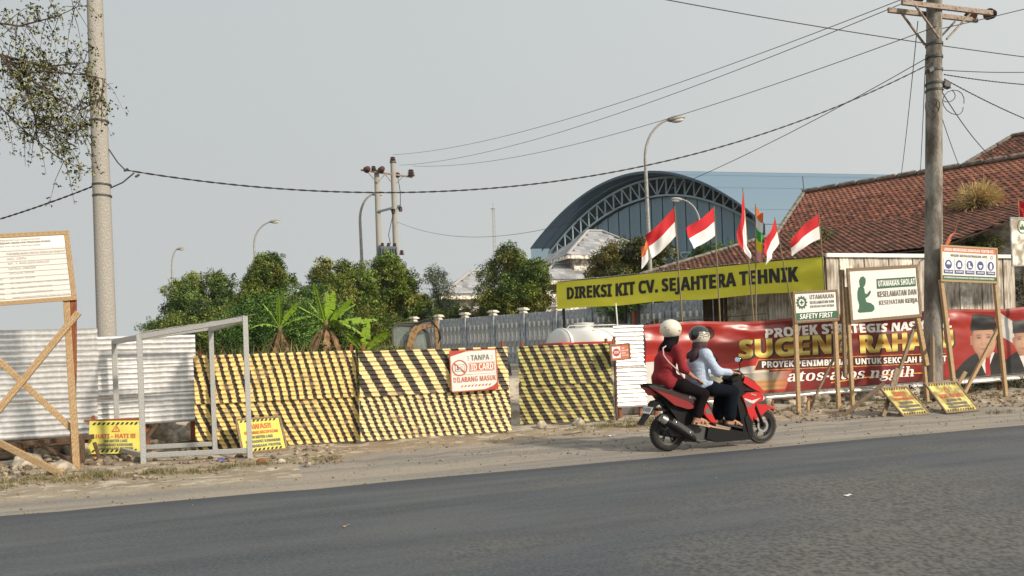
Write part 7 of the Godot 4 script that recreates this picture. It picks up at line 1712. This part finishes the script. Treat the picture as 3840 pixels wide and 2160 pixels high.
func make_riders(at: Vector3):
	var p := {"hip": Vector3(-0.07, 0.99, 0), "chest": Vector3(-0.06, 1.28, 0), "neck": Vector3(0.0, 1.50, 0), "head": Vector3(0.04, 1.70, 0), "face": Vector3(0.85, -0.05, -0.45), "shoulder": Vector3(0.02, 1.43, 0.17), "elbow": Vector3(0.06, 1.17, 0.25), "wrist": Vector3(0.25, 1.03, 0.22), "hand": Vector3(0.40, 0.96, 0.19), "palm": Vector3(0.1, -1, -0.1), "thumb": -1.0, "curl": 0.35, "thigh": Vector3(0.10, 0.92, 0.15), "knee": Vector3(0.40, 0.79, 0.21), "ankle": Vector3(0.27, 0.46, 0.22), "toe": Vector3(0.44, 0.385, 0.23), "sleeve": 0.3, "arm": 0.072, "hem": 0.075, "top_name": "blouse",
		"top": [[Vector3(-0.09, 1.02, 0.0), Vector3(-0.07, 1.28, 0.0), 0.165, 0.15], [Vector3(-0.07, 1.28, 0.0), Vector3(0.0, 1.46, 0), 0.145, 0.085], [Vector3(-0.20, 1.05, 0.06), Vector3(-0.20, 1.05, -0.06), 0.07, 0.07], [Vector3(0.06, 1.0, 0.1), Vector3(0.06, 1.0, -0.1), 0.10, 0.10], [Vector3(-0.1, 0.98, 0.1), Vector3(-0.1, 0.98, -0.1), 0.12, 0.12]]}
	var t := rider("person", "pillion rider in dark red blouse, black trousers and cream helmet", at, p, "blouse_red", "trouser_black")
	var m := MB.new()
	sdf(m, [[Vector3(0.0, 1.47, 0), Vector3(0.04, 1.62, 0), 0.10, 0.095], [Vector3(-0.02, 1.46, 0.05), Vector3(-0.02, 1.46, -0.05), 0.10, 0.10], [Vector3(0.05, 1.6, 0), Vector3(0.03, 1.72, 0), 0.10, 0.112]], 0.04, 0.014, 0.01, 1.0); obj("veil", m, "veil_black", t)
	var hc := Vector3(0.035, 1.725, 0); var hf := Vector3(0.82, -0.12, -0.56)
	var hm := obj("helmet", shell(hc, hf, Vector3(0.172, 0.142, 0.150), 0.85, PI), "helmet_cream", t)
	m = shell(hc, hf, Vector3(0.185, 0.145, 0.154), 0.62, 1.0, -1.25, 1.25); obj("visor", m, "visor_smoke", hm)
	m = MB.new(); m.box(Transform3D(Basis(Vector3(0, 0, 1), 0.12), hc + Vector3(-0.085, -0.005, 0.130)), Vector3(0.07, 0.008, 0.006)); obj("vent", m, "plastic_black", hm)
	m = MB.new(); m.lathe(Transform3D(Basis(Vector3(1, 0, 0), PI / 2), hc + Vector3(0.06, -0.02, 0.146)), [Vector2(0.0, 0.008), Vector2(0.014, 0.006), Vector2(0.016, 0.0)], 12); obj("visor_pivot", m, "alloy", hm)
	# shoulder strap of a bag, from the left shoulder over the back to the right hip
	m = MB.new(); var sp := [Vector3(-0.03, 1.52, 0.06), Vector3(-0.16, 1.46, 0.10), Vector3(-0.18, 1.36, 0.15), Vector3(-0.13, 1.26, 0.205), Vector3(-0.04, 1.17, 0.23), Vector3(0.03, 1.09, 0.235), Vector3(0.08, 1.04, 0.22)]
	m.tube(sp, 0.010, 6); obj("bag_strap", m, "strap_pale", t)
	for s in [1.0, -1.0]: sandal(t, p.ankle * Vector3(1, 1, s), p.toe * Vector3(1, 1, s), "sandal_tan")
	var d := {"hip": Vector3(0.44, 0.92, 0), "chest": Vector3(0.45, 1.20, 0), "neck": Vector3(0.48, 1.41, 0), "head": Vector3(0.53, 1.60, 0), "face": Vector3(0.95, -0.12, -0.18), "shoulder": Vector3(0.49, 1.34, 0.165), "elbow": Vector3(0.60, 1.10, 0.26), "wrist": Vector3(0.86, 1.075, 0.28), "hand": Vector3(0.96, 1.06, 0.275), "palm": Vector3(0.2, -1, 0.0), "thumb": -1.0, "curl": 0.95, "thigh": Vector3(0.60, 0.86, 0.12), "knee": Vector3(0.92, 0.80, 0.15), "ankle": Vector3(0.86, 0.40, 0.15), "toe": Vector3(1.05, 0.305, 0.15), "sleeve": 0.72, "arm": 0.066, "hem": 0.085, "top_name": "shirt",
		"top": [[Vector3(0.43, 0.95, 0.0), Vector3(0.44, 1.20, 0.0), 0.145, 0.14], [Vector3(0.44, 1.20, 0.0), Vector3(0.48, 1.38, 0), 0.13, 0.08], [Vector3(0.54, 0.93, 0.12), Vector3(0.54, 0.93, -0.12), 0.075, 0.075], [Vector3(0.56, 0.90, 0.15), Vector3(0.52, 1.0, 0.13), 0.05, 0.06]]}
	t = rider("person", "scooter driver in pale blue shirt, dark jeans and black and white helmet", at, d, "shirt_blue", "denim")
	m = MB.new()
	sdf(m, [[Vector3(0.47, 1.37, 0), Vector3(0.50, 1.53, 0), 0.105, 0.09], [Vector3(0.40, 1.33, 0.07), Vector3(0.40, 1.33, -0.07), 0.075, 0.075], [Vector3(0.36, 1.28, 0.05), Vector3(0.35, 1.16, -0.03), 0.06, 0.04], [Vector3(0.50, 1.5, 0), Vector3(0.50, 1.62, 0), 0.095, 0.108]], 0.04, 0.014, 0.012, 1.0); obj("veil", m, "veil_maroon", t)
	hc = Vector3(0.50, 1.625, 0); hf = Vector3(0.93, -0.18, -0.30)
	hm = obj("helmet", shell(hc, hf, Vector3(0.158, 0.138, 0.146), 0.95, PI), "helmet_cream", t)
	obj("black_crown", shell(hc, hf, Vector3(0.160, 0.140, 0.148), 0.93, 2.5, -1.35, 1.45, 1.012), "helmet_black", hm)
	obj("black_band", shell(hc, hf, Vector3(0.160, 0.140, 0.148), 2.45, PI, 0.0, TAU, 1.008), "helmet_black", hm)
	for k in 3:
		m = MB.new(); m.tube(range(7).map(func(q):
			var th := 1.75 - 0.06 * k; var ph = 1.25 + 0.2 * q; var f := hf.normalized(); var r := f.cross(Vector3.UP).normalized(); var u := r.cross(f)
			return hc + (f * cos(ph) * 0.158 + (u * cos(th - 0.14 * k) * 0.138 + r * sin(th - 0.14 * k) * 0.146) * sin(ph)) * 1.01), 0.0035 if k < 2 else 0.006, 5); obj("pinstripe", m, "helmet_cream" if k == 2 else "plastic_black", hm)
	for k in 4:
		m = MB.new(); m.ball(Transform3D(Basis.from_scale(Vector3.ONE * 0.0075), hc + Vector3(-0.07 + k * 0.045, -0.035 + 0.008 * k, 0.142 - 0.006 * absf(k - 1.5))), 5, 8); obj("stud", m, "plastic_black", hm)
	m = shell(hc + Vector3(0.10, 0.02, -0.03), Vector3(0.97, 0.18, -0.2), Vector3(0.15, 0.12, 0.15), 0.0, 0.95, 0.0, TAU); obj("visor", m, "visor_smoke", hm)
	for s in [1.0, -1.0]: sandal(t, d.ankle * Vector3(1, 1, s), d.toe * Vector3(1, 1, s), "sandal_black")

# ---------------------------------------------------------------- scooter
func wheel(t: Node3D, c: Vector3, r: float, w: float, called: String, front: bool):
	var o := Node3D.new(); o.name = called; t.add_child(o, true); o.position = c
	var bz := Transform3D(Basis(Vector3(1, 0, 0), PI / 2), Vector3.ZERO)
	var m := MB.new(); var pr := []
	for k in 17:
		var a := lerpf(-2.45, 2.45, k / 16.0); pr.append(Vector2(r - w * 0.52 + cos(a) * w * 0.52, sin(a) * w * 0.5))
	m.lathe(bz, pr, 40)
	for k in 44:
		for s in [-1.0, 1.0]:
			var a = TAU * (k + 0.25 * s) / 44.0
			m.box(Transform3D(Basis(Vector3(0, 0, 1), a) * Basis(Vector3(1, 0, 0), s * 0.5), Vector3(cos(a) * (r - 0.003), sin(a) * (r - 0.003), s * w * 0.2)), Vector3(0.007, 0.012, w * 0.3))
	obj("tyre", m, "rubber", o)
	if front:
		m = MB.new(); m.lathe(bz, [Vector2(r - w * 0.95, w * 0.30), Vector2(r - w * 0.45, w * 0.49), Vector2(r - w * 0.12, w * 0.40)], 40); obj("tyre_dust", m, "rubber_dusty", o)
	var ri := r - w * 0.92
	m = MB.new(); m.lathe(bz, [Vector2(ri - 0.018, -0.036), Vector2(ri + 0.014, -0.042), Vector2(ri + 0.014, 0.042), Vector2(ri - 0.018, 0.036), Vector2(ri - 0.018, -0.036)], 40, false); obj("rim", m, "rim_black", o)
	for k in 5:
		m = MB.new()
		for s in [-0.13, 0.13]:
			var a := TAU * k / 5.0 + 0.3; m.beam(Vector3(cos(a) * 0.04, sin(a) * 0.04, 0.0), Vector3(cos(a + s) * (ri - 0.01), sin(a + s) * (ri - 0.01), 0.0), 0.016, 0.022, 0.004, Vector3(0, 0, 1))
		obj("spoke", m, "rim_black", o)
	m = MB.new(); m.lathe(bz, [Vector2(0, -0.06), Vector2(0.05, -0.06), Vector2(0.055, 0.0), Vector2(0.05, 0.06), Vector2(0, 0.06)], 18); obj("hub", m, "rim_black", o)
	if front:
		m = MB.new(); m.lathe(bz, [Vector2(0.06, 0.052), Vector2(0.095, 0.052), Vector2(0.095, 0.057), Vector2(0.06, 0.057)], 24, false); obj("brake_disc", m, "alloy", o)

func panel(t: Node3D, called: String, material: String, poly: Array, z: float, thick: float, bev := 0.012, tilt := 0.0):
	# tilt turns the panel about the upright line through its middle
	var c := Vector2.ZERO
	for p in poly: c += p / poly.size()
	var m := MB.new(); m.prism(poly.map(func(p): return p - c), thick, Transform3D(Basis(Vector3(0, 1, 0), tilt), Vector3(c.x, c.y, z)), bev); return obj(called, m, material, t)

func make_scooter():
	var at := Vector3(5.45, 0.0, -9.25)
	var t := thing("motor_scooter", "red and black motor scooter carrying two riders along the road edge", "scooter", at)
	wheel(t, Vector3(-0.08, 0.272, 0), 0.272, 0.105, "rear_wheel", false)
	wheel(t, Vector3(1.49, 0.262, 0), 0.262, 0.092, "front_wheel", true)
	# core, seat and tail
	panel(t, "body_core", "plastic_black", [Vector2(-0.30, 0.86), Vector2(0.50, 0.74), Vector2(0.60, 0.52), Vector2(0.66, 0.30), Vector2(0.50, 0.16), Vector2(0.12, 0.22), Vector2(0.06, 0.40), Vector2(-0.10, 0.62)], 0.0, 0.22, 0.02)
	panel(t, "seat", "seat_vinyl", [Vector2(-0.42, 0.955), Vector2(-0.20, 0.945), Vector2(0.10, 0.895), Vector2(0.28, 0.865), Vector2(0.52, 0.80), Vector2(0.66, 0.80), Vector2(0.66, 0.735), Vector2(0.40, 0.76), Vector2(0.0, 0.84), Vector2(-0.40, 0.925)], 0.0, 0.27, 0.03)
	for s in [1.0, -1.0]:
		panel(t, "tail_panel", "paint_darkred", [Vector2(-0.42, 0.93), Vector2(-0.10, 0.865), Vector2(0.20, 0.80), Vector2(0.44, 0.745), Vector2(0.47, 0.66), Vector2(0.36, 0.60), Vector2(0.18, 0.60), Vector2(-0.04, 0.665), Vector2(-0.22, 0.79)], s * 0.145, 0.05, 0.016, s * -0.03)
		panel(t, "tail_accent", "paint_deep", [Vector2(-0.36, 0.895), Vector2(-0.08, 0.795), Vector2(0.16, 0.70), Vector2(0.30, 0.60), Vector2(0.16, 0.592), Vector2(-0.05, 0.66), Vector2(-0.2, 0.785)], s * 0.172, 0.012, 0.004, s * -0.03)
		panel(t, "side_panel", "paint_red", [Vector2(0.40, 0.655), Vector2(0.47, 0.66), Vector2(0.52, 0.60), Vector2(0.645, 0.345), Vector2(0.53, 0.38), Vector2(0.42, 0.50)], s * 0.15, 0.04, 0.012)
		panel(t, "side_flash", "decal_grey", [Vector2(0.44, 0.55), Vector2(0.50, 0.60), Vector2(0.56, 0.50), Vector2(0.46, 0.50)], s * 0.172, 0.006, 0.0)
		panel(t, "front_wing", "paint_red", [Vector2(1.06, 0.725), Vector2(1.16, 0.775), Vector2(1.34, 0.775), Vector2(1.46, 0.72), Vector2(1.45, 0.655), Vector2(1.30, 0.60), Vector2(1.28, 0.52), Vector2(1.235, 0.345), Vector2(1.16, 0.47), Vector2(1.12, 0.60)], s * 0.135, 0.05, 0.014, s * 0.10)
		panel(t, "wing_flash", "decal_silver", [Vector2(1.09, 0.70), Vector2(1.24, 0.655), Vector2(1.40, 0.685), Vector2(1.26, 0.61), Vector2(1.20, 0.625), Vector2(1.11, 0.67)], s * 0.165, 0.006, 0.0, s * 0.10)
		panel(t, "wing_flash", "decal_grey", [Vector2(1.10, 0.665), Vector2(1.19, 0.62), Vector2(1.25, 0.60), Vector2(1.17, 0.55), Vector2(1.13, 0.58)], s * 0.166, 0.006, 0.0, s * 0.10)
		panel(t, "headlight", "lens_clear", [Vector2(1.40, 0.70), Vector2(1.475, 0.715), Vector2(1.50, 0.66), Vector2(1.44, 0.635)], s * 0.10, 0.06, 0.012, s * 0.3)
		panel(t, "leg_guard", "plastic_black", [Vector2(1.16, 0.50), Vector2(1.235, 0.345), Vector2(1.235, 0.12), Vector2(1.17, 0.12), Vector2(1.10, 0.40)], s * 0.15, 0.03, 0.008)
	lettering(t, "VARIO", "decal_silver", 0.0, 0.0, 0.26, 0.055, 0.0, {"shear": 0.35}).transform = Transform3D(Basis(Vector3(0, 0, 1), -0.30), Vector3(0.17, 0.755, 0.174))
	lettering(t, "HONDA", "decal_silver", 0.0, 0.0, 0.10, 0.018, 0.0).transform = Transform3D(Basis(Vector3(0, 1, 0), 0.10) * Basis(Vector3(0, 0, 1), -0.28), Vector3(1.22, 0.745, 0.168))
	panel(t, "floorboard", "plastic_black", [Vector2(0.50, 0.335), Vector2(0.66, 0.31), Vector2(1.12, 0.20), Vector2(1.20, 0.20), Vector2(1.20, 0.09), Vector2(0.62, 0.09), Vector2(0.46, 0.16)], 0.0, 0.32, 0.015)
	panel(t, "floor_edge", "sandal_tan", [Vector2(0.46, 0.375), Vector2(0.56, 0.33), Vector2(0.84, 0.262), Vector2(0.84, 0.25), Vector2(0.55, 0.31), Vector2(0.44, 0.36)], 0.155, 0.016, 0.003)
	panel(t, "leg_shield", "plastic_black", [Vector2(1.08, 0.20), Vector2(1.00, 0.62), Vector2(0.92, 0.92), Vector2(1.02, 0.96), Vector2(1.14, 0.76), Vector2(1.22, 0.40), Vector2(1.20, 0.16)], 0.0, 0.30, 0.02)
	panel(t, "front_apron", "paint_red", [Vector2(1.12, 0.78), Vector2(1.36, 0.79), Vector2(1.50, 0.73), Vector2(1.47, 0.64), Vector2(1.32, 0.56), Vector2(1.14, 0.56)], 0.0, 0.17, 0.03)
	panel(t, "front_apron_lower", "plastic_black", [Vector2(1.14, 0.56), Vector2(1.30, 0.56), Vector2(1.24, 0.20), Vector2(1.18, 0.20)], 0.0, 0.16, 0.02)
	panel(t, "handlebar_cover", "plastic_black", [Vector2(0.90, 0.98), Vector2(0.98, 1.10), Vector2(1.10, 1.10), Vector2(1.20, 1.0), Vector2(1.14, 0.84), Vector2(0.98, 0.86)], 0.0, 0.22, 0.03)
	panel(t, "nose_cover", "paint_red", [Vector2(1.10, 1.005), Vector2(1.18, 1.005), Vector2(1.36, 0.90), Vector2(1.50, 0.77), Vector2(1.44, 0.755), Vector2(1.26, 0.84), Vector2(1.12, 0.93)], 0.0, 0.22, 0.03)
	panel(t, "nose_lip", "plastic_black", [Vector2(1.06, 0.92), Vector2(1.24, 0.83), Vector2(1.42, 0.765), Vector2(1.36, 0.77), Vector2(1.14, 0.78), Vector2(1.04, 0.84)], 0.0, 0.24, 0.015)
	panel(t, "fly_screen", "plastic_black", [Vector2(1.16, 1.0), Vector2(1.30, 0.995), Vector2(1.46, 0.905), Vector2(1.40, 0.905), Vector2(1.26, 0.955)], -0.08, 0.12, 0.01)
	var m := MB.new()
	for s in [1.0, -1.0]:
		m = MB.new(); m.tube([Vector3(1.04, 1.03, s * 0.10), Vector3(1.0, 1.06, s * 0.2), Vector3(0.97, 1.055, s * 0.24)], 0.013, 8); obj("handlebar", m, "plastic_black", t)
		m = MB.new(); m.tube([Vector3(0.97, 1.055, s * 0.22), Vector3(0.94, 1.05, s * 0.36)], 0.018, 10); obj("grip", m, "rubber", t)
		m = MB.new(); m.tube([Vector3(1.02, 1.055, s * 0.2), Vector3(1.06, 1.045, s * 0.30), Vector3(1.03, 1.04, s * 0.37)], 0.007, 6); obj("brake_lever", m, "alloy", t)
		m = MB.new(); m.tube([Vector3(1.0, 1.07, s * 0.2), Vector3(0.985, 1.16, s * 0.26), Vector3(0.95, 1.23, s * 0.29)], 0.007, 6); obj("mirror_stem", m, "plastic_black", t)
		m = MB.new(); m.ball(Transform3D(Basis(Vector3(0, 1, 0), 0.15) * Basis.from_scale(Vector3(0.028, 0.042, 0.062)), Vector3(0.945, 1.26, s * 0.30)), 8, 14); var mh := obj("mirror_housing", m, "plastic_black", t)
		m = MB.new(); m.ball(Transform3D(Basis(Vector3(0, 1, 0), 0.15) * Basis.from_scale(Vector3(0.006, 0.038, 0.056)), Vector3(0.918, 1.26, s * 0.30)), 8, 14); obj("mirror_glass", m, "mirror", mh)
		m = MB.new(); m.tube([Vector3(1.30, 0.70, s * 0.075), Vector3(1.40, 0.46, s * 0.075), Vector3(1.49, 0.262, s * 0.072)], [0.02, 0.022, 0.026], 10); obj("fork_leg", m, "plastic_black", t)
	# front mudguard follows the wheel
	m = MB.new(); m.sheet(20, 8, func(u, v):
		var a: float = lerpf(2.55, 0.62, u); var r: float = 0.285 + 0.03 * sstep(0.7, 1.0, u); var z: float = (v - 0.5) * 0.15 * (1.0 - 0.7 * sstep(0.75, 1.0, u))
		return Vector3(1.49 + cos(a) * r, 0.262 + sin(a) * r + 0.03 * (1.0 - pow(absf(v - 0.5) * 2.0, 2.0)) , z))
	obj("front_mudguard", m, "paint_red", t)
	for s in [1.0, -1.0]: panel(t, "mudguard_side", "paint_red", [Vector2(1.30, 0.52), Vector2(1.38, 0.59), Vector2(1.56, 0.57), Vector2(1.72, 0.50), Vector2(1.58, 0.50), Vector2(1.44, 0.40), Vector2(1.34, 0.36)], s * 0.068, 0.012, 0.004)
	# exhaust
	m = MB.new(); m.tube([Vector3(-0.20, 0.455, 0.17), Vector3(-0.05, 0.36, 0.175), Vector3(0.16, 0.225, 0.17), Vector3(0.27, 0.155, 0.15)], [0.058, 0.062, 0.058, 0.035], 16); var ex := obj("silencer", m, "plastic_black", t)
	m = MB.new(); m.tube([Vector3(-0.265, 0.497, 0.168), Vector3(-0.195, 0.452, 0.17)], [0.054, 0.063], 16); obj("silencer_cap", m, "alloy", ex)
	m = MB.new(); m.beam(Vector3(-0.12, 0.455, 0.228), Vector3(0.20, 0.245, 0.222), 0.07, 0.010, 0.004, Vector3(0, 0, 1)); obj("heat_shield", m, "steel_dark", ex)
	for x in [0.15, 0.85]: 
		m = MB.new(); m.ball(Transform3D(Basis.from_scale(Vector3(0.010, 0.010, 0.006)), Vector3(-0.12, 0.455, 0.236).lerp(Vector3(0.20, 0.245, 0.230), x)), 5, 8); obj("bolt", m, "chrome", ex)
	m = MB.new(); m.tube([Vector3(0.27, 0.155, 0.15), Vector3(0.36, 0.12, 0.13), Vector3(0.55, 0.13, 0.10)], 0.02, 10); obj("exhaust_pipe", m, "steel_dark", ex)
	# engine, swing arm, stand, shock
	panel(t, "engine", "steel_dark", [Vector2(0.10, 0.34), Vector2(0.30, 0.40), Vector2(0.50, 0.32), Vector2(0.55, 0.18), Vector2(0.40, 0.10), Vector2(0.20, 0.12)], 0.02, 0.20, 0.02)
	panel(t, "drive_case", "steel_dark", [Vector2(-0.18, 0.30), Vector2(-0.06, 0.38), Vector2(0.30, 0.36), Vector2(0.34, 0.20), Vector2(0.1, 0.16), Vector2(-0.16, 0.22)], -0.12, 0.07, 0.02)
	panel(t, "swing_arm", "steel_dark", [Vector2(-0.12, 0.30), Vector2(-0.06, 0.33), Vector2(0.34, 0.22), Vector2(0.34, 0.16), Vector2(-0.06, 0.22)], 0.085, 0.03, 0.006)
	m = MB.new(); m.tube([Vector3(-0.12, 0.34, -0.10), Vector3(-0.02, 0.66, -0.10)], 0.025, 10); obj("shock_absorber", m, "steel_dark", t)
	m = MB.new(); m.tube([Vector3(0.45, 0.14, 0.1), Vector3(0.30, 0.08, 0.12), Vector3(0.20, 0.075, 0.14)], 0.012, 6); obj("stand", m, "steel_dark", t)
	m = MB.new(); m.tube([Vector3(0.24, 0.40, 0.15), Vector3(0.24, 0.395, 0.27)], 0.014, 8); obj("footrest", m, "rubber", t)
	# rear mudguard, plate and lamps
	panel(t, "rear_mudguard", "plastic_black", [Vector2(-0.16, 0.74), Vector2(-0.30, 0.72), Vector2(-0.38, 0.60), Vector2(-0.52, 0.40), Vector2(-0.49, 0.40), Vector2(-0.34, 0.58), Vector2(-0.26, 0.66), Vector2(-0.14, 0.68)], 0.0, 0.14, 0.008)
	panel(t, "inner_mudguard", "plastic_black", [Vector2(-0.25, 0.62), Vector2(-0.05, 0.60), Vector2(0.15, 0.55), Vector2(0.15, 0.50), Vector2(-0.05, 0.565), Vector2(-0.24, 0.58)], 0.0, 0.12, 0.008)
	m = MB.new(); var pb := Basis(Vector3(0.5, 0.83, 0).normalized(), Vector3(0, 0, 1), Vector3(0.83, -0.5, 0).normalized())
	pb = Basis(Vector3(0, 0, 1), Vector3(0.55, 0.83, 0).normalized(), Vector3(-0.83, 0.55, 0).normalized())
	m.box(Transform3D(pb, Vector3(-0.40, 0.60, 0.02)), Vector3(0.25, 0.11, 0.006), 0.002); var pl := obj("number_plate", m, "plate_white", t)
	lettering(pl, "K 4725", "ink_grey", 0, 0, 0.19, 0.05, 0.0).transform = Transform3D(pb, Vector3(-0.40, 0.60, 0.02) + pb * Vector3(-0.095, -0.02, 0.005))
	panel(t, "tail_lamp", "lens_red", [Vector2(-0.42, 0.92), Vector2(-0.34, 0.90), Vector2(-0.26, 0.80), Vector2(-0.32, 0.80)], 0.0, 0.20, 0.015)
	m = MB.new(); m.tube([Vector3(-0.10, 0.90, 0.14), Vector3(-0.36, 0.96, 0.12), Vector3(-0.43, 0.965, 0.0), Vector3(-0.36, 0.96, -0.12), Vector3(-0.10, 0.90, -0.14)], 0.013, 8); obj("grab_rail", m, "plastic_black", t)
	make_riders(at)

func _ready():
	make_light()
	make_materials()
	make_ground()
	make_wall()
	make_hall()
	make_houses()
	make_shed()
	make_hoardings()
	make_banner()
	make_signs()
	make_frame()
	make_poles()
	make_wires()
	make_lamps()
	make_machines()
	make_trees()
	make_bananas()
	make_scooter()
	make_flags()
	make_ground_cover()
